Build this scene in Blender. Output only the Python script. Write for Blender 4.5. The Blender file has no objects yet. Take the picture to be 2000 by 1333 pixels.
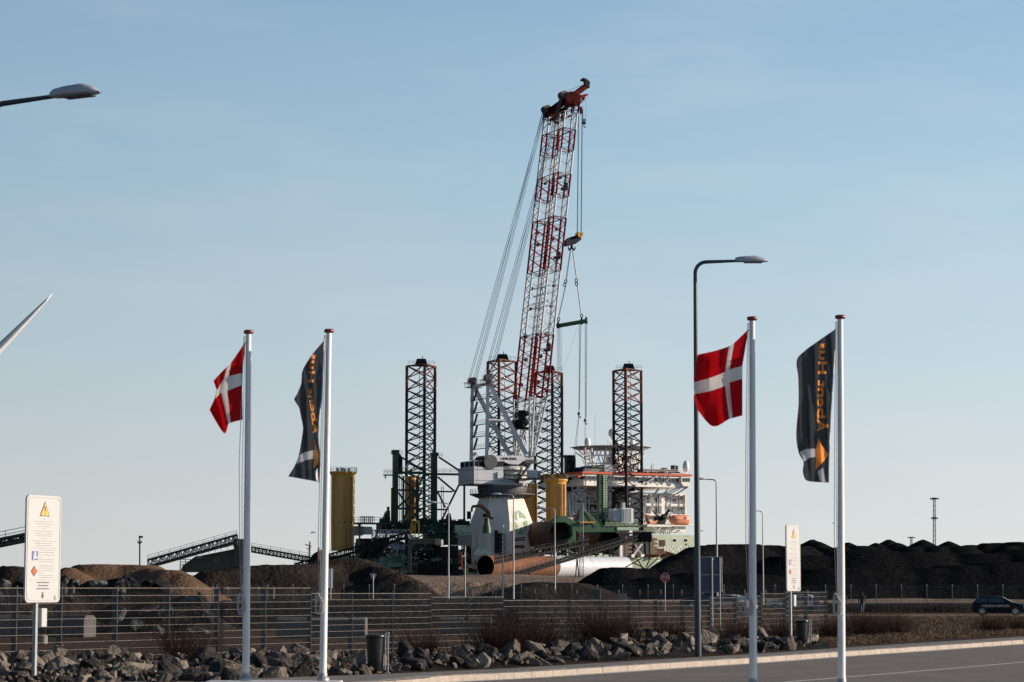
import bpy, bmesh, math, random
import numpy as np
from mathutils import Vector, Matrix, Euler
from mathutils import noise as mnoise
random.seed(11)
R = math.radians
SC = bpy.context.scene
COL = SC.collection
# ---------------------------------------------------------------- camera
F = 4722.0; CX = 1000.0; CY = 666.5; HZ = 1148.0; EYE = 2.1
PITCH = math.atan((HZ - CY) / F)
cd = bpy.data.cameras.new('camera'); cam = bpy.data.objects.new('camera', cd); COL.objects.link(cam)
cam.location = (0, 0, EYE); cam.rotation_euler = (R(90) + PITCH, 0, 0)
cd.sensor_width = 36; cd.lens = 85.0; cd.clip_start = 0.5; cd.clip_end = 20000
cd.dof.use_dof = True; cd.dof.focus_distance = 300; cd.dof.aperture_fstop = 5.0
SC.camera = cam
# ---------------------------------------------------------------- light
SUN_EL = 16.5; SUN_AZ = 2.5          # azimuth in degrees beyond the camera's right (+X towards +Y)
w = bpy.data.worlds.new('World'); SC.world = w; w.use_nodes = True
nt = w.node_tree; nt.nodes.clear()
out = nt.nodes.new('ShaderNodeOutputWorld'); bg = nt.nodes.new('ShaderNodeBackground')
sky = nt.nodes.new('ShaderNodeTexSky'); sky.sky_type = 'NISHITA'; sky.sun_disc = False
sky.sun_elevation = R(SUN_EL); sky.sun_rotation = R(90 - SUN_AZ)
sky.air_density = 1.0; sky.dust_density = 0.6; sky.ozone_density = 2.2; sky.altitude = 0
# the clear winter sky: the physical sky blended with an elevation ramp, a little brighter towards the sun
tcw = nt.nodes.new('ShaderNodeTexCoord'); sxw = nt.nodes.new('ShaderNodeSeparateXYZ'); nt.links.new(tcw.outputs['Generated'], sxw.inputs[0])
rw = nt.nodes.new('ShaderNodeValToRGB'); nt.links.new(sxw.outputs['Z'], rw.inputs['Fac'])
el = rw.color_ramp.elements; el[0].position = 0.0; el[0].color = (.655,.675,.67,1); el[1].position = 1.0; el[1].color = (.02,.05,.12,1)
for p_, c_ in ((.035,(.60,.64,.65)),(.10,(.475,.59,.655)),(.17,(.36,.52,.64)),(.24,(.27,.435,.59)),(.34,(.13,.25,.40)),(.50,(.05,.11,.21))):
    e_ = el.new(p_); e_.color = (*c_, 1)
mxw = nt.nodes.new('ShaderNodeMath'); mxw.operation = 'MULTIPLY_ADD'; mxw.inputs[1].default_value = .75; mxw.inputs[2].default_value = 9.2; nt.links.new(sxw.outputs['X'], mxw.inputs[0])
m3 = nt.nodes.new('ShaderNodeMath'); m3.operation = 'MULTIPLY_ADD'; m3.inputs[1].default_value = 5.0; m3.inputs[2].default_value = 10.1; nt.links.new(sxw.outputs['X'], m3.inputs[0])
vs_ = nt.nodes.new('ShaderNodeVectorMath'); vs_.operation = 'SCALE'; 
# faint high haze bands: the ramp is varied by a soft, flat noise
mpw = nt.nodes.new('ShaderNodeMapping'); mpw.inputs['Scale'].default_value = (5,5,26); nt.links.new(tcw.outputs['Generated'], mpw.inputs['Vector'])
nzw = nt.nodes.new('ShaderNodeTexNoise'); nzw.inputs['Scale'].default_value = 1.3; nzw.inputs['Detail'].default_value = 5; nzw.inputs['Roughness'].default_value = .55; nt.links.new(mpw.outputs[0], nzw.inputs['Vector'])
rgw = nt.nodes.new('ShaderNodeMapRange'); rgw.inputs['From Min'].default_value = .48; rgw.inputs['From Max'].default_value = .8; rgw.inputs['To Max'].default_value = .22; nt.links.new(nzw.outputs['Fac'], rgw.inputs['Value'])
mhw = nt.nodes.new('ShaderNodeMix'); mhw.data_type = 'RGBA'; mhw.inputs[7].default_value = (.66,.67,.68,1); nt.links.new(rgw.outputs[0], mhw.inputs[0]); nt.links.new(rw.outputs['Color'], mhw.inputs[6])
nt.links.new(mhw.outputs[2], vs_.inputs[0]); nt.links.new(m3.outputs[0], vs_.inputs['Scale'])
mix_ = nt.nodes.new('ShaderNodeMix'); mix_.data_type = 'RGBA'; mix_.inputs[0].default_value = .93
nt.links.new(sky.outputs[0], mix_.inputs[6]); nt.links.new(vs_.outputs[0], mix_.inputs[7]); nt.links.new(mix_.outputs[2], bg.inputs['Color'])
bg.inputs['Strength'].default_value = 0.081
nt.links.new(bg.outputs[0], out.inputs['Surface'])
sd = bpy.data.lights.new('sun', 'SUN'); sun = bpy.data.objects.new('sun', sd); COL.objects.link(sun)
sd.energy = 5.0; sd.angle = R(0.6); sd.color = (1.0, 0.83, 0.66)
SUNV = Vector((math.cos(R(SUN_AZ)) * math.cos(R(SUN_EL)), math.sin(R(SUN_AZ)) * math.cos(R(SUN_EL)), math.sin(R(SUN_EL))))
sun.rotation_euler = SUNV.to_track_quat('Z', 'Y').to_euler()
sun.location = (60, 20, 60)
SC.view_settings.view_transform = 'Standard'; SC.view_settings.look = 'None'
SC.view_settings.gamma = 1.0; SC.view_settings.exposure = 0.4; SC.view_settings.use_curve_mapping = False
SC.cycles.max_bounces = 6; SC.cycles.transparent_max_bounces = 12
# ---------------------------------------------------------------- geometry helpers
_M = Matrix.Rotation(R(90) + PITCH, 3, 'X')
def ray(px, py):
    return _M @ Vector(((px - CX) / F, (CY - py) / F, -1.0))
def P(px, py, D):
    d = ray(px, py); t = D / d.y
    return Vector((d.x * t, D, EYE + d.z * t))
def G(px, py, z=0.0):
    d = ray(px, py); t = (z - EYE) / d.z
    return Vector((d.x * t, d.y * t, z))
def Dof(py): return G(1000, py).y
def smooth(a, b, x):
    t = min(1, max(0, (x - a) / (b - a))); return t * t * (3 - 2 * t)
class Frame:
    """vertical oriented frame: o origin, a = direction along, b = inward (away from the viewer)"""
    def __init__(s, px, D, ang):
        o = P(px, HZ, D); s.o = Vector((o.x, o.y, 0))
        s.a = Vector((math.cos(R(ang)), math.sin(R(ang)), 0)); s.b = Vector((-s.a.y, s.a.x, 0))
    def w(s, px, py, b=0.0):
        d = ray(px, py); c = s.o.dot(s.b) + b; t = c / (d.x * s.b.x + d.y * s.b.y)
        return Vector((d.x * t, d.y * t, EYE + d.z * t))
    def ab(s, a, b, z): return s.o + s.a * a + s.b * b + Vector((0, 0, z))
    def al(s, v): return (v - s.o).dot(s.a)
class MB:
    def __init__(s): s.v = []; s.f = []; s.m = []; s.mi = 0; s.sm = []
    def add(s, vs, fs, smooth=False):
        n = len(s.v); s.v += [Vector(v) for v in vs]
        for f in fs: s.f.append([i + n for i in f]); s.m.append(s.mi); s.sm.append(smooth)
        return s
    def hexa(s, p):  # 8 points: bottom 4 ccw, top 4
        return s.add(p, [(0,3,2,1),(4,5,6,7),(0,1,5,4),(1,2,6,5),(2,3,7,6),(3,0,4,7)])
    def box(s, c, size, rz=0.0, fr=None):
        c = Vector(c); hx, hy, hz = size[0]/2, size[1]/2, size[2]/2
        if fr: a, b = fr.a, fr.b
        else: a = Vector((math.cos(rz), math.sin(rz), 0)); b = Vector((-math.sin(rz), math.cos(rz), 0))
        k = Vector((0, 0, 1)); p = []
        for z in (-1, 1):
            for x, y in ((-1,-1),(1,-1),(1,1),(-1,1)): p.append(c + a*hx*x + b*hy*y + k*hz*z)
        return s.hexa(p)
    def fbox(s, fr, px0, px1, py0, py1, b0, b1):
        """box of a frame from photo pixels measured on plane b0; py0 top, py1 bottom"""
        A0 = fr.al(fr.w(px0, HZ, b0)); A1 = fr.al(fr.w(px1, HZ, b0))
        pm = (px0 + px1) / 2
        zt = fr.w(pm, py0, b0).z; zb = fr.w(pm, py1, b0).z
        p = []
        for z in (zb, zt):
            for A, B in ((A0,b0),(A1,b0),(A1,b1),(A0,b1)): p.append(fr.ab(A, B, z))
        return s.hexa(p)
    def dbox(s, px0, px1, py0, py1, D, dep, top=None):
        """box facing the viewer at distance D"""
        a = P(px0, py0, D); b = P(px1, py1, D)
        return s.hexa([(a.x,D,b.z),(b.x,D,b.z),(b.x,D+dep,b.z),(a.x,D+dep,b.z),(a.x,D,a.z),(b.x,D,a.z),(b.x,D+dep,a.z),(a.x,D+dep,a.z)])
    def tube(s, p, q, r, n=6, r2=None, cap=True, smooth=True):
        p = Vector(p); q = Vector(q); d = q - p
        if d.length < 1e-6: return s
        d.normalize(); r2 = r if r2 is None else r2
        u = d.cross(Vector((0,0,1))) if abs(d.z) < 0.95 else d.cross(Vector((0,1,0)))
        u.normalize(); v = d.cross(u)
        vs = []
        for c, rr in ((p, r), (q, r2)):
            for i in range(n):
                t = 2*math.pi*(i+.5)/n; vs.append(c + u*math.cos(t)*rr + v*math.sin(t)*rr)
        s.add(vs, [(i, (i+1)%n, n+(i+1)%n, n+i) for i in range(n)], smooth and n > 4)
        if cap: s.add(vs, [tuple(range(n))[::-1], tuple(range(n, 2*n))])
        return s
    def path(s, pts, r, n=6, closed=False):
        pts = [Vector(p) for p in pts]; m = len(pts); vs = []
        prev = None
        for i, p in enumerate(pts):
            if closed: d = pts[(i+1)%m] - pts[i-1]
            else: d = pts[min(i+1, m-1)] - pts[max(i-1, 0)]
            d.normalize()
            if prev is None:
                u = d.cross(Vector((0,0,1))) if abs(d.z) < 0.9 else d.cross(Vector((0,1,0)))
            else: u = prev - d * prev.dot(d)
            u.normalize(); prev = u; v = d.cross(u)
            rr = r[i] if isinstance(r, (list, tuple)) else r
            for k in range(n):
                t = 2*math.pi*k/n; vs.append(p + u*math.cos(t)*rr + v*math.sin(t)*rr)
        fs = []
        for i in range(m if closed else m-1):
            j = (i+1) % m
            for k in range(n): fs.append((i*n+k, i*n+(k+1)%n, j*n+(k+1)%n, j*n+k))
        if not closed: fs += [tuple(range(n))[::-1], tuple(range((m-1)*n, m*n))]
        return s.add(vs, fs, True)
    def bar(s, p, q, wid, dep=None, up=Vector((0,0,1))):
        """rectangular bar"""
        dep = wid if dep is None else dep
        p = Vector(p); q = Vector(q); d = (q - p).normalized()
        u = d.cross(Vector((0,1,0))) if abs(d.y) < 0.9 else d.cross(Vector((0,0,1)))
        u.normalize(); v = d.cross(u).normalized()
        pts = [c + u*wid/2*x + v*dep/2*y for c in (p, q) for x, y in ((-1,-1),(1,-1),(1,1),(-1,1))]
        return s.hexa(pts)
    def lathe(s, c, prof, n=16, smooth=True, ph=0.0, caps=True):
        c = Vector(c); vs = []
        for r, z in prof:
            for i in range(n):
                t = 2*math.pi*i/n + ph; vs.append(c + Vector((r*math.cos(t), r*math.sin(t), z)))
        m = len(prof); fs = []
        for j in range(m-1):
            for i in range(n): fs.append((j*n+i, j*n+(i+1)%n, (j+1)*n+(i+1)%n, (j+1)*n+i))
        s.add(vs, fs, smooth)
        if caps: s.add(vs, [tuple(range(n))[::-1], tuple(range((m-1)*n, m*n))])
        return s
    def prism(s, poly, ext):
        n = len(poly); ext = Vector(ext); vs = [Vector(p) for p in poly] + [Vector(p) + ext for p in poly]
        return s.add(vs, [tuple(range(n)), tuple(range(n, 2*n))[::-1]] + [(i, n+i, n+(i+1)%n, (i+1)%n) for i in range(n)])
    def pprism(s, pxs, D, dep):
        return s.prism([P(x, y, D) for x, y in pxs], (0, dep, 0))
    def fprism(s, fr, pxs, b, dep):
        return s.prism([fr.w(x, y, b) for x, y in pxs], fr.b * dep)
    def rail(s, pts, h=1.1, step=2.0, r=0.035, rails=2):
        pts = [Vector(p) for p in pts]; k = Vector((0,0,1))
        for p, q in zip(pts, pts[1:]):
            L = (q-p).length; n = max(1, int(L/step))
            for i in range(n+1): c = p.lerp(q, i/n); s.tube(c, c+k*h, r, 4, cap=False)
            for j in range(rails): s.tube(p+k*h*(j+1)/rails, q+k*h*(j+1)/rails, r, 4, cap=False)
        return s
    def truss(s, P0, P1, nb, rc, rb, n=4, faces=(0,1,2,3), cross=False, ring=True):
        """P0, P1: corner loops at both ends; chords + zigzag bracing"""
        m = len(P0); P0 = [Vector(p) for p in P0]; P1 = [Vector(p) for p in P1]
        for a, b in zip(P0, P1): s.tube(a, b, rc, 6)
        for j in faces:
            if j >= m: continue
            k = (j+1) % m
            for i in range(nb):
                a0 = P0[j].lerp(P1[j], i/nb); a1 = P0[j].lerp(P1[j], (i+1)/nb)
                b0 = P0[k].lerp(P1[k], i/nb); b1 = P0[k].lerp(P1[k], (i+1)/nb)
                if cross: s.tube(a0, b1, rb, n, cap=False); s.tube(b0, a1, rb, n, cap=False)
                elif (i+j) % 2: s.tube(a0, b1, rb, n, cap=False)
                else: s.tube(b0, a1, rb, n, cap=False)
                if ring and i: s.tube(a0, b0, rb, n, cap=False)
        if ring:
            for L in (P0, P1):
                for j in range(m): s.tube(L[j], L[(j+1)%m], rb, n, cap=False)
        return s
    def build(s, name, mat, parent=None, recalc=True, bevel=0.0, **kw):
        me = bpy.data.meshes.new(name)
        off = parent_world(parent)
        me.from_pydata([tuple(v - off) for v in s.v], [], s.f)
        mats = mat if isinstance(mat, (list, tuple)) else [mat]
        for m_ in mats: me.materials.append(m_)
        me.polygons.foreach_set('material_index', s.m)
        me.polygons.foreach_set('use_smooth', s.sm)
        if recalc:
            bm = bmesh.new(); bm.from_mesh(me); bmesh.ops.recalc_face_normals(bm, faces=bm.faces); bm.to_mesh(me); bm.free()
        me.update()
        o = bpy.data.objects.new(name, me); COL.objects.link(o)
        if parent: o.parent = parent
        if bevel:
            bv = o.modifiers.new('bevel', 'BEVEL'); bv.width = bevel; bv.segments = 2; bv.limit_method = 'ANGLE'
        if kw: tag(o, **kw)
        return o
def parent_world(p):
    v = Vector((0,0,0))
    while p is not None: v += Vector(p.location); p = p.parent
    return v
def tag(o, label=None, cat=None, group=None, kind=None):
    if label: o['label'] = label
    if cat: o['category'] = cat
    if group: o['group'] = group
    if kind: o['kind'] = kind
    return o
def thing(name, label, cat, loc=(0,0,0), group=None):
    o = bpy.data.objects.new(name, None); COL.objects.link(o); o.location = loc; o.empty_display_size = 0.3
    return tag(o, label, cat, group)
def copy_tree(o, parent=None):
    c = o.copy(); COL.objects.link(c); c.parent = parent
    for ch in list(o.children): copy_tree(ch, c)
    return c
# ---------------------------------------------------------------- materials
def mat(name, col, rough=0.6, metal=0.0, var=0.15, scale=1.0, bump=0.0, bscale=8.0, col2=None, spec=0.5, thr=None, detail=6, coat=0, streak=None, fine=0):
    m = bpy.data.materials.new(name); m.use_nodes = True; t = m.node_tree; b = t.nodes['Principled BSDF']
    b.inputs['Roughness'].default_value = rough; b.inputs['Metallic'].default_value = metal
    b.inputs['Specular IOR Level'].default_value = spec
    if coat: b.inputs['Coat Weight'].default_value = coat
    tc = t.nodes.new('ShaderNodeTexCoord')
    nz = t.nodes.new('ShaderNodeTexNoise'); nz.inputs['Scale'].default_value = scale; nz.inputs['Detail'].default_value = detail
    nz.inputs['Roughness'].default_value = 0.65
    t.links.new(tc.outputs['Object'], nz.inputs['Vector'])
    rp = t.nodes.new('ShaderNodeValToRGB')
    c2 = col2 if col2 else tuple(min(1, c*(1+var)) for c in col)
    c1 = col if col2 else tuple(c*(1-var) for c in col)
    lo, hi = thr if thr else (0.3, 0.7)
    rp.color_ramp.elements[0].position = lo; rp.color_ramp.elements[1].position = hi
    rp.color_ramp.elements[0].color = (*c1, 1); rp.color_ramp.elements[1].color = (*c2, 1)
    t.links.new(nz.outputs['Fac'], rp.inputs['Fac']); csock = rp.outputs['Color']
    if streak:      # rain streaks and grime running down the surface: (colour, amount, scale)
        mp_ = t.nodes.new('ShaderNodeMapping'); mp_.inputs['Scale'].default_value = (streak[2], streak[2], streak[2]*.07); t.links.new(tc.outputs['Object'], mp_.inputs['Vector'])
        n3 = t.nodes.new('ShaderNodeTexNoise'); n3.inputs['Scale'].default_value = 1.0; n3.inputs['Detail'].default_value = 5; t.links.new(mp_.outputs[0], n3.inputs['Vector'])
        r3 = t.nodes.new('ShaderNodeMapRange'); r3.inputs['From Min'].default_value = .5; r3.inputs['From Max'].default_value = .72; r3.inputs['To Max'].default_value = streak[1]; t.links.new(n3.outputs['Fac'], r3.inputs['Value'])
        mx3 = t.nodes.new('ShaderNodeMix'); mx3.data_type = 'RGBA'; t.links.new(r3.outputs[0], mx3.inputs[0]); t.links.new(csock, mx3.inputs[6]); mx3.inputs[7].default_value = (*streak[0],1); csock = mx3.outputs[2]
    if fine:        # grit
        n4 = t.nodes.new('ShaderNodeTexNoise'); n4.inputs['Scale'].default_value = 30; n4.inputs['Detail'].default_value = 3; t.links.new(tc.outputs['Object'], n4.inputs['Vector'])
        r4 = t.nodes.new('ShaderNodeMapRange'); r4.inputs['From Min'].default_value = .3; r4.inputs['From Max'].default_value = .7; r4.inputs['To Min'].default_value = 1-fine; r4.inputs['To Max'].default_value = 1+fine; t.links.new(n4.outputs['Fac'], r4.inputs['Value'])
        v4 = t.nodes.new('ShaderNodeVectorMath'); v4.operation = 'SCALE'; t.links.new(csock, v4.inputs[0]); t.links.new(r4.outputs[0], v4.inputs['Scale']); csock = v4.outputs[0]
    t.links.new(csock, b.inputs['Base Color'])
    if bump:
        n2 = t.nodes.new('ShaderNodeTexNoise'); n2.inputs['Scale'].default_value = bscale; n2.inputs['Detail'].default_value = 8
        t.links.new(tc.outputs['Object'], n2.inputs['Vector'])
        bp = t.nodes.new('ShaderNodeBump'); bp.inputs['Strength'].default_value = bump; bp.inputs['Distance'].default_value = 1.0/bscale
        t.links.new(n2.outputs['Fac'], bp.inputs['Height']); t.links.new(bp.outputs['Normal'], b.inputs['Normal'])
    return m
M = dict(
 white=mat('white_paint', (.66,.65,.63), .45, scale=.5, var=.08),
 pole=mat('flagpole_enamel', (.72,.73,.75), .4, scale=2, var=.08, streak=((.35,.34,.33),.4,14)),
 polecap=mat('maroon_cap', (.16,.012,.014), .35),
 signw=mat('sign_white', (.46,.475,.49), .45, var=.03, scale=1),
 rope=mat('rope', (.45,.45,.45), .8),
 lampgrey=mat('lamp_grey', (.36,.40,.46), .4, var=.06),
 galv=mat('galvanised_steel', (.36,.36,.37), .45, metal=.3, scale=4, var=.15),
 darkpost=mat('dark_lamp_post', (.030,.042,.065), .4, metal=.0),
 fence=mat('fence_wire', (.19,.172,.158), .5, metal=.2, scale=3),
 dfence=mat('dark_fence', (.04,.05,.06), .6),
 farfence=mat('far_fence_grey', (.20,.18,.17), .7),
 asphalt=mat('asphalt', (.150,.133,.120), .85, scale=.45, var=.2, bump=.5, bscale=60, fine=.35, spec=.3),
 pave=mat('pavement_stone', (.145,.135,.125), .85, scale=.8, var=.3, bump=.4, bscale=20, fine=.35),
 kerb=mat('granite_kerb', (.33,.285,.245), .8, scale=1.5, var=.15, bump=.3, bscale=30, fine=.3),
 line=mat('road_paint', (.55,.53,.50), .7, scale=3, var=.25),
 rock=mat('rip_rap_rock', (.018,.017,.018), .85, col2=(.19,.16,.135), scale=1.0, spec=.2, bump=.6, bscale=5),
 rockd=mat('rip_rap_rock_dark', (.010,.010,.012), .85, col2=(.05,.045,.042), scale=1.2, bump=.6, bscale=5, spec=.2),
 rockp=mat('rip_rap_rock_pale', (.10,.088,.075), .85, col2=(.28,.24,.20), scale=1.2, bump=.5, bscale=5, spec=.2),
 boulder=mat('boulder_grey', (.006,.007,.009), .85, col2=(.15,.148,.14), scale=.45, thr=(.48,.66), spec=.2, bump=.6, bscale=3),
 soil=mat('soil', (.022,.014,.009), .95, spec=.05, col2=(.070,.043,.027), scale=.22, bump=.8, bscale=3, detail=9),
 dsoil=mat('dark_soil', (.007,.0065,.0065), .95, spec=.1, col2=(.022,.018,.015), scale=.35, bump=.8, bscale=3, detail=9),
 sand=mat('sandy_ground', (.11,.082,.062), .95, spec=.1, col2=(.27,.205,.155), scale=.12, bump=.8, bscale=1.5, detail=9),
 coal=mat('coal', (.0035,.0058,.0085), .95, col2=(.020,.018,.017), scale=1.4, bump=.35, bscale=1.5, detail=10, spec=0.0),
 brownheap=mat('brown_heap', (.085,.052,.033), .95, col2=(.15,.093,.06), scale=.3, bump=.5, bscale=2, detail=9, spec=.1),
 greyheap=mat('grey_heap', (.006,.006,.006), .95, col2=(.038,.029,.022), scale=.16, bump=.9, bscale=1.5, detail=9, spec=.1),
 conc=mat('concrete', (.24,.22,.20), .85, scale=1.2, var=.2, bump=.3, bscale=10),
 dconc=mat('shaded_concrete', (.08,.078,.075), .85, scale=1.2, var=.25, bump=.3, bscale=10),  # concrete darkened: the shade on the barrier blocks is in the colour
 rust=mat('orange_rust', (.085,.030,.011), .85, col2=(.20,.082,.034), scale=.5, bump=.2, bscale=3),
 rustd=mat('dark_rust', (.05,.018,.011), .8, col2=(.11,.038,.02), scale=.5),
 navy=mat('navy_steel', (.008,.012,.022), .6, spec=.2, scale=.6, var=.3),
 legrust=mat('leg_primer', (.20,.055,.03), .7, col2=(.10,.035,.025), scale=.5),
 boomred=mat('boom_red', (.16,.007,.008), .75, spec=.12, scale=.8, var=.2),
 boomwhite=mat('boom_white', (.47,.50,.55), .5, scale=.8, var=.1),
 cranewhite=mat('crane_white', (.48,.51,.56), .5, scale=.25, var=.1, streak=((.20,.17,.15),.35,.8)),
 craneped=mat('pedestal_white', (.66,.645,.61), .5, scale=.25, var=.07, streak=((.25,.18,.12),.35,.7)),
 machine=mat('machine_black', (.008,.010,.013), .6, scale=1, var=.4, spec=.15),
 steel=mat('dark_steel', (.055,.06,.07), .6, metal=.0, scale=1, var=.3),
 gdark=mat('green_dark', (.008,.034,.022), .55, spec=.25, scale=.4, var=.3),
 green=mat('green_paint', (.022,.075,.035), .5, scale=.4, var=.2),
 glight=mat('pale_green', (.36,.50,.36), .6, scale=.3, var=.1),
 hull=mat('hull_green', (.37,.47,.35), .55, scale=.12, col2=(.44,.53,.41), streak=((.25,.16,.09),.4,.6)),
 hulls=mat('stern_shade_green', (.10,.20,.145), .55, scale=.2, var=.1),  # darker copy of the hull green, with the stern's shade painted in
 ship=mat('ship_white', (.80,.785,.76), .5, scale=.2, var=.06, streak=((.30,.20,.13),.35,.9)),
 orange=mat('orange_red', (.55,.09,.02), .5),
 boat=mat('lifeboat_orange', (.68,.27,.15), .45, scale=.6, var=.08),
 yellow=mat('transition_yellow', (.56,.32,.085), .5, scale=.35, col2=(.47,.25,.055), streak=((.25,.10,.03),.5,.8)),
 yellowb=mat('yellow_steel', (.55,.30,.05), .5),
 blue=mat('blue_paint', (.02,.05,.13), .5),
 signblue=mat('sign_back_blue', (.045,.075,.12), .5, var=.08),
 glass=mat('window_glass', (.03,.055,.065), .08, var=.3, scale=.4, spec=.8),
 black=mat('black_rubber', (.01,.01,.011), .6),
 red=mat('sign_red', (.45,.02,.015), .4),
 amber=mat('sign_amber', (.70,.42,.08), .5),
 ink=mat('sign_ink', (.09,.085,.09), .6),
 inkpale=mat('sign_text_grey', (.36,.34,.33), .7),
 purple=mat('sign_blue', (.14,.13,.36), .5),
 carblack=mat('car_black', (.004,.005,.011), .4, var=.05, coat=.05, spec=.15),
 carpink=mat('car_rose', (.42,.26,.22), .3, metal=.35, var=.03, coat=.6),
 carsilver=mat('car_silver', (.34,.32,.30), .3, metal=.35, var=.03, coat=.6),
 rim=mat('wheel_rim', (.42,.43,.45), .35, metal=.6),
 twig=mat('dry_twig', (.050,.026,.017), .9, col2=(.13,.068,.044), scale=2),
 grass=mat('dry_grass', (.045,.028,.017), .9, col2=(.15,.095,.055), scale=.35),
 water=mat('puddle_water', (.03,.035,.04), .06, var=.1, spec=1.0),
 jacket=mat('dark_jacket', (.03,.025,.026), .9), jeans=mat('blue_jeans', (.06,.10,.17), .9),
 skin=mat('skin', (.42,.25,.18), .6), hair=mat('hair', (.02,.015,.012), .8), brownj=mat('brown_jacket', (.07,.035,.025), .9),
 binm=mat('bin_black', (.012,.014,.018), .3, var=.3, scale=3),
 houseshade=mat('house_shade_grey', (.34,.37,.41), .5, scale=.2, var=.1),  # deckhouse white greyed down, cast shadow painted into the colour
 olive=mat('olive_machine', (.045,.05,.045), .6, scale=.4, var=.3), gm=mat('green_machine', (.010,.036,.024), .6, spec=.2, scale=.3, var=.35),
 girder=mat('girder_blue_grey', (.20,.23,.28), .5), gull=mat('gull', (.12,.12,.13), .8),
 bladew=mat('blade_grey', (.75,.76,.78), .4),
)
def cloth(name, build_color, trans=.2):
    m = bpy.data.materials.new(name); m.use_nodes = True; t = m.node_tree; b = t.nodes['Principled BSDF']
    b.inputs['Roughness'].default_value = .8; b.inputs['Specular IOR Level'].default_value = .15
    cn = t.nodes.new('ShaderNodeTexNoise'); cn.inputs['Scale'].default_value = 7; cn.inputs['Detail'].default_value = 4; ctc = t.nodes.new('ShaderNodeTexCoord'); t.links.new(ctc.outputs['Object'], cn.inputs['Vector'])
    cb = t.nodes.new('ShaderNodeBump'); cb.inputs['Strength'].default_value = .6; cb.inputs['Distance'].default_value = .06; t.links.new(cn.outputs['Fac'], cb.inputs['Height']); t.links.new(cb.outputs['Normal'], b.inputs['Normal'])
    c = build_color(t); tr = t.nodes.new('ShaderNodeBsdfTranslucent'); mx = t.nodes.new('ShaderNodeMixShader'); mx.inputs[0].default_value = trans
    o = t.nodes['Material Output']
    if hasattr(c, 'default_value') and not isinstance(c, tuple):
        t.links.new(c, b.inputs['Base Color']); t.links.new(c, tr.inputs['Color'])
    else: b.inputs['Base Color'].default_value = (*c, 1); tr.inputs['Color'].default_value = (*c, 1)
    t.links.new(b.outputs[0], mx.inputs[1]); t.links.new(tr.outputs[0], mx.inputs[2]); t.links.new(mx.outputs[0], o.inputs['Surface'])
    return m
def cross_color(t):
    uv = t.nodes.new('ShaderNodeUVMap'); uv.uv_map = 'UVMap'
    sp = t.nodes.new('ShaderNodeSeparateXYZ'); t.links.new(uv.outputs[0], sp.inputs[0])
    def band(sock, lo, hi):
        a = t.nodes.new('ShaderNodeMath'); a.operation = 'GREATER_THAN'; a.inputs[1].default_value = lo; t.links.new(sock, a.inputs[0])
        b = t.nodes.new('ShaderNodeMath'); b.operation = 'LESS_THAN'; b.inputs[1].default_value = hi; t.links.new(sock, b.inputs[0])
        c = t.nodes.new('ShaderNodeMath'); c.operation = 'MULTIPLY'; t.links.new(a.outputs[0], c.inputs[0]); t.links.new(b.outputs[0], c.inputs[1]); return c.outputs[0]
    mxx = t.nodes.new('ShaderNodeMath'); mxx.operation = 'MAXIMUM'
    t.links.new(band(sp.outputs[0], .324, .432), mxx.inputs[0]); t.links.new(band(sp.outputs[1], .43, .57), mxx.inputs[1])
    mix = t.nodes.new('ShaderNodeMix'); mix.data_type = 'RGBA'
    t.links.new(mxx.outputs[0], mix.inputs[0]); mix.inputs[6].default_value = (.56,.006,.012,1); mix.inputs[7].default_value = (.90,.88,.84,1)
    return mix.outputs[2]
M['dannebrog'] = cloth('flag_red_white', cross_color)
M['char'] = cloth('flag_charcoal', lambda t: (.080,.093,.105))
M['forange'] = cloth('flag_orange', lambda t: (1,.38,.09), .5)
M['fwhite'] = cloth('flag_white', lambda t: (.75,.75,.78))
def text_geo(txt, size=1.0, dense=0.0, align='CENTER'):
    cu = bpy.data.curves.new('txt', 'FONT'); cu.body = txt; cu.size = size; cu.align_x = align; cu.align_y = 'CENTER'
    cu.resolution_u = 3; cu.offset = 0.02 * size
    o = bpy.data.objects.new('txt', cu); COL.objects.link(o)
    dg = bpy.context.evaluated_depsgraph_get(); dg.update()
    me = bpy.data.meshes.new_from_object(o.evaluated_get(dg))
    bm = bmesh.new(); bm.from_mesh(me)
    if dense:
        bmesh.ops.triangulate(bm, faces=bm.faces)
        for _ in range(3):
            E = [e for e in bm.edges if e.calc_length() > dense]
            if not E: break
            bmesh.ops.subdivide_edges(bm, edges=E, cuts=1)
            bmesh.ops.triangulate(bm, faces=bm.faces)
    bm.verts.index_update()
    vs = [(v.co.x, v.co.y) for v in bm.verts]; fs = [[v.index for v in f.verts] for f in bm.faces]
    bm.free(); bpy.data.objects.remove(o); bpy.data.meshes.remove(me); bpy.data.curves.remove(cu)
    return vs, fs
def text_on(mb, txt, size, mp, dense=0.0, align='CENTER'):
    vs, fs = text_geo(txt, size, dense, align); return mb.add([mp(x, y) for x, y in vs], fs)
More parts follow.
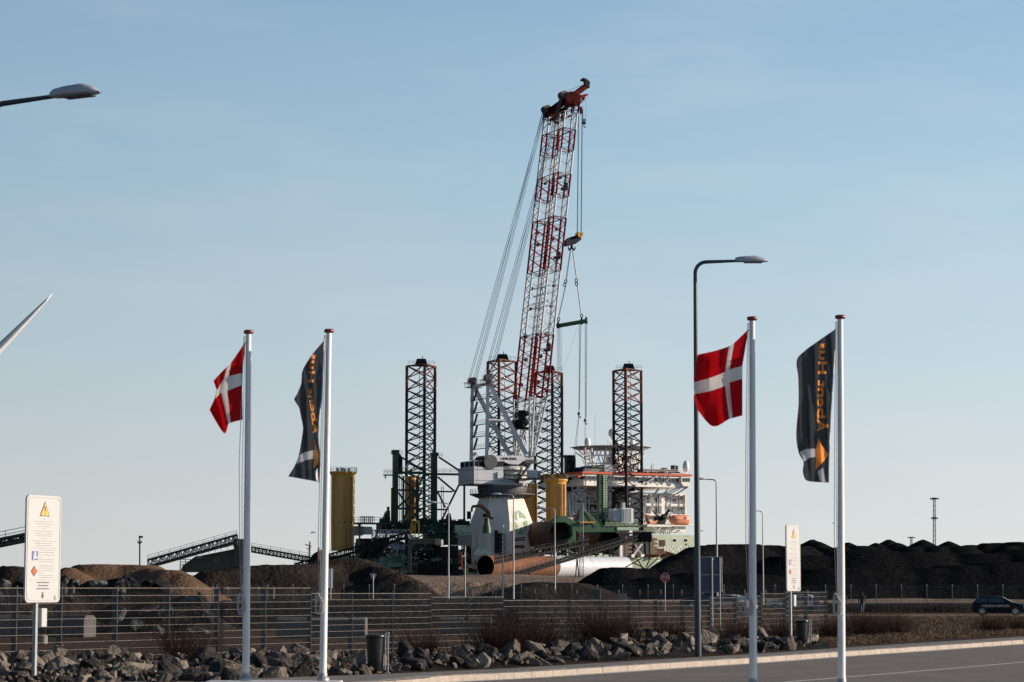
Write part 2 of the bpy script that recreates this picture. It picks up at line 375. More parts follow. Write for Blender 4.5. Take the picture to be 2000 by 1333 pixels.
# ================================================================ GROUND
_rng = np.random.RandomState(5); _T = _rng.rand(256, 256)
def vn(X, Y, sc, seed=0):
    x = X/sc + seed*17.3; y = Y/sc + seed*31.7
    xi = np.floor(x).astype(int); yi = np.floor(y).astype(int); fx = x-xi; fy = y-yi
    fx = fx*fx*(3-2*fx); fy = fy*fy*(3-2*fy)
    g = lambda a, b: _T[a % 256, b % 256]
    return (g(xi,yi)*(1-fx)+g(xi+1,yi)*fx)*(1-fy)+(g(xi,yi+1)*(1-fx)+g(xi+1,yi+1)*fx)*fy - .5
def fbm(X, Y, sc, n=4, seed=0):
    s = 0; a = 1.0
    for i in range(n): s = s + a*vn(X, Y, sc, seed+i); sc /= 2.1; a *= .55
    return s
def field(name, x0, x1, y0, y1, nx, ny, fun, material, cut=None, **kw):
    xs = np.linspace(x0, x1, nx); ys = np.linspace(y0, y1, ny); X, Y = np.meshgrid(xs, ys)
    Z = fun(X, Y); vs = np.stack([X.ravel(), Y.ravel(), Z.ravel()], 1)
    fs = []
    for j in range(ny-1):
        for i in range(nx-1):
            a = j*nx+i
            if cut is not None and max(Z[j,i], Z[j,i+1], Z[j+1,i], Z[j+1,i+1]) < cut: continue
            fs.append((a, a+1, a+nx+1, a+nx))
    used = sorted({i for f in fs for i in f}); mp = {u: k for k, u in enumerate(used)}
    me = bpy.data.meshes.new(name); me.from_pydata(vs[used].tolist(), [], [[mp[i] for i in f] for f in fs])
    me.materials.append(material); me.polygons.foreach_set('use_smooth', [True]*len(me.polygons)); me.update()
    o = bpy.data.objects.new(name, me); COL.objects.link(o); tag(o, **kw); return o
def sheet(name, pts, material, **kw):
    mb = MB(); mb.add(pts, [tuple(range(len(pts)))]); o = mb.build(name, material, recalc=False, **kw)
    if o.data.polygons[0].normal.z < 0: o.data.flip_normals()
    return o
def terr(X, Y):
    t = np.clip((Y-325)/170, 0, 1); t = t*t*(3-2*t); return 4.2*t
sheet('ground', [(-9000,-200,0),(9000,-200,0),(9000,9000,0),(-9000,9000,0)], M['soil'], kind='structure')
field('quay_ground', -260, 330, 318, 1000, 240, 150, lambda X, Y: terr(X,Y) - .12 + (fbm(X,Y,26,4,3)*1.5 + fbm(X,Y,6,3,9)*.35)*np.clip((Y-325)/80,0,1)*np.clip((620-Y)/120,.15,1), M['sand'], kind='structure')
# road, kerb, pavement
KL = [(-14,44.0),(-8,48.5)] + [tuple(G(px,py,.12)[:2]) for px,py in ((730,1334),(880,1322),(1040,1314),(1310,1297),(1480,1286.5),(1650,1274.5),(1830,1263),(2000,1251.5))]
d_ = Vector((KL[-1][0]-KL[-2][0], KL[-1][1]-KL[-2][1])); KL.append((KL[-1][0]+d_.x*3, KL[-1][1]+d_.y*3))
def offset(line, d):
    o = []
    for i, p in enumerate(line):
        a = Vector(line[max(0,i-1)]); b = Vector(line[min(len(line)-1,i+1)]); t = (b-a).normalized(); n = Vector((-t.y, t.x))
        o.append((p[0]+n.x*d, p[1]+n.y*d))
    return o
# densify
def dens(line, n=6):
    o = []
    for i in range(len(line)-1):
        p0, p1, p2, p3 = [Vector(line[max(0,min(len(line)-1,k))]) for k in (i-1,i,i+1,i+2)]
        for j in range(n):
            t = j/n; o.append(tuple(.5*((2*p1)+(-p0+p2)*t+(2*p0-5*p1+4*p2-p3)*t*t+(-p0+3*p1-3*p2+p3)*t**3)))
    return o + [line[-1]]
KD = dens(KL)
def strip(mb, A, B, za, zb=None):
    zb = za if zb is None else zb; n = len(A)
    return mb.add([(*p, za) for p in A] + [(*p, zb) for p in B], [(i, i+1, n+i+1, n+i) for i in range(n-1)])
m = MB(); near = [(p[0]+60 if i > 30 else p[0]+2*i, -20) for i, p in enumerate(KD)]
m.add([(-60,-20,.004),(-60,46,.004)] + [(*p,.004) for p in KD] + [(120,-20,.004)], [tuple(range(len(KD)+3))])
m.build('road', M['asphalt'], kind='structure')
m = MB(); strip(m, offset(KD,-.32), offset(KD,-.12), .008); m.build('road_edge_line', M['line'], kind='structure')
cl = [tuple(G(px,py)[:2]) for px,py in ((1470,1338.5),(1550,1332.5),(1700,1320),(1850,1307.5),(2000,1294.5))]; cl.append((cl[-1][0]*2-cl[-3][0], cl[-1][1]*2-cl[-3][1]))
m = MB(); strip(m, cl, offset(cl,.14), .008); m.build('road_centre_line', M['line'], kind='structure')
m = MB(); A = KD; B = offset(KD,.30)
for i in range(len(KD)-1):
    a, b, c, d = Vector((*A[i],0)), Vector((*A[i+1],0)), Vector((*B[i+1],0)), Vector((*B[i],0))
    nn = max(1, int((b-a).length/1.0))
    for j in range(nn):
        t0 = j/nn+.008; t1 = (j+1)/nn-.008; f = Vector((0,0,.14+random.uniform(-.004,.004)))
        q = [a.lerp(b,t0), a.lerp(b,t1), d.lerp(c,t1), d.lerp(c,t0)]
        inset = [q[0].lerp(q[3],.12), q[1].lerp(q[2],.12), q[2], q[3]]
        m.hexa(q + [v+f for v in inset])
m.build('kerb', M['kerb'], kind='structure')
m = MB(); strip(m, offset(KD,.31), offset(KD,.75), .125); strip(m, offset(KD,.31), offset(KD,.31), .125, 0)
cob = bpy.data.materials.new('cobble_strip'); cob.use_nodes = True
t = cob.node_tree; b_ = t.nodes['Principled BSDF']; b_.inputs['Roughness'].default_value = .85
tc = t.nodes.new('ShaderNodeTexCoord'); vo = t.nodes.new('ShaderNodeTexVoronoi'); vo.inputs['Scale'].default_value = 5
rp = t.nodes.new('ShaderNodeValToRGB'); rp.color_ramp.elements[0].color = (.04,.035,.03,1); rp.color_ramp.elements[1].color = (.42,.38,.34,1)
rp.color_ramp.elements[0].position = .35; rp.color_ramp.elements[1].position = .6
t.links.new(tc.outputs['Object'], vo.inputs['Vector']); t.links.new(vo.outputs['Color'], rp.inputs[0]); t.links.new(rp.outputs[0], b_.inputs['Base Color'])
m.build('cobble_strip', cob, kind='structure')
PB = [(-14,50),(-9,51.2),(-4.6,54.5)] + [tuple(G(px,py,.12)[:2]) for px,py in ((880,1311),(1040,1303),(1300,1287.5),(1480,1277),(1700,1262),(2000,1243.5))]
PB.append((PB[-1][0]*2-PB[-2][0], PB[-1][1]*2-PB[-2][1]))
PD = dens(PB)
m = MB(); poly = [(*p,.12) for p in PD] + [(*p,.12) for p in offset(KD,.74)][::-1]
# matched strip
n = 60
def resample(L, n):
    L = [Vector(p) for p in L]; s = [0]
    for a, b in zip(L, L[1:]): s.append(s[-1]+(b-a).length)
    o = []
    for i in range(n):
        t = s[-1]*i/(n-1); k = max(j for j in range(len(s)) if s[j] <= t+1e-9); k = min(k, len(L)-2)
        o.append(tuple(L[k].lerp(L[k+1], (t-s[k])/max(1e-9, s[k+1]-s[k]))))
    return o
A = resample(offset(KD,.74), n); B = resample(PD, n); strip(m, A, B, .12); strip(m, B, B, .12, 0)
m.build('pavement', M['pave'], kind='structure')
# far light road edge on the right (concrete track in front of the far fence)
m = MB(); m.dbox(1600, 2100, 1178, 1182, 300, .4); a = P(1600,1182,299.8); m.build('far_track_edge', M['kerb'], kind='structure')
sheet('yard_track', [G(1560,1207),G(2100,1207),G(2100,1201.5),G(1560,1201.5)][0:4] and [tuple(G(1560,1207)[:2])+(.01,),tuple(G(2120,1207)[:2])+(.01,),tuple(G(2120,1200.5)[:2])+(.01,),tuple(G(1560,1200.5)[:2])+(.01,)], M['sand'], kind='structure')
m = MB(); ps = []
for i in range(40):
    x = -7.6 + i*.19; ps.append(x)
A = [(x*1.0-0, 77.0+.3*math.sin(x*2.1)+.2*math.sin(x*5)) for x in [-14+i*.25 for i in range(44)]]
B = [(p[0], p[1]+2.6+.6*math.sin(p[0]*1.7+1)) for p in A]
strip(m, A, B, .012); m.build('puddle', M['water'], kind='structure')
# ---------------------------------------------------------------- heaps
def cones_h(C, slope, seed, amp=.8, gul=.5):
    def h(X, Y):
        Z = np.full(X.shape, -9.0)
        wk = 1.6*min(1, amp*1.1)**1.6; wx = X + fbm(X,Y,7,3,seed)*wk; wy = Y + fbm(X,Y,7,3,seed+5)*wk
        for c in C:
            cx, cy, cz, r = c[:4]; s = c[4] if len(c) > 4 else slope
            dd = np.hypot(wx-cx, (wy-cy)); k = np.maximum(0, dd-r)
            z = cz - s*np.where(k < .3, k*k/.6, k-.15); Z = np.maximum(Z, z)
        return Z + (fbm(X,Y,9,4,seed+2)*.5*amp + np.abs(fbm(X,Y,2.6,3,seed+7))*gul)*np.clip((Z+1)/3,0,1)
    return h
def heap(name, pk, material, slope=.62, seed=0, res=.7, amp=.8, gul=.5, **kw):
    C = []
    for p in pk:
        v = P(p[0], p[1], p[2]); C.append((v.x, v.y, v.z, p[3] if len(p) > 3 else .6) + tuple(p[4:5]))
    base = lambda c: (c[2]+1)/(c[4] if len(c) > 4 else slope) + c[3] + 3
    x0 = min(c[0]-base(c) for c in C); x1 = max(c[0]+base(c) for c in C)
    y0 = min(c[1]-base(c) for c in C); y1 = max(c[1]+base(c) for c in C)
    h = cones_h(C, slope, seed, amp, gul)
    field(name, x0, x1, y0, y1, int((x1-x0)/res)+2, int((y1-y0)/res)+2, h, material, cut=-.3, **kw)
    return h
heap('gravel_heap', [(-20,1112,290,2),(20,1111,285,1.5),(34,1110,290)], M['greyheap'], seed=1, label='dark gravel heap at the far left, partly behind the warning sign', cat='gravel heap')
heap('sand_heap', [(118,1116,306),(133,1109.5,305),(160,1110,312),(195,1104,312,3),(235,1105,314,3),(272,1106,312,2.5),(304,1112,308,1),(331,1114,305,1.5),(357,1121,303)], M['brownheap'], seed=2, amp=.35, gul=.15, label='brown sand heap with a sunlit flank behind the boulders', cat='sand heap')
heap('soil_heap', [(425,1119,322,2),(460,1113,325,2),(488,1108,327,3),(553,1105,330,5),(600,1107,330,3),(624,1107,332,3),(660,1098,335,3),(688,1095,335,2.5),(720,1101,333,1),(744,1111,330,1),(775,1123,325,1),(800,1137,322,.5)], M['greyheap'], seed=3, gul=.5, amp=.6, label='long dark soil heap with a crumbly crest in front of the ship stern', cat='soil heap')
heap('soil_ridge', [(840,1144,370,3,.25),(905,1142,372,3,.2),(985,1146,365,3,.25)], M['sand'], seed=14, gul=.8, label='low sandy ridge in front of the rusty pile', cat='soil ridge')
heap('soil_ridge', [(1035,1148,330,2,.3),(1075,1141,335,4,.3),(1115,1142,337,2,.3)], M['greyheap'], seed=15, label='low dark soil ridge left of the coal heaps', cat='soil ridge')
coal1 = [(1133,1141,400,1),(1172,1124,402,1.5),(1198,1110,403,2),(1215,1108.5,403,2),(1240,1110,404,1.5),(1262,1110.5,404,1.5),(1299,1106,405,1.5),(1312,1097,407,1.5),(1335,1085.5,410,2),(1354,1078,412,2),(1372,1070,416,2.5),(1394,1067,418,3),(1414,1064.5,420,3),(1440,1066,420,3),(1462,1064,420,2)]
heap('coal_heap', coal1, M['coal'], seed=4, amp=.22, gul=.12, label='black coal heap rising from the ship hull to behind the tall lamp post', cat='coal heap')
heap('coal_heap', [(1488,1066,425,3),(1527,1068,425,3),(1560,1067,428,2),(1587,1053,455,.1,.5),(1600,1058,452,.1,.5)], M['coal'], seed=5, amp=.22, gul=.12, label='black coal heap with a double peak behind the right warning sign', cat='coal heap')
heap('coal_heap', [(1625,1071,440,3),(1656,1059,450,.1,.5),(1681,1067,440,2),(1710,1060,450,.1,.5),(1736,1054,455,.1,.5),(1753,1060,450,.1,.5)], M['coal'], seed=6, amp=.22, gul=.12, label='black coal heap with a sharp peak, right of the rightmost flagpole', cat='coal heap')
heap('coal_heap', [(1779,1069,440,2),(1803,1054,455,.1,.5),(1827,1068,440,2),(1853,1057,452,.1,.5),(1876,1068,440,2)], M['coal'], seed=7, amp=.22, gul=.12, label='black coal heap with twin cones at the foot of the lattice mast', cat='coal heap')
heap('coal_heap', [(1892,1065,445,1),(1926,1062,445,1),(1948,1061,445,1),(1967,1067,440,1),(1995,1060,445,3),(2040,1060,445,4)], M['coal'], seed=8, amp=.22, gul=.12, label='black coal heap at the right edge of the picture above the dark car', cat='coal heap')
heap('coal_bank', [(x, 1083+6*math.sin(x*.021)+3*math.sin(x*.055), 415, 3.5, .5) for x in range(1545,2080,17)], M['coal'], seed=19, amp=.35, gul=.2, label='high even coal bench just under the peaked coal heaps', cat='coal bank')
heap('coal_bank', [(x+dx,y+dx*.05,372,4,.4) for x,y in ((1180,1146),(1250,1138),(1320,1130),(1400,1122),(1480,1124),(1560,1130),(1600,1126),(1640,1112),(1690,1112),(1725,1115),(1790,1122),(1850,1112),(1910,1106),(1980,1100),(2050,1100)) for dx in (-22,0,22)], M['coal'], seed=9, amp=.4, gul=.2, label='long low coal bank lying in front of the peaked coal heaps', cat='coal bank')
hb = heap('rubble_bank', [(-20,1168,116,2),(60,1163,118,2),(140,1160,120,2),(200,1161,120,2),(260,1163,120,1.5),(300,1172,119,1),(340,1190,117,1),(385,1212,114,.6)], M['dsoil'], seed=10, res=.35, amp=.5, label='dark rubble bank under the boulders at the left', cat='rubble bank')
heap('soil_bank', [(x,1178+4*math.sin(x*.03),132,3,.5) for x in range(440,1010,35)], M['dsoil'], seed=12, res=.5, amp=.35, gul=.25, label='low dark soil bank behind the near mesh fence', cat='soil bank')
heap('ditch_bank', [(x,1184+1.2*math.sin(x*.05),208,.8,.7) for x in range(1600,2080,9)], M['dsoil'], seed=26, res=.5, amp=.25, gul=.2, label='dark overgrown ditch bank along the yard track, behind person and car', cat='bank')
heap('far_bank', [(x,1180,282,2,.3) for x in range(1610,2080,28)], M['dsoil'], seed=16, res=.8, amp=.3, gul=.3, label='low dark bank along the track behind the parked dark car', cat='bank')
# ---------------------------------------------------------------- rocks and boulders
def rockmesh(name, k, material, flat=1.0, npts=15):
    rr = random.Random(k); bm = bmesh.new()
    for _ in range(npts):
        v = Vector((rr.gauss(0,1), rr.gauss(0,1), rr.gauss(0,1))).normalized() * rr.uniform(.8,1.05)
        bm.verts.new((v.x*1.15, v.y*.85, v.z*.75*flat))
    g = bmesh.ops.convex_hull(bm, input=bm.verts)
    bmesh.ops.delete(bm, geom=[v for v in bm.verts if not v.link_faces], context='VERTS')
    bmesh.ops.bevel(bm, geom=bm.edges[:], offset=.05, segments=1, affect='EDGES')
    bmesh.ops.recalc_face_normals(bm, faces=bm.faces)
    me = bpy.data.meshes.new(name); bm.to_mesh(me); bm.free(); me.materials.append(material); return me
RM = [rockmesh('rock', i, (M['rock'],M['rockd'],M['rockp'],M['rock'],M['rockd'])[i%5], random.uniform(.7,1.1)) for i in range(20)]
def rtop(px): return np.interp(px, [-30,100,300,500,650,900,1050,1200,1300,1400,1500,1590], [1297,1295,1292,1290,1287,1282,1275,1262,1253,1252,1254,1259])
def rbot(px): return np.interp(px, [-30,420,640,880,1040,1300,1480,1590], [1350,1345,1327,1309,1301,1286,1275,1268])
ROCKS = []
WPX = np.linspace(-25,1590,300); WW = np.cumsum((rbot(WPX)-rtop(WPX))**.7); WW = WW/WW[-1]
for i in range(296):
    px = float(np.interp(random.random(), WW, WPX)); lo, hi = rtop(px), rbot(px); f = random.random()
    g = G(px, lo + (hi-lo)*f); sz = min(.38, max(.17, random.lognormvariate(-1.40,.26))) * (1 + max(0,px)/4200)
    o = bpy.data.objects.new('rock', RM[i % 20]); COL.objects.link(o)
    zup = .10 + .26*(1-f)*(.5+.5*random.random())
    o.location = (g.x, g.y + (0 if f < .9 else .2), zup*.5 + sz*.2); o.scale = (sz*random.uniform(.8,1.4), sz*random.uniform(.8,1.2), sz*random.uniform(.8,1.25))
    o.rotation_euler = (random.uniform(-.9,.9), random.uniform(-.9,.9), random.uniform(0,6.3))
    ROCKS.append((px, f, sz, i%5, o))
ORD = ['', 'second', 'third', 'fourth', 'fifth', 'sixth', 'seventh', 'eighth', 'ninth', 'tenth']
def relabel(L, cat, group):
    """L: (px, text, object); equal texts are told apart by their order from the left"""
    d = {}
    for px, tx, o in sorted(L, key=lambda t: t[0]): d.setdefault(tx, []).append(o)
    for tx, os_ in d.items():
        for k, o in enumerate(os_): tag(o, tx if k == 0 and len(os_) == 1 else tx + (', leftmost' if k == 0 else ', %s from left' % ORD[min(k,9)]), cat, group)
MARKS = [(50,'left of the left sign post'),(110,'at the left sign post'),(220,'right of the left sign post'),(330,'below the boulders'),(450,'left of the first flagpole'),(520,'at the first flagpole foot'),(600,'between first and second flagpoles'),(680,'at the second flagpole foot'),(780,'beside the near bin'),(900,'right of the near bin'),(1000,'below the widest shrub'),(1090,'left of the marker stone'),(1180,'right of the marker stone'),(1270,'between marker stone and tall lamp'),(1345,'left of the tall lamp post'),(1420,'right of the tall lamp post'),(1510,'around the third flagpole'),(1700,'beside the far bin')]
relabel([(px, '%s %s rock, %s, %s' % ('large' if sz > .27 else 'small' if sz < .19 else 'mid-sized', ('grey','dark','pale','grey','dark')[t], 'front row' if f > .66 else 'back row' if f < .33 else 'middle row', next(m_ for x, m_ in MARKS if px < x)), o) for px, f, sz, t, o in ROCKS], 'rock', 'rocks of the roadside rip-rap band')
# earth under the rock band
m = MB(); n = 70; vs = []
for i in range(n):
    px = -60 + 1680*i/(n-1)
    for f, z in ((-.25,0.0),(.1,.13),(.5,.14),(.9,.03),(1.0,-.02)):
        g = G(px, rtop(px) + (rbot(px)-rtop(px))*f if f > 0 else rtop(px)-2); vs.append((g.x, g.y, z+random.uniform(-.03,.03) if 0 < f < 1 else z-.02))
m.add(vs, [(i*5+j, i*5+j+1, i*5+j+6, i*5+j+5) for i in range(n-1) for j in range(4)], True); m.build('verge_soil', M['dsoil'], kind='structure')
BM = [rockmesh('boulder', 50+i, M['boulder'], 1.0, 18) for i in range(10)]
BLD = []
for i in range(130):
    px = random.uniform(-10, 420); D = random.uniform(108, 122)
    if i < 22: px = random.uniform(0, 310); D = random.uniform(118, 122)
    v = P(px, 1150, D); z = float(hb(np.array([[v.x]]), np.array([[v.y]]))[0,0])
    if z < -.2: 
        if px < 300 or random.random() < .5: continue
        z = 0
    o = bpy.data.objects.new('boulder', BM[i % 10]); COL.objects.link(o); sz = random.uniform(.22,.6)
    o.location = (v.x, v.y, z + sz*.25); o.scale = (sz*random.uniform(.9,1.4), sz, sz*random.uniform(.8,1.2)); o.rotation_euler = (random.uniform(-1,1), random.uniform(-1,1), random.uniform(0,6.3))
    BLD.append((px, '%s boulder %s of left rubble bank, %s' % ('big' if sz > .47 else 'small' if sz < .33 else 'mid-sized', 'on top' if D > 118 else 'at the foot' if D < 112 else 'on the slope', 'left of the sign' if px < 45 else 'behind the sign' if px < 112 else 'above lit concrete block' if px < 200 else 'right of concrete block' if px < 290 else 'near its right end' if px < 360 else 'at its right end'), o))
relabel(BLD, 'boulder', 'boulders piled behind the fence at the left')
# small rubble filling the gaps of the rock band: uncountable
sm = MB(); RS = [rockmesh('tmp', 200+k, M['rock'], 1.0, 9) for k in range(8)]; RV = [([v.co.copy() for v in r_.vertices], [tuple(p.vertices) for p in r_.polygons]) for r_ in RS]
for k in range(1500):
    px = float(np.interp(random.random(), WW, WPX)); g = G(px, rtop(px)-3+(rbot(px)-rtop(px)+2)*random.uniform(.0,1.0)); s_ = random.uniform(.05,.165); z = .05+.16*random.random()
    e_ = Euler((random.uniform(-1,1),random.uniform(-1,1),random.uniform(0,6.3))).to_matrix(); vv, ff = RV[k%8]; sm.mi = random.choice((0,0,1,1,2)); sm.add([g+Vector((0,0,z))+e_@(v*s_) for v in vv], ff)
for r_ in RS: bpy.data.meshes.remove(r_)
sm.build('rubble', [M['rock'],M['rockd'],M['rockp']], kind='stuff')
# dry grass
def blades(name, regs, n, hmin, hmax, material, **kw):
    mb = MB(); vs = []; fs = []
    for _ in range(n):
        px, py = random.choice(regs)()
        if px > 1575 and py > np.interp(px,[1560,1700,2000],[1270,1262,1243])-4.5: continue
        if px <= 1575 and py > rbot(px)-5: continue
        g = G(px, py); h = random.uniform(hmin,hmax); a = random.uniform(0,6.28); wd = random.uniform(.004,.009)*(1+g.y/90)
        lean = Vector((random.gauss(-.1,.35), random.gauss(0,.35), 0))*h; u = Vector((math.cos(a), math.sin(a), 0))*wd
        k = len(vs); vs += [g-u, g+u, g+lean*.4+Vector((0,0,h*.6))+u*.6, g+lean+Vector((0,0,h))]; fs.append((k,k+1,k+2,k+3))
    mb.add(vs, fs); return mb.build(name, material, recalc=False, **kw)
def reg(x0,x1,y0,y1):
    return lambda: (random.uniform(x0,x1), random.uniform(y0,y1))
def verge():
    px = random.uniform(1560,2010); yb = np.interp(px,[1560,1700,2000],[1270,1262,1243]); return px, yb - abs(random.gauss(0,5)) - 4.6
def base():
    px = random.uniform(-10,1600); t = rtop(px); return px, random.uniform(t-14, t+6)
blades('dry_grass', [reg(1590,2010,1205,1262), reg(1590,2010,1208,1262), verge, base, reg(1000,1600,1200,1265), reg(1600,2010,1204,1215)], 95000, .02, .11, M['grass'], kind='stuff')
def shrub(px, py, h, w_, n=260, label='', D=None):
    h *= 1.12; n = int(n*1.4)
    g = G(px, py) if D is None else P(px, py, D); mb = MB()
    for _ in range(n):
        a = random.uniform(0,6.28); r = abs(random.gauss(0,w_*.5)); b = Vector((g.x+math.cos(a)*r*.8, g.y+math.sin(a)*r*.6, 0))
        hh = h*random.uniform(.35,1)*(1-.35*min(1,(r/w_)**2)); d = Vector((math.cos(a)*.35+random.gauss(0,.3), math.sin(a)*.35+random.gauss(0,.3), 1))*hh
        mid = b+d*.55+Vector((random.gauss(0,.05),random.gauss(0,.05),0)); e = b+d; rr = .007
        u = Vector((1,0,0))*rr; k = Vector((0,1,0))*rr
        mb.add([b-u, b+u, mid+u*.8, mid-u*.8], [(0,1,2,3)]); mb.add([mid-u*.8, mid+u*.8, e], [(0,1,2)]); mb.add([b-k, b+k, mid+k*.8, mid-k*.8], [(0,1,2,3)])
        for _ in range(5):
            t = random.uniform(.3,1); s = (b.lerp(mid,t/.55) if t < .55 else mid.lerp(e,(t-.55)/.45)); q = s + Vector((random.gauss(0,.16),random.gauss(0,.16),random.uniform(.02,.22)))
            mb.add([s-u*.7, s+u*.7, q], [(0,1,2)])
    tag(mb.build('dry_shrub', M['twig'], recalc=False), label, 'shrub', 'leafless shrubs along the mesh fence')
for px, py, h, w_, n, lb in ((985,1283,1.5,1.3,420,'leafless brown shrub, widest one, against the fence left of the centre'),(1050,1278,1.3,1.3,380,'leafless brown shrub beside the pale marker stone'),
    (1165,1268,1.7,1.1,360,'tall leafless shrub between two fence posts right of the marker stone'),(1215,1262,1.1,1.0,260,'low leafless shrub right of the tall one'),
    (820,1288,1.2,.8,110,'thin leafless shrub just right of the roadside bin'),(345,1290,1.3,.8,110,'sparse twiggy shrub in front of the boulders'),(390,1290,1.0,.6,70,'small sparse twiggy shrub in front of the puddle'),
    (1310,1256,1.0,1.0,200,'leafless shrub left of the tall lamp post'),(1440,1257,1.0,1.2,220,'leafless shrub behind the third flagpole'),(1530,1252,1.0,1.2,220,'leafless shrub by the foot of the right warning sign'),
    (1625,1245,.9,1.3,240,'bushy dry shrub left of the fourth flagpole foot'),(1690,1240,1.1,1.8,380,'broad dry shrub in the field right of the fourth flagpole'),(1745,1236,.9,1.4,240,'low dry shrub in the middle of the right field'),
    (1935,1232,.8,1.2,240,'dark dry shrub below the parked dark car'),(1985,1230,.7,1.0,140,'dry shrub at the right edge of the field'),(1010,1160,.01,.01,0,'') ):
    if n: shrub(px, py, h, w_, n, lb)
# ================================================================ FOREGROUND OBJECTS
# flagpoles -------------------------------------------------------
def flagpole(px, ytop, D, zbase, lean, label):
    tp = P(px, ytop+6, D); r = thing('flagpole', label, 'flagpole', (tp.x, D, zbase), 'four white flagpoles by the road'); H = tp.z; o = Vector((tp.x, D, 0))
    L = Vector((lean, 0, 0)); m = MB(); N = 6
    for i in range(N):
        a, b = i/N, (i+1)/N; ra = .071-.020*a; rb = .071-.020*b
        m.tube(o+L*(a-1)+Vector((0,0,zbase+(H-zbase)*a)), o+L*(b-1)+Vector((0,0,zbase+(H-zbase)*b)), ra, 20, rb, cap=(i in (0,N-1)))
    m.build('pole', M['pole'], r)
    m = MB(); m.lathe((tp.x, D, H), [(.03,-.01),(.088,.0),(.094,.02),(.094,.05),(.08,.066),(.03,.072)], 20); m.build('finial', M['polecap'], r)
    m = MB(); m.lathe((tp.x-lean, D, zbase), [(.12,0),(.12,.05),(.085,.06),(.082,.14)], 18); m.build('base_collar', M['galv'], r)
    m = MB(); x = tp.x-.085
    pts = [Vector((x, D-.02, H-.06)), Vector((x-.10+.0, D-.05, (H+1.4)/2)), Vector((x-.05, D-.06, 2.2))]
    m.path([Vector((x,D-.03,H-.05)), Vector((x-.06,D-.05,4.5)), Vector((x-.045-lean*.6,D-.06,3.0)), Vector((x-.01-lean*.8,D-.08,1.95))], .006, 4)
    m.path([Vector((x+.02,D-.03,H-.05)), Vector((x-.01-lean*.4,D-.05,4.0)), Vector((x+.01-lean*.8,D-.08,1.95))], .005, 4)
    for k in range(3):   # coiled halyard on the cleat
        c = Vector((x-.03-lean*.8+.02*k, D-.09-.01*k, 2.0-.03*k)); q = []
        for j in range(15):
            t = 2*math.pi*j/14; q.append(c + Vector((.045*math.sin(t)*(1+.3*k), .01*math.cos(3*t), -.20+.20*math.cos(t)*(1-.15*k))))
        m.path(q, .011, 5)
    m.build('halyard', M['rope'], r)
    return r
flagpole(485.5, 646, 46, .36, -.02, 'leftmost white flagpole with maroon cap, flying a red and white flag')
flagpole(642.5, 644, 46, .36, .065, 'second white flagpole from the left, with a charcoal banner')
flagpole(1469, 620, 43.8, .34, .05, 'third white flagpole from the left, in front of the tall lamp post')
flagpole(1641, 617, 43.8, .34, .065, 'rightmost white flagpole with a charcoal banner')
for x0, x1, D, lb in ((405,668,46,'white concrete plinth carrying the two left flagpoles'),(1440,1672,43.8,'white concrete plinth carrying the two right flagpoles')):
    m = MB(); a = P(x0,1300,D); b = P(x1,1300,D); m.box(((a.x+b.x)/2, D, .17), (b.x-a.x, .6, .36))
    m.build('plinth', M['white'], bevel=.02, label=lb, cat='plinth')
# flags -----------------------------------------------------------
def cr(vals, t):
    n = len(vals)-1; i = min(int(t), n-1); f = t-i
    p = [vals[max(0,min(n,k))] for k in (i-1,i,i+1,i+2)]
    return .5*((2*p[1])+(-p[0]+p[2])*f+(2*p[0]-5*p[1]+4*p[2]-p[3])*f*f+(-p[0]+3*p[1]-3*p[2]+p[3])*f**3)
def crossflag(rows, D, ph, label):
    us = [0,.324,.432,.7,1]; vsn = [0,.43,.57,1]; nu, nv = 56, 44; V = []; UV = []
    R_ = [[Vector(p) for p in r] for r in rows]
    for j in range(nv+1):
        v = j/nv; tv = np.interp(v, vsn, [0,1,2,3])
        for i in range(nu+1):
            u = i/nu; tu = np.interp(u, us, [0,1,2,3,4])
            q = [cr(r, tu) for r in R_]
            k = int(min(tv,2)); p = q[k].lerp(q[k+1], tv-k)
            dep = .75*u + .12*u**.5*math.sin(u*15+v*3.2+ph) + .03*math.sin(v*17+u*9)*u + .05*u*math.sin(u*25-v*5+ph*2) + .05*math.sin(v*6+u*6+ph)*u
            V.append(P(p.x, p.y, D+dep)); UV.append((u, v))
    me = bpy.data.meshes.new('flag'); fs = [(j*(nu+1)+i, j*(nu+1)+i+1, (j+1)*(nu+1)+i+1, (j+1)*(nu+1)+i) for j in range(nv) for i in range(nu)]
    me.from_pydata([tuple(v) for v in V], [], fs); ul = me.uv_layers.new(name='UVMap')
    for l in me.loops: ul.data[l.index].uv = UV[l.vertex_index]
    me.materials.append(M['dannebrog']); me.polygons.foreach_set('use_smooth', [True]*len(fs)); me.update()
    o = bpy.data.objects.new('flag', me); COL.objects.link(o); tag(o, label, 'flag'); return o
crossflag([[(480,667),(452,708),(444,716),(430,730),(417,744)],[(473,729),(447,735),(437,741),(428,756),(423,762)],[(473,752),(444,764),(432,768),(425,774),(418,782)],[(474,820),(451,826),(446,829),(437,846),(409,801)]], 46.0, .6,
    'red flag with a white cross, folded and drooping on the leftmost pole')
crossflag([[(1462,643),(1434,670),(1423,677),(1395,686),(1362,693)],[(1450,715),(1425,722),(1416,727),(1388,738),(1355,747)],[(1450,740),(1425,748),(1416,754),(1388,764),(1355,771)],[(1450,812),(1431,817),(1424,819),(1392,833),(1362,801)]], 43.8, 2.0,
    'red flag with a white cross, spread out beside the tall lamp post')
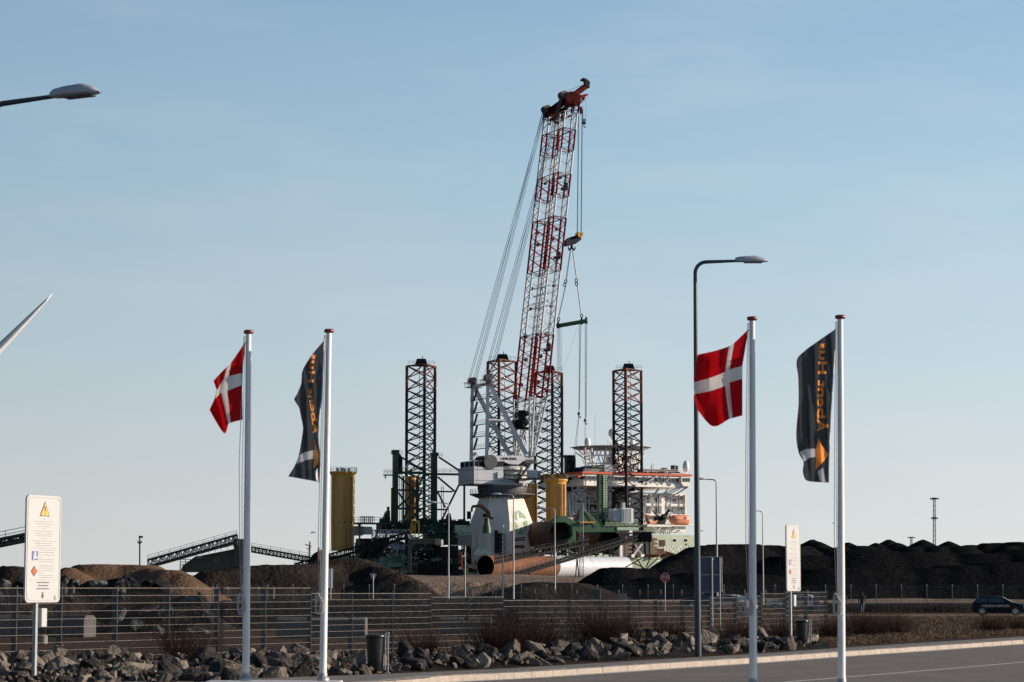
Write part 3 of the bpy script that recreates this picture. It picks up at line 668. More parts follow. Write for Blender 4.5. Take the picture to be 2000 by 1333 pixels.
def banner(L, Rr, D, ph, label, decs, txt):
    """L, Rr: left and right outline points (px,py) top to bottom; the banner hangs between them"""
    nu, nv = 110, 280; tl = len(L)-1; trr = len(Rr)-1; L = [Vector(p) for p in L]; Rr = [Vector(p) for p in Rr]
    def arc(A, t):
        s = [0]
        for a, b in zip(A, A[1:]): s.append(s[-1]+(b-a).length)
        return cr(A, np.interp(t*s[-1], s, range(len(A))))
    def dep(px, py):
        x = px/13.0; y = py/60.0
        return .05*math.sin(x*2.6+y*.8+ph)+.04*math.sin(x*4.7-y*1.3+2*ph)+.03*math.sin(y*5+x+ph)+.02*math.sin(x*1.2+y*9)
    r = thing('banner_flag', label, 'banner', P(Rr[0].x, Rr[0].y, D), None)
    V = []; PX = []
    for j in range(nv+1):
        a = arc(L, j/nv); b = arc(Rr, j/nv)
        for i in range(nu+1):
            p = b.lerp(a, i/nu); dd = D+dep(p.x,p.y)+.35*i/nu; V.append(P(p.x, p.y, dd)); PX.append((p.x,p.y,dd))
    # the print: decorations and lettering are marked on a fine map, then every cell of the cloth takes the colour of its spot
    x0 = min(p[0] for p in PX)-2; y0 = min(p[1] for p in PX)-2; K_ = 4; Wm = int((max(p[0] for p in PX)-x0+3)*K_); Hm = int((max(p[1] for p in PX)-y0+3)*K_); mask = np.zeros((Hm, Wm), int)
    def fill(tri, val):
        t = np.array(tri)*1.0; t[:,0] = (t[:,0]-x0)*K_; t[:,1] = (t[:,1]-y0)*K_
        xa, xb = int(max(0,t[:,0].min()-1)), int(min(Wm-1,t[:,0].max()+2)); ya, yb = int(max(0,t[:,1].min()-1)), int(min(Hm-1,t[:,1].max()+2))
        if xb <= xa or yb <= ya: return
        gx, gy = np.meshgrid(np.arange(xa,xb+1), np.arange(ya,yb+1)); s_ = []
        for k in range(3):
            a, b = t[k], t[(k+1)%3]; s_.append((b[0]-a[0])*(gy-a[1])-(b[1]-a[1])*(gx-a[0]))
        m_ = ((s_[0] >= -.6)&(s_[1] >= -.6)&(s_[2] >= -.6))|((s_[0] <= .6)&(s_[1] <= .6)&(s_[2] <= .6)); mask[ya:yb+1, xa:xb+1][m_] = val
    for nm, mt, poly in decs:
        bm = bmesh.new(); bm.faces.new([bm.verts.new((x, y, 0)) for x, y in poly]); bmesh.ops.triangulate(bm, faces=bm.faces)
        for f in bm.faces: fill([(v.co.x, v.co.y) for v in f.verts], 2 if mt is M['fwhite'] else 1)
        bm.free()
    for s, path, sz in txt:    # reads upwards, mirrored
        vs, fs = text_geo(s, 1.0, .12, 'LEFT'); xm = max(v[0] for v in vs); pth = [Vector(p) for p in path]; q = []
        for x, y in vs: c = arc(pth, x/xm); q.append((c.x + y*sz, c.y))
        for f in fs: fill([q[i] for i in f], 1)
    m = MB(); m.v = V
    for j in range(nv):
        for i in range(nu):
            a = j*(nu+1)+i; f = (a, a+1, a+nu+2, a+nu+1); cx = sum(PX[k][0] for k in f)/4; cy = sum(PX[k][1] for k in f)/4
            m.f.append(f); m.sm.append(True); m.m.append(int(mask[min(Hm-1,int((cy-y0)*K_)), min(Wm-1,int((cx-x0)*K_))]))
    m.build('cloth', [M['char'], M['forange'], M['fwhite']], r, recalc=False)
    m = MB(); m.path([V[j*(nu+1)] for j in range(0, nv+1, 10)], .012, 5); m.build('hoist_rope', M['rope'], r)
    return r
banner([(1629,645),(1600,665),(1570,687),(1556,705),(1559,740),(1559.5,789),(1555,848),(1559.5,883),(1569,903),(1568,921),(1574,938),(1593,942)],
       [(1631,643),(1630,680),(1628,716),(1624,780),(1621.6,816),(1619,886),(1618,915),(1618,943)], 43.8, .4,
       'charcoal banner on the rightmost pole with readable orange lettering and an orange star shape',
       [('stripe', M['fwhite'], [(1561.5,884),(1572,878),(1582,876.5),(1594,877),(1594,893),(1582,894),(1570,902)]),
        ('emblem', M['forange'], [(1598.7,855),(1604,869),(1611,878),(1618,889),(1606,904),(1592,919),(1593,900),(1594,876)]),
        ('stripe', M['fwhite'], [(1596.5,921),(1607,914),(1611.5,942),(1602,941)])],
       [('Åbent Hus', [(1602.5,842),(1604,790),(1605,740),(1606.5,700),(1609,671)], 23)])
banner([(632.5,666),(612.7,689),(597,712),(590,728),(588,750),(580,770),(575,781),(584,797),(588,815),(591.6,835),(590,853),(584,887),(577,907),(563,931)],
       [(633,664),(631,700),(629,750),(627,785),(624,810),(621,853),(624,885),(625,915),(624,942)], 46.0, 1.9,
       'charcoal banner on the second pole, crumpled, with an orange wedge near its hem',
       [('stripe', M['fwhite'], [(583.5,890),(597,883),(613,880),(613,896),(597,899),(578.5,907)]),
        ('emblem', M['forange'], [(614,859),(618,874),(623,890),(621,906),(611.5,916),(613.5,890)]),
        ('stripe', M['fwhite'], [(620.5,914),(623.5,941),(617,939),(614.5,921)])],
       [('Åbent Hus', [(616,846),(611,800),(606,765),(609,725),(613,693)], 14)])
# warning signs ---------------------------------------------------
def warning_sign():
    r = thing('warning_sign', 'tall white warning sign', 'sign', (0,0,0), 'two tall white warning signs')
    W, H, zb = 1.40, 2.38, 1.79    # board; bottom of board above ground
    m = MB(); n = 6; rad = .12; pts = []
    for cx, cz, a0 in ((W/2-rad,H-rad,0),(-W/2+rad,H-rad,90),(-W/2+rad,rad,180),(W/2-rad,rad,270)):
        for i in range(n+1):
            a = R(a0+90*i/n); pts.append((cx+rad*math.cos(a), -.02, zb+cz+rad*math.sin(a)))
    m.prism(pts, (0,.04,0)); b = m.build('board', M['signw'], r)
    m = MB(); ix = .10; q = [(x*(1-.07), -.026, zb+H/2+(z-zb-H/2)*(1-.04)) for x, y, z in pts]
    for i in range(len(q)): m.tube(q[i], q[(i+1)%len(q)], .004, 4, cap=False)
    m.build('border_line', M['inkpale'], b)
    U = lambda px: (px-78.5)/65*W
    Z = lambda py: zb + (1177-py)/207*H
    y = -.027; m = MB()
    m.prism([(U(70),y,Z(1010)),(U(88.5),y,Z(1010)),(U(79.3),y,Z(981))], (0,.004,0)); tri = m.build('warning_triangle', M['ink'], b)
    m = MB(); m.prism([(U(72),y-.004,Z(1008.5)),(U(86.6),y-.004,Z(1008.5)),(U(79.3),y-.004,Z(985))], (0,.003,0)); m.build('triangle_field', M['amber'], tri)
    m = MB(); m.prism([(U(78.4),y-.008,Z(1001)),(U(80.2),y-.008,Z(1001)),(U(80.8),y-.008,Z(991)),(U(77.8),y-.008,Z(991))], (0,.003,0)); m.box((U(79.3),y-.007,Z(1004)),(.035,.003,.035)); m.build('exclamation_mark', M['ink'], tri)
    m = MB(); rr = random.Random(3)
    def line(py, x0, x1, h=.9):
        x = x0
        while x < x1-.5:
            wd = min(x1-x, rr.uniform(1.6,4.5)); zz = Z(py); m.box(((U(x)+U(x+wd))/2, y, zz), (U(x+wd)-U(x), .003, h/207*H)); x += wd+.7
    for py, a, b_ in ((1016,77,81),(1020.5,62,96),(1025,63,95),(1030,66,92),(1034.5,75,83),(1039,61,97),(1044,63,95),(1048,64,94),(1053,75,84),(1058,58,100),(1062.5,63,95),(1067,63,95)): line(py, a, b_, .8)
    for py in (1075.5,1080,1085,1089.5,1094,1098): line(py, 71, 99 if py not in (1089.5,) else 76, .8)
    for py in (1106,1110.5,1115.5,1120,1124.5,1129): line(py, 71, 99 if py != 1120 else 79, .8)
    m.build('lettering', M['inkpale'], b)
    m = MB()
    for py, a, b_ in ((1138.5,67.5,89.5),(1144.5,69,88),(1150.5,67,90)): line(py, a, b_, 1.8)
    m.build('bold_lettering', M['ink'], b)
    m = MB(); m.box((U(78.5),y,Z(1071.5)),(U(102)-U(55),.003,.006)); m.box((U(78.5),y,Z(1133.5)),(U(102)-U(55),.003,.006)); m.build('rule', M['inkpale'], b)
    m = MB(); m.prism([(U(57),y,Z(1095)),(U(68),y,Z(1095)),(U(68),y,Z(1078)),(U(57),y,Z(1078))], (0,.004,0)); bl = m.build('blue_pictogram', M['purple'], b)
    m = MB(); m.lathe((0,0,0), [(.001,0)], 3) if 0 else None
    for cx, cz, s in ((62.5,1081.5,1.2),):
        m.box((U(cx),y-.004,Z(cz)),(.07,.003,.06))
    m.box((U(62.2),y-.004,Z(1086)),(.09,.003,.11)); m.box((U(63.5),y-.004,Z(1090.5)),(.15,.003,.05)); m.box((U(60),y-.004,Z(1091)),(.04,.003,.13)); m.build('figure', M['signw'], bl)
    m = MB(); m.prism([(U(55.5),y,Z(1117)),(U(61.5),y,Z(1127)),(U(67.5),y,Z(1117)),(U(61.5),y,Z(1106.5))], (0,.004,0)); rd = m.build('red_diamond', M['ink'], b)
    m = MB(); m.prism([(U(56.8),y-.004,Z(1117)),(U(61.5),y-.004,Z(1125)),(U(66.2),y-.004,Z(1117)),(U(61.5),y-.004,Z(1108.5))], (0,.003,0)); m.build('diamond_field', M['orange'], rd)
    m = MB(); m.box((U(78.2),y,Z(1161)),(.05,.003,.09)); m.prism([(U(75),y,Z(1163.5)),(U(78.2),y,Z(1170)),(U(81.4),y,Z(1163.5))], (0,.003,0)); m.build('down_arrow', M['ink'], b)
    m = MB(); m.path([(U(103),y,Z(1163)),(U(101),y,Z(1166)),(U(103),y,Z(1169)),(U(101.5),y,Z(1172)),(U(99.5),y,Z(1168)),(U(103),y,Z(1163))], .008, 4); m.build('corner_mark', M['inkpale'], b)
    m = MB(); m.box((-.14,.07,(zb+H-.2)/2),(.09,.09,zb+H-.2)); m.build('post', M['galv'], r, bevel=.012)
    m = MB(); m.box((.05,.02,1.45),(.22,.14,.42), rz=0); m.build('leaflet_box', M['signw'], r, bevel=.02)
    return r
ws = warning_sign(); g = P(78.5,1330,54.3); ws.location = (g.x, 54.3, 0); ws.rotation_euler = (0,0,R(68))
ws['label'] = 'tall white warning sign at the left, nearest to the viewer'
w2 = copy_tree(ws); D2 = 4722*2.38/128; g = P(1538.5,1250,D2+2); w2.location = (g.x, D2+.0, 1.97-zb_ if False else 0); w2.rotation_euler = (0,0,R(62.5))
w2['label'] = 'tall white warning sign at the right, by the second bin'
w2.location.z = P(1538,1155,D2).z - 1.79
ws.location.z = P(78,1177,54.3).z - 1.79
# lamp posts -------------------------------------------------------
def lamp(H, arm, head, r0, r1, post, label, loc, rot, grp='street lamps', z0=0.0):
    r = thing('street_lamp', label, 'street lamp', (0,0,0), grp)
    m = MB(); N = 4; rb = .35*(H/12)
    for i in range(N):
        a, b = i/N, (i+1)/N; m.tube((0,0,z0*0+(H-rb)*a), (0,0,(H-rb)*b), r0+(r1-r0)*a, 14, r0+(r1-r0)*b, cap=(i==0))
    pts = [Vector((rb-rb*math.cos(R(a)), 0, H-rb+rb*math.sin(R(a)))) for a in range(0,91,15)] + [Vector((arm,0,H+.03)), Vector((arm+.15,0,H+.03))]
    m.path(pts, [r1]*7+[r1*.75]*2, 10); m.build('post', post, r)
    m = MB(); w = head*.19; t = head*.17; sec = []
    for x, ww, zt, zb in ((0,.45,.55,-.15),(.08,.75,.75,-.35),(.3,1,.9,-.42),(.62,1,1.0,-.42),(.85,.85,.65,-.40),(.97,.45,.1,-.36),(1,.25,-.2,-.33)):
        ring = []
        for k in range(12):
            a = 2*math.pi*k/12; yy = math.cos(a)*w*ww*.9; zz = math.sin(a); ring.append(Vector((arm+head*x, yy, H+.03 + t*(zt*zz if zz > 0 else -zb*zz*.6 + 0))))
        sec.append(ring)
    vs = [v for s_ in sec for v in s_]; fs = [(i*12+k, i*12+(k+1)%12, (i+1)*12+(k+1)%12, (i+1)*12+k) for i in range(6) for k in range(12)] + [tuple(range(12)), tuple(range(72,84))[::-1]]
    m.add(vs, fs, True); hd = m.build('lamp_head', M['lampgrey'], r)
    m = MB(); m.box((arm+head*.55, 0, H+.03-t*.27), (head*.55, w*1.3, .03)); m.build('lamp_glass', M['glass'], hd)
    m = MB(); m.box((r0*1.02,0,.9),(.02,.1,.45)) ; m.build('service_door', post, r)
    r.location = loc; r.rotation_euler = (0,0,R(rot)); return r
def lampat(px, py, D, z0, ytop, armpx, headpx, rot, rw, post, label, dir=1):
    g = P(px, py, D); H = P(px, ytop, D).z - z0; s = 4722/D
    return lamp(H, armpx/s, headpx/s, rw, rw*.55, post, label, (g.x, D, z0), rot)
lampat(1363.5, 1281, 74.6, 0, 512, 79, 64, 0, .105, M['darkpost'], 'tallest dark street lamp, in front of the coal and right of the ship')
l2 = lamp(12.42, 1.66, 1.26, .105, .062, M['darkpost'], 'street lamp whose head reaches in at the upper left edge', (0,0,0), 0); g = P(-20, 182, 51.2); l2.location = (g.x, 51.2, 0); l2.rotation_euler = (0,0,R(-27))
lampat(1401, 1190, 229, 0, 937, 22, 20, 180, .11, M['galv'], 'grey street lamp above the two-part sign back, lamp head turned left')
lampat(1491, 1178, 300, 0, 999, 8, 9, 180, .10, M['galv'], 'small far street lamp just right of the third flagpole')
lampat(1003, 1207, 168, 0, 967, 24, 20, 180, .075, M['galv'], 'grey street lamp in front of the white crane pedestal')
lampat(1084, 1189, 242, 0, 994, 18, 20, 180, .09, M['galv'], 'grey street lamp in front of the rusty and white pile')
lampat(876, 1189, 242, 0, 983, 24, 20, 180, .09, M['galv'], 'grey street lamp in front of the green lattice frame')
lampat(982, 1207, 168, 0, 1028, 4, 6, 75, .07, M['galv'], 'short lamp post left of the pedestal lamp')
# fences -------------------------------------------------------------
f1 = thing('mesh_fence', 'double-wire mesh fence with stepped panels along the rock band', 'fence', G(607,1278))
posts = [-60,32,120,228,330,426,518,607,687,766,842,914,983,1050,1113,1174,1229,1282,1334,1386,1437,1486,1533,1575,1614]
def fD(px): return 1/(.01408-3.72e-6*(px-280)) if px > 120 else 1/(.01408-3.72e-6*(px-280))
def ftop(px): return 1149 if px < 600 else 1159.5 if px < 840 else 1166.5 if px < 980 else 1173 if px < 1380 else 1168 if px < 1430 else 1165 if px < 1480 else 1160 if px < 1530 else 1157
for i in range(len(posts)-1):
    a, b = posts[i], posts[i+1]; ty = ftop(a+2); Da, Db = fD(a), fD(b); Dm = (Da+Db)/2
    zt = P(a, ty, Dm).z; A = P(a, ty, Da); B = P(b, ty, Db); A.z = B.z = 0; hgt = 2.0; zb = max(.02, zt-hgt) if zt-hgt > -.15 else zt-hgt
    m = MB(); nh = 9
    off = Vector((0,-.05,0))
    for k in range(nh+1):
        z = zb+.06+(zt-zb-.06)*k/nh
        for dy in (-.012,.012): m.tube(A+off+Vector((0,dy,z)), B+off+Vector((0,dy,z)), .0048 if k < nh else .007, 4, cap=False)
    L = (B-A).length; nw = int(L/.055); m.mi = 1
    for k in range(1, nw):
        c = A.lerp(B, k/nw)+off; m.tube(c+Vector((0,0,zb)), c+Vector((0,0,zt+.02)), .0017, 3, cap=False)
    m.build('mesh_panel', [M['fence'], M['dfence']], f1)
for i, a in enumerate(posts):
    ty = min(ftop(a-2), ftop(a+2)) if i else ftop(a); D = fD(a); v = P(a, ty-3, D); m = MB()
    m.box((v.x-.06, v.y+.06, v.z/2-.03), (.13,.08,v.z-.06)); m.mi = 1; m.box((v.x+.022,v.y-.03,v.z/2),(.035,.03,v.z)); m.box((v.x+.022,v.y-.03,v.z+.008),(.06,.05,.025)); m.build('post', [M['dfence'],M['fence']], f1)
def farfence(name, label, pxs, D, yt, yb, material, pr, mesh, cat='fence', D1=None, zb=0.0):
    r = thing(name, label, cat, P(pxs[0], 1170, D)); pts = []
    for i, px in enumerate(pxs):
        d = D if D1 is None else D + (D1-D)*i/(len(pxs)-1); v = P(px, yt, d); pts.append(v)
        m = MB(); m.tube((v.x,v.y,zb), v, pr, 6); m.build('post', material, r)
    m = MB()
    for a, b in zip(pts, pts[1:]):
        h = a.z-.1; n = 7
        for k in range(n+1): m.tube((a.x,a.y,zb+.1+(h-zb-.1)*k/n), (b.x,b.y,zb+.1+(b.z-.1-zb-.1)*k/n), .012, 3, cap=False)
        L = (Vector(b)-Vector(a)).length; nw = int(L/mesh)
        for k in range(1, nw):
            c = a.lerp(b, k/nw); m.tube((c.x,c.y,zb), (c.x,c.y,c.z-.1), .004, 3, cap=False)
    m.build('mesh', M['dfence'], r); return r
farfence('boundary_fence', 'long grey boundary fence on thin posts at the foot of the heaps', [325+49.5*i for i in range(36)], 310, 1142, 1178, M['farfence'], .055, .22)
farfence('yard_fence', 'dark mesh fence with thick posts behind the near fence, right of centre', [880+41*i for i in range(18)], 212, 1152, 1194, M['dfence'], .07, .16)
farfence('yard_fence', 'pale mesh fence section below the left soil heap', [325+30*i for i in range(8)], 205, 1146, 1190, M['fence'], .05, .2)
# bins -----------------------------------------------------------------
def bin_():
    r = thing('litter_bin', 'bin', 'bin', (0,0,0), 'two roadside litter bins')
    m = MB(); m.lathe((0,0,.08), [(.17,0),(.19,.04),(.20,.3),(.215,.6),(.225,.82)], 14); m.build('bin_bag', M['binm'], r)
    m = MB(); m.lathe((0,0,.88), [(.235,0),(.25,.01),(.25,.07),(.235,.08),(.05,.10)], 18); m.build('lid', M['binm'], r)
    m = MB(); m.box((.30,-.02,.51),(.05,.07,1.02)); m.box((.23,0,.95),(.16,.06,.04)); m.box((.23,0,.12),(.16,.06,.04)); m.box((.29,-.02,.03),(.12,.14,.05)); m.box((.24,-.09,.55),(.03,.03,.88)); m.box((.29,-.02,.99),(.1,.12,.05)); m.build('stand', M['galv'], r, bevel=.008)
    return r
b1 = bin_(); D = Dof(1318); b1.location = (P(733,1318,D).x, D, 0); b1['label'] = 'black litter bin on a grey stand behind the second flagpole, among the rocks'
b2 = copy_tree(b1); D = Dof(1265); b2.location = (P(1567,1265,D).x, D, 0); b2['label'] = 'black litter bin on a grey stand at the right end of the rocks'
# road signs -------------------------------------------------------------
D = 215.; r = thing('stop_sign', 'red octagonal stop sign on a thin post in front of the coal', 'sign', G(1299,1194)); c = P(1299,1128,D)
m = MB(); m.tube((c.x,D,0),(c.x,D,c.z+.3),.04,8); m.build('post', M['galv'], r)
def octo(rad, y): return [(c.x+rad*math.cos(R(22.5+45*i)), y, c.z+rad*math.sin(R(22.5+45*i))) for i in range(8)]
m = MB(); m.prism(octo(.43,D-.06), (0,.02,0)); pl = m.build('plate', M['signw'], r)
m = MB(); m.prism(octo(.385,D-.064), (0,.003,0)); m.build('red_field', M['red'], pl)
m = MB(); text_on(m, 'STOP', .36, lambda x, y: Vector((c.x+x*.82, D-.068, c.z+y))); m.build('lettering', M['signw'], pl)
D = 132.; r = thing('road_sign', 'back of a tall two-part road sign right of the tall lamp post', 'sign', G(1390,1223)); a = P(1366,1088.5,D); b = P(1410,1157,D)
mid = P(1366,1123,D).z
for z0, z1 in ((b.z, mid-.02),(mid+.02, a.z)):
    m = MB(); m.box(((a.x+b.x)/2, D, (z0+z1)/2), (b.x-a.x, .03, z1-z0)); pn = m.build('panel', M['signblue'], r)
    m = MB(); cx = (a.x+b.x)/2; hw = (b.x-a.x)/2
    for x0,zz0,x1,zz1 in ((-hw,z0,hw,z0),(-hw,z1,hw,z1),(-hw,z0,-hw,z1),(hw,z0,hw,z1)): m.tube((cx+x0,D-.01,zz0),(cx+x1,D-.01,zz1),.022,6)
    m.build('frame', M['galv'], pn)
for px, py, rr in ((1390,1223,.065),(1405.5,1200,.03)):
    v = P(px,1090,D); m = MB(); m.tube((v.x,D-.08,0),(v.x,D-.08,v.z),rr,10); m.build('post', M['galv'], r)
D = 180.; r = thing('yield_sign', 'back of a triangular yield sign in front of the soil heap', 'sign', G(728,1203)); a = P(722,1120.5,D); b = P(736,1120.5,D); c2 = P(729,1137,D)
m = MB(); m.prism([a,b,c2],(0,.02,0)); m.build('plate', M['galv'], r); m = MB(); m.tube((c2.x,D-.03,0),(c2.x,D-.03,a.z-.1),.035,8); m.build('post', M['galv'], r)
D = 190.; r = thing('road_sign', 'narrow blue sign seen edge-on just right of the second flagpole', 'sign', G(643,1200)); 
m = MB(); a = P(640,1111,D); b = P(648,1149,D); m.box(((a.x+b.x)/2,D,(a.z+b.z)/2),(.9,.04,a.z-b.z),rz=R(70)); m.build('panel', M['blue'], r); m = MB(); m.tube((a.x+.25,D+.05,0),(a.x+.25,D+.05,a.z),.04,8); m.build('post', M['galv'], r)
m = MB(); m.tube((b.x+.05,D-.15,b.z),(b.x+.05,D-.15,a.z),.03,6); m.build('edge_trim', M['signw'], r)
D = 200.; r = thing('road_sign', 'grey back of a rectangular sign in front of the dark machinery', 'sign', G(909,1197)); a = P(894,1045.5,D); b = P(924,1066.5,D)
m = MB(); m.box(((a.x+b.x)/2,D,(a.z+b.z)/2),(b.x-a.x,.05,a.z-b.z)); m.build('panel', mat('sign_back_grey',(.16,.15,.145),.6), r, bevel=.02); m = MB(); m.tube((a.x+.62,D+.06,0),(a.x+.62,D+.06,b.z+.3),.05,8); m.build('post', M['galv'], r)
D = 190.; r = thing('notice_board', 'small white notice board on the dark yard fence', 'sign', P(1216,1190,D)); a = P(1207,1159,D); b = P(1225,1171,D)
m = MB(); m.box(((a.x+b.x)/2,D,(a.z+b.z)/2),(b.x-a.x,.03,a.z-b.z)); m.build('panel', M['conc'], r); m = MB(); m.tube((a.x+.1,D+.03,0),(a.x+.1,D+.03,a.z),.03,6); m.tube((b.x-.1,D+.03,0),(b.x-.1,D+.03,a.z),.03,6); m.build('post', M['galv'], r)
D = 195.; m = MB(); m.dbox(1160,1173,1152,1185,D,.4); m.build('utility_cabinet', M['steel'], label='pale grey utility cabinet behind the near fence, left of the notice board', cat='cabinet', bevel=.03)
D = 205.; m = MB(); m.dbox(1588,1601,1157,1196,D,.1); m.build('blue_panel', M['signblue'], label='blue-grey upright panel at the right end of the mesh fence', cat='panel', bevel=.02)
D = 98.; c = G(1101,1249); m = MB(); m.hexa([(c.x-.3,c.y-.2,0),(c.x+.3,c.y-.2,0),(c.x+.3,c.y+.2,0),(c.x-.3,c.y+.2,0),(c.x-.2,c.y-.14,.78),(c.x+.16,c.y-.14,.78),(c.x+.16,c.y+.14,.78),(c.x-.2,c.y+.14,.78)]); m.build('marker_stone', M['conc'], bevel=.06, label='pale upright marker stone among the shrubs', cat='stone')
# concrete blocks left ---------------------------------------------------
def block(px0, px1, py0, py1, mt, lb, rot=-8, dep=.75):
    D = Dof(py1); a = P(px0,py0,D); b = P(px1,py1,D); h = a.z; L = b.x-a.x
    m = MB(); pr = [(-dep/2,0),(dep/2,0),(dep/2,h*.85),(dep*.3,h),(-dep*.3,h),(-dep/2,h*.85)]; ca, sa = math.cos(R(rot)), math.sin(R(rot)); c = Vector(((a.x+b.x)/2, D+.5, 0))
    def W(x, y, z): return c + Vector((x*ca-y*sa, x*sa+y*ca, z))
    m.prism([W(-L/2, y, z) for y, z in pr], W(L/2,0,0)-W(-L/2,0,0)); return m.build('concrete_block', mt, bevel=.03, label=lb, cat='concrete block', group='concrete barrier blocks')
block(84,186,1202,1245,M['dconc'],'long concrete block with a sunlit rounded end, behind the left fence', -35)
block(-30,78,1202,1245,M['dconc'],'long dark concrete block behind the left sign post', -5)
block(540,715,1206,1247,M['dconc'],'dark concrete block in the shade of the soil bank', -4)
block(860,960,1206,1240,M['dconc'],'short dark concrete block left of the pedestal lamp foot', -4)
c = G(85,1258); m = MB(); m.lathe((c.x,c.y,0),[(.14,0),(.15,.02),(.15,.28),(.13,.31),(.05,.33)],12); m.build('bucket', M['conc'], label='small pale bucket on the soil below the concrete block', cat='bucket')
M['headred'] = mat('boom_head_red', (.05,.005,.006), .85, scale=.5, var=.5, spec=.08)
M['emb'] = mat('emblem_green', (.22,.36,.22), .6)
# ================================================================ THE JACK-UP SHIP
S = Frame(750, 700, 28)          # a: towards the bow, b: inboard
ship = thing('jack_up_ship', 'large pale green jack-up ship with four lattice legs and a white deckhouse beyond the quay', 'ship', S.ab(50,20,4))
def rows(fr, m, px0, px1, py0, py1, b, n, w_, h_, dep=.12):
    pass
# hull
aE = S.al(S.w(1358,HZ,0))
m = MB(); zt = S.w(1000,1088,0).z; 
m.prism([S.ab(0,0,3.0), S.ab(0,0,zt), S.ab(aE-14,0,zt), S.ab(aE-10,2,3.0)], S.b*42)
hull = m.build('hull', M['hull'], ship)
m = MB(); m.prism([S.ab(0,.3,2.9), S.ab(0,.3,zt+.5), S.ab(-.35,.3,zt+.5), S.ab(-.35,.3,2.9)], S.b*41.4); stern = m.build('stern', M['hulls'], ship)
m = MB(); 
def stern_map(x, y): return S.ab(-.42, 30.5-x*1.0, 11.0+y)
text_on(m, 'INNOVATION', 1.35, lambda x, y: S.ab(-.42, 27.5-x*1.15, P(0,1088.5,725).z+y)); text_on(m, 'BREMEN', 1.0, lambda x, y: S.ab(-.42, 27.8-x*1.15, P(0,1095,725).z+y))
m.build('stern_lettering', mat('faded_lettering',(.30,.38,.36),.6), stern)
# forecastle
m = MB(); a0 = S.al(S.w(1262,HZ,0)); zf = S.w(1320,1045.5,0).z
m.prism([S.ab(a0,-.02,zt-.5), S.ab(a0,-.02,zf-3.2), S.ab(a0+2.5,-.02,zf), S.ab(aE,-.02,zf), S.ab(aE,-.02,zf-4), S.ab(aE-6,-.02,zt-.5)], S.b*40)
fore = m.build('forecastle', M['hull'], ship)
for x in (1317, 1339):
    m = MB(); c = S.w(x,1056,-.02); hw = .95
    pts = [c + S.a*(hw*sx*(1 if abs(k) else 1)) + Vector((0,0,z)) for sx, z, k in ((-1,-.35,1),(-.8,-.6,1),(.8,-.6,1),(1,-.35,1),(1,.35,1),(.8,.6,1),(-.8,.6,1),(-1,.35,1))]
    m.prism([p - S.b*.06 for p in pts], S.b*.05); q = m.build('mooring_port', M['ship'], fore)
    m = MB(); m.prism([c+(p-c)*.72 - S.b*.09 for p in pts], S.b*.03); m.build('opening', M['machine'], q)
for x, y in ((1330,1068),(1335,1068),(1340,1064),(1346,1068)):
    m = MB(); c = S.w(x,y,-.02); m.tube(c-S.b*.08, c, .3 if x == 1340 else .16, 8); m.build('scupper', M['machine'], fore)
m = MB(); c = S.w(1322,1073.5,-.05); sc = 50*.1587
vs, fs = text_geo('INNOVATION', 1.0, 0, 'CENTER'); wd = max(v[0] for v in vs)-min(v[0] for v in vs); L = S.al(S.w(1347,HZ,0))-S.al(S.w(1297,HZ,0))
m.add([c + S.a*(x/wd*L) + Vector((0,0,y*2.6)) - S.b*.06 for x, y in vs], fs); m.build('bow_lettering', M['ship'], fore)
m = MB(); p0 = S.ab(a0+3,.2,zf); m.rail([p0, S.ab(aE,.2,zf)], 1.1, 2.2, .05); m.rail([S.ab(0,.3,zt), S.ab(a0,.3,zt)], 1.1, 2.5, .05)
m.build('deck_railing', M['ship'], ship)
# side details of the lower hull: fender frames, leg wells, white pillars
m = MB(); m.fprism(S, [(1211,1100),(1211,1068),(1214,1062),(1222,1062),(1225,1068),(1225,1100)], -.6, 1.2); m.build('side_pillar', M['ship'], ship)
m = MB(); m.fbox(S,1226,1262,1063,1090,.0,1.0); m.build('leg_well', M['machine'], ship)
for x in (1226,1275):
    m = MB()
    for k in range(5):
        c = S.w(x+4, 1054+k*8.0, -.5); m.fprism(S, [(x,1050+k*8),(x+8,1052+k*8),(x+10,1054+k*8),(x+8,1056.5+k*8),(x,1057+k*8)], -.9, .8)
    m.fbox(S, x-4, x, 1048, 1092, -1.0, 0); m.build('jacking_rack', mat('weathered_rack',(.15,.10,.08),.8) if x == 1226 else bpy.data.materials['weathered_rack'], ship)
m = MB(); m.fbox(S,1238,1262,1062,1088,-.1,.4); m.build('dark_bay', M['black'], ship)
m = MB()
for q in (((1238,1084),(1254,1063)),((1254,1084),(1240,1063))): m.bar(S.w(*q[0],-1.2), S.w(*q[1],-1.2), .55)
m.fbox(S,1234,1240,1083,1089,-1.6,-.8); m.fbox(S,1253,1259,1083,1089,-1.6,-.8); m.build('cross_brace', M['ship'], ship)
m = MB(); m.fbox(S,1288,1300,1055,1068,-.1,.5); m.fbox(S,1280,1298,1072,1086,-.1,.5); m.build('bulwark_opening', M['rustd'], ship)
# main deck clutter on the right: decks, vents, pipes
m = MB(); m.fbox(S,1150,1225,1071,1088,1,3)
m.fbox(S,1170,1212,1064,1071,2,6); rr = random.Random(8)
for i in range(26):
    x = rr.uniform(1105,1225); h = rr.uniform(2,7); m.fbox(S, x, x+rr.uniform(1.5,4), 1071-h, 1080, .5, rr.uniform(1,3))
m.build('deck_housing', M['glight'], ship)
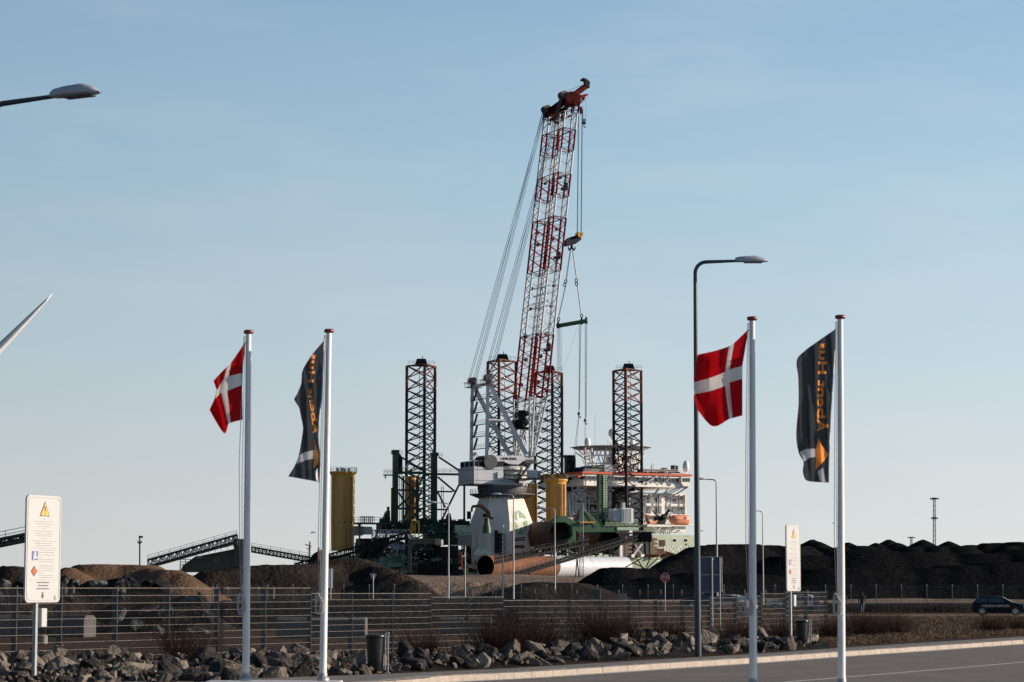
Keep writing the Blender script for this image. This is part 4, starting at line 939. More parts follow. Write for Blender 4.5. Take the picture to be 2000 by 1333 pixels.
# superstructure ---------------------------------------------------------------
zs = S.w(1280,1045,6).z
m = MB(); m.fbox(S,1262,1340,966,1040,7.7,38); sup = m.build('deckhouse', M['ship'], ship)   # back wall of the galleries
m = MB()
def gal(x0, x1, y0, y1): m.fbox(S, x0, x1, y0, y1, 6, 7.7)
for y0, y1 in ((963.5,968),(984,989),(1004,1008),(1024,1028)): gal(1254,1342.5,y0,y1)
for x0, x1 in ((1254,1257.5),(1272.5,1277.5),(1293,1299),(1338.5,1342.5)):
    gal(x0,x1,968,984); gal(x0,x1,989,1004)
for x0, x1 in ((1254,1256),(1340,1342)): gal(x0,x1,1008,1024)
gal(1295,1321,989,1004) if 0 else None
m.build('gallery_front', M['ship'], sup)
m = MB(); m.fbox(S,1230,1262,962,1042,7.5,36); m.build('deckhouse_side', M['ship'], sup)
# doors and windows seen in the galleries
for (x, y, w_, h_) in ((1262,971,5,11),(1267,971,3.4,11),(1282,972,2.6,9),(1288,972,2.6,9),(1303,972,4,10),(1309,972,4,10),(1315,975,3,5),(1262,992,4,10),(1268,992,3,10),(1281,992,3,11),(1287,992,3,11),(1304,993,3,8),(1312,993,3,8),(1326,972,10,8),(1326,993,10,8),(1264,1012,4,9),(1284,1012,4,9),(1309,1012,3,8)):
    m = MB(); m.fbox(S, x, x+w_, y, y+h_, 7.62, 7.7); m.build('window', M['glass'] if w_ < 4 else M['steel'], sup)
m = MB()
for y in (984,1004,1024): m.rail([S.w(1321,y,6.1), S.w(1341,y,6.1)], 1.1, 1.2, .05, 3); m.rail([S.w(1256,y,6.1), S.w(1273,y,6.1)], 1.1, 1.6, .04, 2)
m.rail([S.w(1300,963.5,6.1), S.w(1342,963.5,6.1)], 1.1, 1.5, .05, 3); m.build('gallery_railing', M['ship'], sup)
# rear deckhouse: the shadow cast on it is put into its grey colour
m = MB(); m.fbox(S,1140,1230,950,1050,16,40); m.build('aft_house', M['houseshade'], sup)
m = MB(); m.fbox(S,1144,1230,967,972,14,16); m.fbox(S,1140,1226,983,986,14,16); m.fbox(S,1120,1215,1003,1006,13,16); m.build('aft_deck', M['houseshade'], sup)
for pts in ([(1158,984),(1158,975),(1160,970),(1163,966.5),(1166,970),(1168,975),(1168,984)],):
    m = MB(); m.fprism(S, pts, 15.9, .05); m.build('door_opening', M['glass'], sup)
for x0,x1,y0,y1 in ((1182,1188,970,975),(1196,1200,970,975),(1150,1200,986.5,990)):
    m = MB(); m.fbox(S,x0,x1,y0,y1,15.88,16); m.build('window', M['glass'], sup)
m = MB(); m.fbox(S,1104,1143,1011,1018,13,15); m.build('name_band', M['ship'], sup); m = MB(); m.fbox(S,1122,1128,1006,1026,12.8,13); m.fbox(S,1130,1144,1006,1018,12.6,12.8); m.build('red_band', M['rustd'], sup)
rr = random.Random(31); m = MB(); m2 = MB(); m3 = MB()
for i in range(46):
    x = rr.uniform(1143,1226); y = rr.choice((958,962,976,990,996,1010,1016,1026)); m.fbox(S,x,x+rr.uniform(1.2,5),y,y+rr.uniform(1.5,6),15.2,16)
for i in range(22): x = rr.uniform(1143,1226); m2.fbox(S,x,x+rr.uniform(1.5,3),rr.choice((959,976,991,1011,1019)),rr.choice((963,981,1000,1016,1024)),15.85,15.95)
for i in range(18): x = rr.uniform(1104,1226); y = rr.uniform(950,1000); m3.tube(S.w(x,y,13.5),S.w(x+rr.uniform(-3,3),y+rr.uniform(8,40),13.5),.14,5)
for y in (967,983,1003): m3.rail([S.w(1144 if y < 1000 else 1120,y,13.1),S.w(1228,y,13.1)],1.2,2.0,.06,2)
m.build('wall_fittings', M['lampgrey'], sup); m2.build('dark_fittings', M['machine'], sup); m3.build('wall_pipe', M['ship'], sup)
m = MB(); m2 = MB()
for i in range(40): x = rr.uniform(1256,1338); y = rr.choice((969,975,990,997,1010,1017,1030,1036)); m.fbox(S,x,x+rr.uniform(.6,2.2),y,y+rr.uniform(1,3.5),7.2,7.7)
for i in range(10): x = rr.uniform(1256,1338); m2.tube(S.w(x,966,5.8),S.w(x,rr.uniform(985,1024),5.8),.12,5)
m2.rail([S.w(1256,1024,5.9),S.w(1342,1024,5.9)],1.1,1.6,.05,2); m.build('wall_fittings', M['steel'], sup); m2.build('wall_pipe', M['lampgrey'], sup)
m = MB()
for i in range(24): x = rr.uniform(1258,1330); m.fbox(S,x,x+rr.uniform(.5,2.5),924-rr.uniform(1,5),924,rr.uniform(4,12),rr.uniform(13,15))
for i in range(9): x = rr.uniform(1205,1345); m.tube(S.w(x,924,9),S.w(x,rr.uniform(905,918),9),.08,4)
m.build('roof_equipment', M['lampgrey'], sup)
# bridge
m = MB(); m.fbox(S,1141,1349,944,951,3,34); m.fbox(S,1141,1330,938.5,944,4.2,33); brg = m.build('bridge', M['ship'], ship)
m = MB(); m.fbox(S,1138,1350,927,932.5,2.8,34); m.build('bridge_roof', M['ship'], brg)
m = MB(); m.fbox(S,1138,1354,924,927.8,2.2,35); m.fprism(S, [(1128,930),(1142,924),(1142,928),(1132,933)], 3, 2); m.build('orange_stripe', M['orange'], brg)
m = MB(); m.fbox(S,1143,1331,932,939,3.6,32); m.build('bridge_glass', M['glass'], brg)
m = MB()
for i in range(22):
    x = 1145 + i*8.6; m.bar(S.w(x,931.5,3.5), S.w(x+1.5,939.5,3.5), .22)
m.build('window_mullions', M['ship'], brg)
m = MB(); m.fprism(S, [(1331,932),(1349,932),(1348,941),(1347,950),(1335,950),(1331,944)], 2.0, 8); wng = m.build('bridge_wing', M['ship'], brg)
for i in range(3):
    x = 1333.5+i*5.2; m = MB(); m.fprism(S, [(x,934),(x+4,934),(x+3.6,941.5),(x,941.5)], 1.9, .08); m.build('window', M['glass'], wng)
m = MB()
for q in (((1300,970),(1333,951)),((1308,973),(1343,951)),((1322,965),(1345,951)),((1296,966),(1330,950)),((1262,944),(1290,925)),((1275,968),(1310,925)),((1296,968),(1311,944)),((1283,925),(1293,945)),((1262,928),(1270,945)),((1270,945),(1284,925)),((1293,925),(1301,944)),((1301,944),(1312,925)),((1275,970),(1288,955)),((1290,968),(1304,958))):
    m.bar(S.w(*q[0],5.6 if q[0][1] > 957 else 2.4), S.w(*q[1],2.4), .32, .3)
m.build('wing_brace', M['cranewhite'], brg)
m = MB(); m.fbox(S,1256,1320,917,923,6,9); m.fbox(S,1318,1322,909,924,6,8); m.fbox(S,1324,1326.5,910,924,6,8); m.fprism(S,[(1296,917),(1298,914),(1302,914),(1305,917)],6,2); m.build('roof_duct', M['steel'], brg)
m = MB(); c = S.w(1340,921,8); m.lathe(c,[(.3,-.5),(.9,0),(1.05,1.2),(1.0,2.2),(.7,3.0),(.1,3.5)],16); m.build('radome', M['white'], brg)
m = MB(); m.fbox(S,1330,1345,922,924,5,9); m.rail([S.w(1256,924,4), S.w(1352,924,4)], 1.0, 2.5, .04); m.rail([S.w(1140,924,4), S.w(1215,924,4)], 1.1, 2.5, .05); m.rail([S.w(1340,1024,6),S.w(1362,1024,6)],1.1,1.5,.05); m.fbox(S,1342,1362,1024,1027,6,20); m.build('roof_railing', M['ship'], brg)
m = MB(); m.fbox(S,1143,1155,912,924,8,14); m.build('blue_container', M['blue'], ship)
m = MB(); m.fbox(S,1155.5,1180,910,924,8,14); m.build('green_container', M['green'], ship)
m = MB(); m.fbox(S,1180.5,1202,908,924,8,16); m.build('grey_container', M['lampgrey'], ship)
# helideck
hc = S.w(1193,877,18); R_h = 11.6
m = MB(); m.lathe((hc.x,hc.y,hc.z), [(1,-.6),(R_h,-.15),(R_h,.25),(R_h-.4,.3),(1,.3)], 10, smooth=False); hd = m.build('helideck', M['lampgrey'], ship)
m = MB(); m.lathe((hc.x,hc.y,hc.z), [(R_h-.1,.0),(R_h+1.3,.35),(R_h+1.3,.42),(R_h-.1,.1)], 10, smooth=False, caps=False); m.build('safety_net', M['galv'], hd)
m = MB(); rr = random.Random(4)
for x in (1146,1160,1178,1195,1212,1230,1246):
    for b in (10,18,26):
        p = S.w(x,921,b); q = S.w(x+rr.uniform(-14,14)*.5,880,b); m.tube(p, (q.x,q.y,hc.z-.4), .28, 6)
        m.tube(S.w(x-5,921,b), S.w(x+6,880,b), .14, 5); m.tube(S.w(x+6,921,b), S.w(x-6,880,b), .14, 5); m.tube(p, S.w(x+14,880,b), .17, 5); m.tube(p, S.w(x-13,880,b), .17, 5)
for b in (10,18,26): 
    for y in (880.5,890,905): m.tube(S.w(1138 if y < 900 else 1146,y,b), S.w(1252,y,b), .2, 5)
for q in (((1124,884),(1147,900)),((1130,880),(1158,905))): m.tube(S.w(*q[0],14), S.w(*q[1],14), .2, 5)
m.build('helideck_truss', M['ship'], hd)
m = MB()
for i in range(5): m.tube(S.w(1184+i*7,918,20), S.w(1184+i*7,898,20), .55, 10); m.path([S.w(1184+i*7,898,20), S.w(1186+i*7,895,20), S.w(1190+i*7,896,20)], .55, 8)
m.build('vent_pipe', M['ship'], ship)
m = MB()
for x, yt, r_ in ((1147.5,862,.28),(1198,838,.32),(1206,852,.3),(1222,850,.25),(1188,858,.15),(1192,864,.12)): m.tube(S.w(x,880,18), S.w(x,yt,18), r_, 6)
for x, y, r_ in ((1147.5,864,1.0),(1195,846,1.1),(1235,866,.9),(1206,868,.8)):
    c = S.w(x,y,17.5); m.lathe(c,[(.2,-1.5),(r_*.9,-.9),(r_,0),(r_*.8,.9),(.1,1.5)],12)
for y in (800,806,813,820,828): m.tube(S.w(1193,y,18), S.w(1198,y,18), .13, 4)
m.tube(S.w(1197.5,880,18), S.w(1197.5,798,18), .18, 5); m.tube(S.w(1195,856,18), S.w(1201,856,18), .5, 8)
m.tube(S.w(1143,912,10), S.w(1143,835,10), .07, 4); m.tube(S.w(1162,880,14), S.w(1162,810,14), .06, 4)
for i, x in enumerate((1150,1154,1158,1166,1173,1180,1240,1248)): m.tube(S.w(x,879,12), S.w(x,873-(i%3)*2,12), .09, 4)
m.rail([S.w(1143,878,12),S.w(1183,878,12)],.9,1.4,.05); m.build('mast', M['ship'], ship)
for k, x in enumerate((1104.5,1108,1113,1117,1122)):
    m = MB(); m.tube(S.w(x,960,14), S.w(x,896,14), .42, 10); m.tube(S.w(x,896,14), S.w(x-2.5,889.5,14), .42, 10); m.build('exhaust_pipe', M['navy'] if k else M['steel'], ship)
m = MB(); m.fprism(S,[(1216,960),(1216,890),(1222,886),(1224,960)],12,3); m.fprism(S,[(1228,960),(1228,888),(1238,888),(1240,960)],13,5); m.build('funnel', M['navy'], ship)
# legs ---------------------------------------------------------------
def leg(pxc, pxm, hw_px, ytop, ycol, ybot, D, back=False):
    """triangular lattice leg: pxm is the near chord"""
    s = F/D; c0 = P(pxc, HZ, D); hw = hw_px/s; e = (pxm-pxc)/s
    mean = e/3; xs = (-hw-mean, e-mean, hw-mean)
    Rr = math.sqrt(2/3*sum(x*x for x in xs)); pts = []
    for i, x in enumerate(xs):
        y = math.sqrt(max(0, Rr*Rr-x*x)); pts.append((c0.x+mean+x, y))
    # depths: near chord towards the viewer, the two others away
    ysum = -pts[1][1]; P3 = [(pts[0][0], D+pts[0][1]), (pts[1][0], D-pts[1][1]), (pts[2][0], D+pts[2][1])]
    zt, zc, zb = P(pxc,ytop,D).z, P(pxc,ycol,D).z, P(pxc,ybot,D).z
    root = thing('jacking_leg', None, None, (c0.x, D, zb)); root.parent = ship; root.location = Vector((c0.x,D,zb))-ship.location
    bay = 3.05
    for nm, mt, z0, z1 in (('leg_shaft', M['navy'], zb, zc), ('primer_section', M['legrust'], zc, zt)):
        m = MB(); nb = max(1, round((z1-z0)/bay))
        A = [Vector((x,y,z0)) for x, y in P3]; B = [Vector((x,y,z1)) for x, y in P3]
        for a, b in zip(A, B):
            m.tube(a, b, .48, 8)
            m.bar(a+Vector((0,-.35,0)), b+Vector((0,-.35,0)), .55, .3)
        for j in range(3):
            k = (j+1)%3
            for i in range(nb):
                a0, a1 = A[j].lerp(B[j], i/nb), A[j].lerp(B[j], (i+1)/nb); b0, b1 = A[k].lerp(B[k], i/nb), A[k].lerp(B[k], (i+1)/nb)
                m.tube(a0, b1, .18, 5, cap=False); m.tube(b0, a1, .18, 5, cap=False)
        if nm != 'leg_shaft':
            for j in range(3): m.tube(B[j], B[(j+1)%3], .2, 5)
        # inner ladder and pipes
        cx = sum(p[0] for p in P3)/3; cy = sum(p[1] for p in P3)/3
        m.tube((cx-.8,cy,z0),(cx-.8,cy,z1),.09,5); m.tube((cx+1.1,cy,z0),(cx+1.1,cy,z1),.07,5)
        m.build(nm, mt, root)
    m = MB(); w_ = hw*.42; cx = c0.x+hw*.05; m.hexa([(cx-w_*1.1,D-1.5,zt),(cx+w_*1.1,D-1.5,zt),(cx+w_*1.1,D+2,zt),(cx-w_*1.1,D+2,zt),(cx-w_*.75,D-1.2,zt+1.9),(cx+w_*.75,D-1.2,zt+1.9),(cx+w_*.75,D+1.6,zt+1.9),(cx-w_*.75,D+1.6,zt+1.9)])
    m.tube((cx+.3,D,zt+1.9),(cx+.3,D,zt+2.8),.12,5); m.rail([(cx-hw*.9,D-1,zt+.1),(cx+hw*.95,D-1,zt+.1)],1.1,1.5,.05); m.build('leg_cap', M['navy'], root)
    return root
leg(820,829,27.5,714,762,1085,718)
leg(980,974.5,27.5,705,771,1085,722)
leg(1072,1079,26.5,727,752,1085,738)
leg(1228,1222.5,27,723,787,1036,744)
# ================================================================ THE BIG CRANE
DC = 705; C0 = P(981, HZ, DC); C0.z = 0; KH = Vector((.907,.421,0)); KK = Vector((.421,-.907,0))
crane = thing('pedestal_crane', 'giant white and red lattice boom crane on a tapered white pedestal', 'crane', (C0.x, DC, P(981,1075,DC).z))
def K(h, k, z): return C0 + KH*h + KK*k + Vector((0,0,z))
def Zc(py, D=DC): return P(CX, py, D).z
z0, z1, z2 = Zc(1100), Zc(1022), Zc(967)
ph = R(22.5-8)
m = MB(); m.lathe((C0.x-.2,DC,0), [(9.0,z0),(9.4,z1),(6.3,z2)], 8, smooth=False, ph=ph); ped = m.build('pedestal', M['craneped'], crane)
# the emblem on the sunlit facet
an = [(a, ph+2*math.pi*(a+.5)/8) for a in range(8)]; best = min(an, key=lambda t: abs(((t[1]+math.pi)%(2*math.pi)-math.pi) - R(-40)))[1]
nrm = Vector((math.cos(best), math.sin(best), 0)); tg = Vector((-math.sin(best), math.cos(best), 0)); ap = math.cos(math.pi/8)
def facet(u, z):
    r_ = (9.4+(6.3-9.4)*(z-z1)/(z2-z1))*ap if z > z1 else (9.0+.4*(z-z0)/(z1-z0))*ap
    return Vector((C0.x-.2,DC,0)) + nrm*(r_+.08) + tg*u + Vector((0,0,z))
m = MB(); zc = Zc(1022.5)
for i in range(5):
    a = 2*math.pi*i/5 + .35; O = []; I = []
    for j in range(7):
        t = j/6; r0 = 3.3 - .25*math.cos(2.5*(t-.5)); r1 = 1.15 + 1.35*(1-t)**1.4
        th = a + t*1.12; O.append(facet(.25+r0*math.cos(th)*.82, zc+r0*math.sin(th)*1.12)); th2 = a + .10 + t*.98; I.append(facet(.25+r1*math.cos(th2)*.82, zc+r1*math.sin(th2)*1.12))
    for j in range(6): m.add([O[j], O[j+1], I[j+1], I[j]], [(0,1,2,3)])
m.build('emblem', M['emb'], ped, recalc=False)
m = MB(); m.add([facet(-2.4,Zc(1055)), facet(1.9,Zc(1052)), facet(1.9,Zc(1049.5)), facet(-2.4,Zc(1053))], [(0,1,2,3)]); m.add([facet(-2.4,Zc(1059)), facet(1.9,Zc(1056.5)), facet(1.9,Zc(1054)), facet(-2.4,Zc(1056))], [(0,1,2,3)]); m.build('green_swoosh', M['green'], ped, recalc=False)
m = MB(); m.add([facet(-2.4,Zc(1072)), facet(1.9,Zc(1072)), facet(1.9,Zc(1066)), facet(-2.4,Zc(1066))], [(0,1,2,3)]); m.build('grey_plate', M['steel'], ped, recalc=False)
m = MB()
for i in range(5): c = P(951+11*0, 1046+i*9, DC-9.6); m.dbox(972,985,1042+i*8.5,1048.5+i*8.5,DC-10.5,1.4)
m.dbox(966,972,1036,1082,DC-10.6,2); m.build('jacking_rack', M['machine'], ped)
m = MB()
m.lathe((C0.x,DC,0), [(6.2,Zc(972)),(9.5,Zc(967.5)),(9.5,Zc(965.5)),(6,Zc(965.5))], 32, smooth=False)
m.lathe((C0.x,DC,0), [(7.0,Zc(965)),(7.3,Zc(952)),(7.2,Zc(949))], 32)
for i in range(32):
    a = 2*math.pi*i/32; p = Vector((C0.x+9.4*math.cos(a),DC+9.4*math.sin(a),0)); q = Vector((C0.x+9.4*math.cos(a+.196),DC+9.4*math.sin(a+.196),0)); z = Zc(965.5)
    m.tube(p+Vector((0,0,z)), p+Vector((0,0,z+1.3)), .05, 4); m.tube(p+Vector((0,0,z+1.3)), q+Vector((0,0,z+1.3)), .05, 4); m.tube(p+Vector((0,0,z+.65)), q+Vector((0,0,z+.65)), .04, 4)
    m.tube((C0.x+6.4*math.cos(a),DC+6.4*math.sin(a),Zc(975)), p+Vector((0,0,z-.2)), .13, 4)
m.build('slewing_gallery', M['steel'], crane)
m = MB(); m.lathe((C0.x,DC,0), [(6.9,Zc(951)),(7.4,Zc(950)),(7.4,Zc(946)),(6.4,Zc(944)),(6.4,Zc(940)),(5.6,Zc(938))], 32); m.build('slewing_ring', M['galv'], crane)
m = MB(); m.lathe((C0.x+2.2,DC,0), [(4.9,Zc(940)),(4.9,Zc(914)),(4.2,Zc(912))], 24); cc = m.build('slewing_column', M['craneped'], crane)
m = MB()
for y in (920,929,938):
    m.lathe((C0.x+2.2,DC,0), [(4.9,Zc(y)),(5.9,Zc(y)),(5.9,Zc(y-.8)),(4.9,Zc(y-.8))], 20, smooth=False)
    for i in range(20):
        a = 2*math.pi*i/20; p = Vector((C0.x+2.2+5.8*math.cos(a),DC+5.8*math.sin(a),Zc(y))); q = Vector((C0.x+2.2+5.8*math.cos(a+.314),DC+5.8*math.sin(a+.314),Zc(y))); k = Vector((0,0,1.2)); m.tube(p,p+k,.05,4); m.tube(p+k,q+k,.05,4)
m.tube(K(-.5,6.3,Zc(962)), K(6.0,6.3,Zc(908)), .4, 8); m.tube(K(5.6,6.0,Zc(950)), K(7.6,6.0,Zc(938)), .3, 8)
m.build('column_gallery', M['steel'], crane)
# machinery house
def kbox(mb, h0, h1, k0, k1, za, zb): return mb.hexa([K(h0,k1,za),K(h1,k1,za),K(h1,k0,za),K(h0,k0,za),K(h0,k1,zb),K(h1,k1,zb),K(h1,k0,zb),K(h0,k0,zb)])
m = MB(); kbox(m,-11.6,-2.2,-5.5,5.5,Zc(947.5),Zc(915.5)); mh = m.build('machinery_house', M['cranewhite'], crane)
m = MB(); kbox(m,-11.4,-2.4,-5.3,5.3,Zc(949.5),Zc(947.5)); m.tube(K(-11.65,5.55,Zc(947.5)), K(-11.65,5.55,Zc(915.5)), .18, 6)
for y in (920,941): m.tube(K(-11.6,5.56,Zc(y)), K(-2.2,5.56,Zc(y)), .06, 4); m.tube(K(-11.66,-5.5,Zc(y)), K(-11.66,5.5,Zc(y)), .06, 4)
m.build('seam', M['steel'], mh)
m = MB(); kbox(m,-4.3,-2.5,5.5,6.0,Zc(937),Zc(924.5)); m.build('wall_box', M['cranewhite'], mh, bevel=.08)
m = MB(); kbox(m,-11.2,-8.6,-5,5,Zc(915),Zc(903)); kbox(m,-4.0,-2.3,1,5.4,Zc(915),Zc(901)); up = m.build('upper_housing', M['cranewhite'], crane)
for i in range(3):
    m = MB(); kbox(m,-11.26,-11.2,-4.6+i*3.2,-2.2+i*3.2,Zc(914),Zc(904.5)); m.build('louvre', M['machine'], up)
for i in range(2):
    m = MB(); kbox(m,-11.0+i*1.3,-9.9+i*1.3,5.0,5.06,Zc(914),Zc(904)); m.build('louvre', M['machine'], up)
    m = MB(); kbox(m,-3.9+i*.85,-3.2+i*.85,5.4,5.46,Zc(914),Zc(902)); m.build('louvre', M['machine'], up)
m = MB()
for k in (-3,-.5,2,4.2): m.tube(K(-6.3,k,Zc(905.5)), K(-6.3,k+1.4,Zc(905.5)), 1.75, 18); m.tube(K(-6.3,k+1.4,Zc(905.5)), K(-6.3,k+1.7,Zc(905.5)), 2.1, 18)
m.build('winch_drum', M['steel'], crane)
m = MB(); kbox(m,-7.8,-7.4,-5,5,Zc(915),Zc(900)); kbox(m,-5.0,-4.6,-2,5,Zc(915),Zc(903)); kbox(m,-6.4,-6.0,4.9,5.2,Zc(913),Zc(900)); m.build('winch_frame', M['machine'], crane)
# slewing body: side girders with lettering
for k in (-5.2, 5.2):
    m = MB(); z = [Zc(y) for y in (891,896,905,912.5,903)]
    pr = [(-7.2,z[0]+1.2),(-6.2,z[0]+1.2),(-4.6,Zc(893)),(4.6,Zc(891)),(7.4,Zc(893)),(7.6,Zc(897)),(4.2,Zc(902)),(2.6,Zc(909)),(-.3,Zc(908.5)),(-2.4,Zc(903)),(-5.2,Zc(905)),(-7.2,Zc(898))]
    m.prism([K(h,k-.35,zz) for h, zz in pr], KK*.7); gd = m.build('side_girder', M['cranewhite'], crane)
    if k > 0:
        m = MB(); vs, fs = text_geo('LIEBHERR', 1.0, 0, 'CENTER'); wd = max(v[0] for v in vs)*2; m.add([K(-.55+x/wd*5.3, k+.40, Zc(898.6)+y*1.0) for x, y in vs], fs); 
        m.add([K(-.55+x/wd*5.3+.05, k+.402, Zc(898.6)+y*1.0) for x, y in vs], fs); m.build('lettering', M['machine'], gd, recalc=False)
m = MB(); kbox(m,-4,6,-5,5,Zc(908),Zc(901)); kbox(m,4.5,8.5,-5.5,5.5,Zc(906),Zc(900)); kbox(m,0,7,-4,4,Zc(912),Zc(908)); m.rail([K(5,5.6,Zc(905)),K(8.6,5.6,Zc(905)),K(8.6,-5.6,Zc(905))],1.1,1.2,.05,3); m.build('slewing_platform', M['steel'], crane)
m = MB(); m.lathe(K(6.2,5.9,Zc(895)),[(.1,-.1),(1.2,0),(1.2,.1)],12) if 0 else None
m.dbox(1029,1051,918,934,DC-8,3.2); cab = m.build('operator_cab', M['cranewhite'], crane, bevel=.2); m = MB(); m.dbox(1051,1056,920,933,DC-8,3.0); m.build('cab_window', M['glass'], cab)
m = MB(); m.dbox(1013,1062,934,936.5,DC-9,5); m.rail([P(1013,934,DC-9),P(1062,934,DC-9)],1.2,1.4,.05,2); m.rail([P(1013,934,DC-4),P(1062,934,DC-4)],1.2,1.4,.05,2); m.build('cab_walkway', M['steel'], crane)
# A-frame
zt_ = Zc(748)
for k in (-5.5, 5.5):
    m = MB(); m.bar(K(-7.5,k,Zc(899)), K(-7.1,k,zt_), 1.0, 1.1); af = m.build('rear_leg', M['cranewhite'], crane)
    m = MB(); m.bar(K(5.1,k,Zc(889)), K(-6.0,k,Zc(762)), 1.35, .9); m.bar(K(-6.0,k,Zc(762)), K(-6.8,k,Zc(745)), 1.3, 1.2); m.build('front_strut', M['cranewhite'], crane)
    m = MB(); kbox(m,-9.0,-4.6,k-1.4,k+1.4,Zc(757),Zc(756)); kbox(m,-9.4,-6.2,k-1.4,k+1.4,Zc(748),Zc(747)); m.rail([K(-9,k+1.4,Zc(756)),K(-4.6,k+1.4,Zc(756))],1.3,1.0,.06,3); m.rail([K(-9,k-1.4,Zc(756)),K(-4.6,k-1.4,Zc(756))],1.3,1.0,.06,3); m.rail([K(-9.4,k+1.4,Zc(747)),K(-6.2,k+1.4,Zc(747))],1.3,1.0,.06,3)
    for j in range(4): m.tube(K(-7.1,k-1.2+j*.6,Zc(743)), K(-7.1,k-.8+j*.6,Zc(743)), 1.0, 14)
    m.bar(K(-7.2,k,Zc(757)),K(-7.1,k,Zc(740)),1.2); m.build('head_platform', M['steel'], crane)
m = MB(); m.bar(K(-7.3,-5.5,Zc(755)), K(-7.3,5.5,Zc(755)), .7); m.bar(K(-1.6,-5.5,Zc(824)), K(-1.6,5.5,Zc(824)), .5); m.tube(K(-7.2,5.5,Zc(824)),K(-.6,5.5,Zc(824)),.25,6); m.build('cross_member', M['cranewhite'], crane)
m = MB()
for i, y in enumerate((783,808,832,855,879)):
    kbox(m,-7.9,-7.0,-5.4,5.4,Zc(y),Zc(y-.9)); m.rail([K(-7.9,-5.4,Zc(y-1)),K(-7.9,5.4,Zc(y-1))],1.2,1.4,.05,2); a, b = (-4,1) if i % 2 else (1,-4)
    m.bar(K(-7.5,-3.5,Zc(y)),K(-7.5,-1.2,Zc(y-22)),.6,.3)
m.build('stair_tower', M['steel'], crane)
# boom
def axis(k):
    A = K(6.9, k, Zc(893)); B = K(18.9, k, P(1113, 240, 713).z); return A, B
def zat(py): return P(1090, py, 709).z
FA, FB = axis(0); AX = (FB-FA).normalized(); MX = KK.cross(AX).normalized(); 
if MX.dot(KH) < 0: MX = -MX
def bp(k, t): return K(6.9,k,0)*1 + Vector((0,0,Zc(893))) + AX*t
def tof(py): return (zat(py)-Zc(893))/AX.z
for side, k in (('near',5.5),('far',-5.5)):
    segs = [(893,778,'boomwhite',5),(778,656,'boomred',7),(656,531,'boomwhite',7),(531,428,'boomred',6),(428,386,'boomwhite',3),(386,342,'boomred',3),(342,296,'boomwhite',3),(296,255,'boomred',3),(255,222,'boomwhite',3)]
    bl = thing('boom_leg', None, None, K(6.9,k,Zc(893))); bl.parent = crane; bl.location = K(6.9,k,Zc(893)) - crane.location
    def half(py):
        if py > 885: return .5, .5
        if py > 785: f = (893-py)/108; return .5+1.5*f, .5+1.2*f
        return 2.0, 1.7
    for a, b, mt, nb in segs:
        m = MB(); ta, tb = tof(a), tof(b); ha, ka = half(a); hb_, kb = half(b)
        L0 = [bp(k,ta)+MX*ha*sx+KK*ka*sy for sx, sy in ((-1,-1),(1,-1),(1,1),(-1,1))]; L1 = [bp(k,tb)+MX*hb_*sx+KK*kb*sy for sx, sy in ((-1,-1),(1,-1),(1,1),(-1,1))]
        m.truss(L0, L1, max(2,int((tb-ta)/1.55)), .32, .11, 4, ring=False)
        for j in range(4): m.tube(L1[j], L1[(j+1)%4], .13, 5); m.tube(L0[j], L0[(j+1)%4], .13, 5)
        m.build('lattice_section', M[mt], bl)
    # small walkway ladder and rope guides along the boom
    m = MB(); m.tube(bp(k,2)+MX*1.2+KK*.3, bp(k,tof(225))+MX*1.5+KK*.3, .07, 4); m.tube(bp(k,2)+MX*1.0+KK*-.3, bp(k,tof(225))+MX*1.3+KK*-.3, .07, 4)
    for y in (350,450,472,560,600,655,700,750): 
        c = bp(k,tof(y))+MX*random.uniform(-1.2,1.2); m.tube(c-KK*.4, c+KK*.4, .5 if y < 640 else .6, 10)
    if k > 0:
        for y in (365,500,680): c = bp(k,tof(y))+MX*1.6; m.box(c,(1.3,1.3,2.2)); m.box(c-Vector((.6,0,.8)),(1.8,.8,.7))
    m.build('rope_guide', M['steel'], bl)
m = MB()
for y in (786,656,531,428,342,255):
    t_ = tof(y)
    for sx in (-1.9,1.9): m.tube(bp(-5.5,t_)+MX*sx, bp(5.5,t_)+MX*sx, .16, 5)
    if y in (656,531): m.tube(bp(-5.5,t_)+MX*1.9, bp(5.5,tof(y-22))+MX*1.9, .12, 5)
for y in (560,575,590,600): m.tube(bp(-5.5,tof(y)), bp(5.5,tof(y)), .2, 5)
m.build('boom_crosstie', M['boomwhite'], crane)
m = MB(); kbox(m,4.6,9,-4.4,-1,Zc(840),Zc(806)) if 0 else None
for k in (-3.5,-1,2.5):
    c = K(5.6,k,Zc(826)); m.tube(c-KK*.8, c+KK*.8, 1.25, 18); c = K(6.4,k,Zc(808)); m.tube(c-KK*.5, c+KK*.5, .8, 14)
m.box(K(5.4,2,Zc(817)),(2.2,2.0,4.6)); m.box(K(5.8,0,Zc(836)),(5.0,4,.5)); m.build('hoist_winch', M['machine'], crane)
m = MB(); rr = random.Random(12); m.box(K(9.2,2,Zc(818)),(3.2,2.5,2.6)); m.box(K(10.2,0,Zc(832)),(3.0,2.0,1.8)); m.rail([K(7,5,Zc(812)),K(12,5,Zc(812))],1.2,1.2,.06,3); m.rail([K(7,5,Zc(836)),K(12,5,Zc(836))],1.2,1.2,.06,3)
for i in range(34):
    y0, y1 = rr.uniform(790,885), 0; h0 = rr.uniform(6.6,11.5-(y0-790)/28); k0 = rr.uniform(-5,5.5); p = K(h0,k0,Zc(y0)); m.tube(p, p+KH*rr.uniform(-2,2)+KK*rr.uniform(-2,2)+Vector((0,0,rr.uniform(-3,3))), rr.uniform(.1,.28), 6)
m.build('hoist_housing', M['boomwhite'], crane)
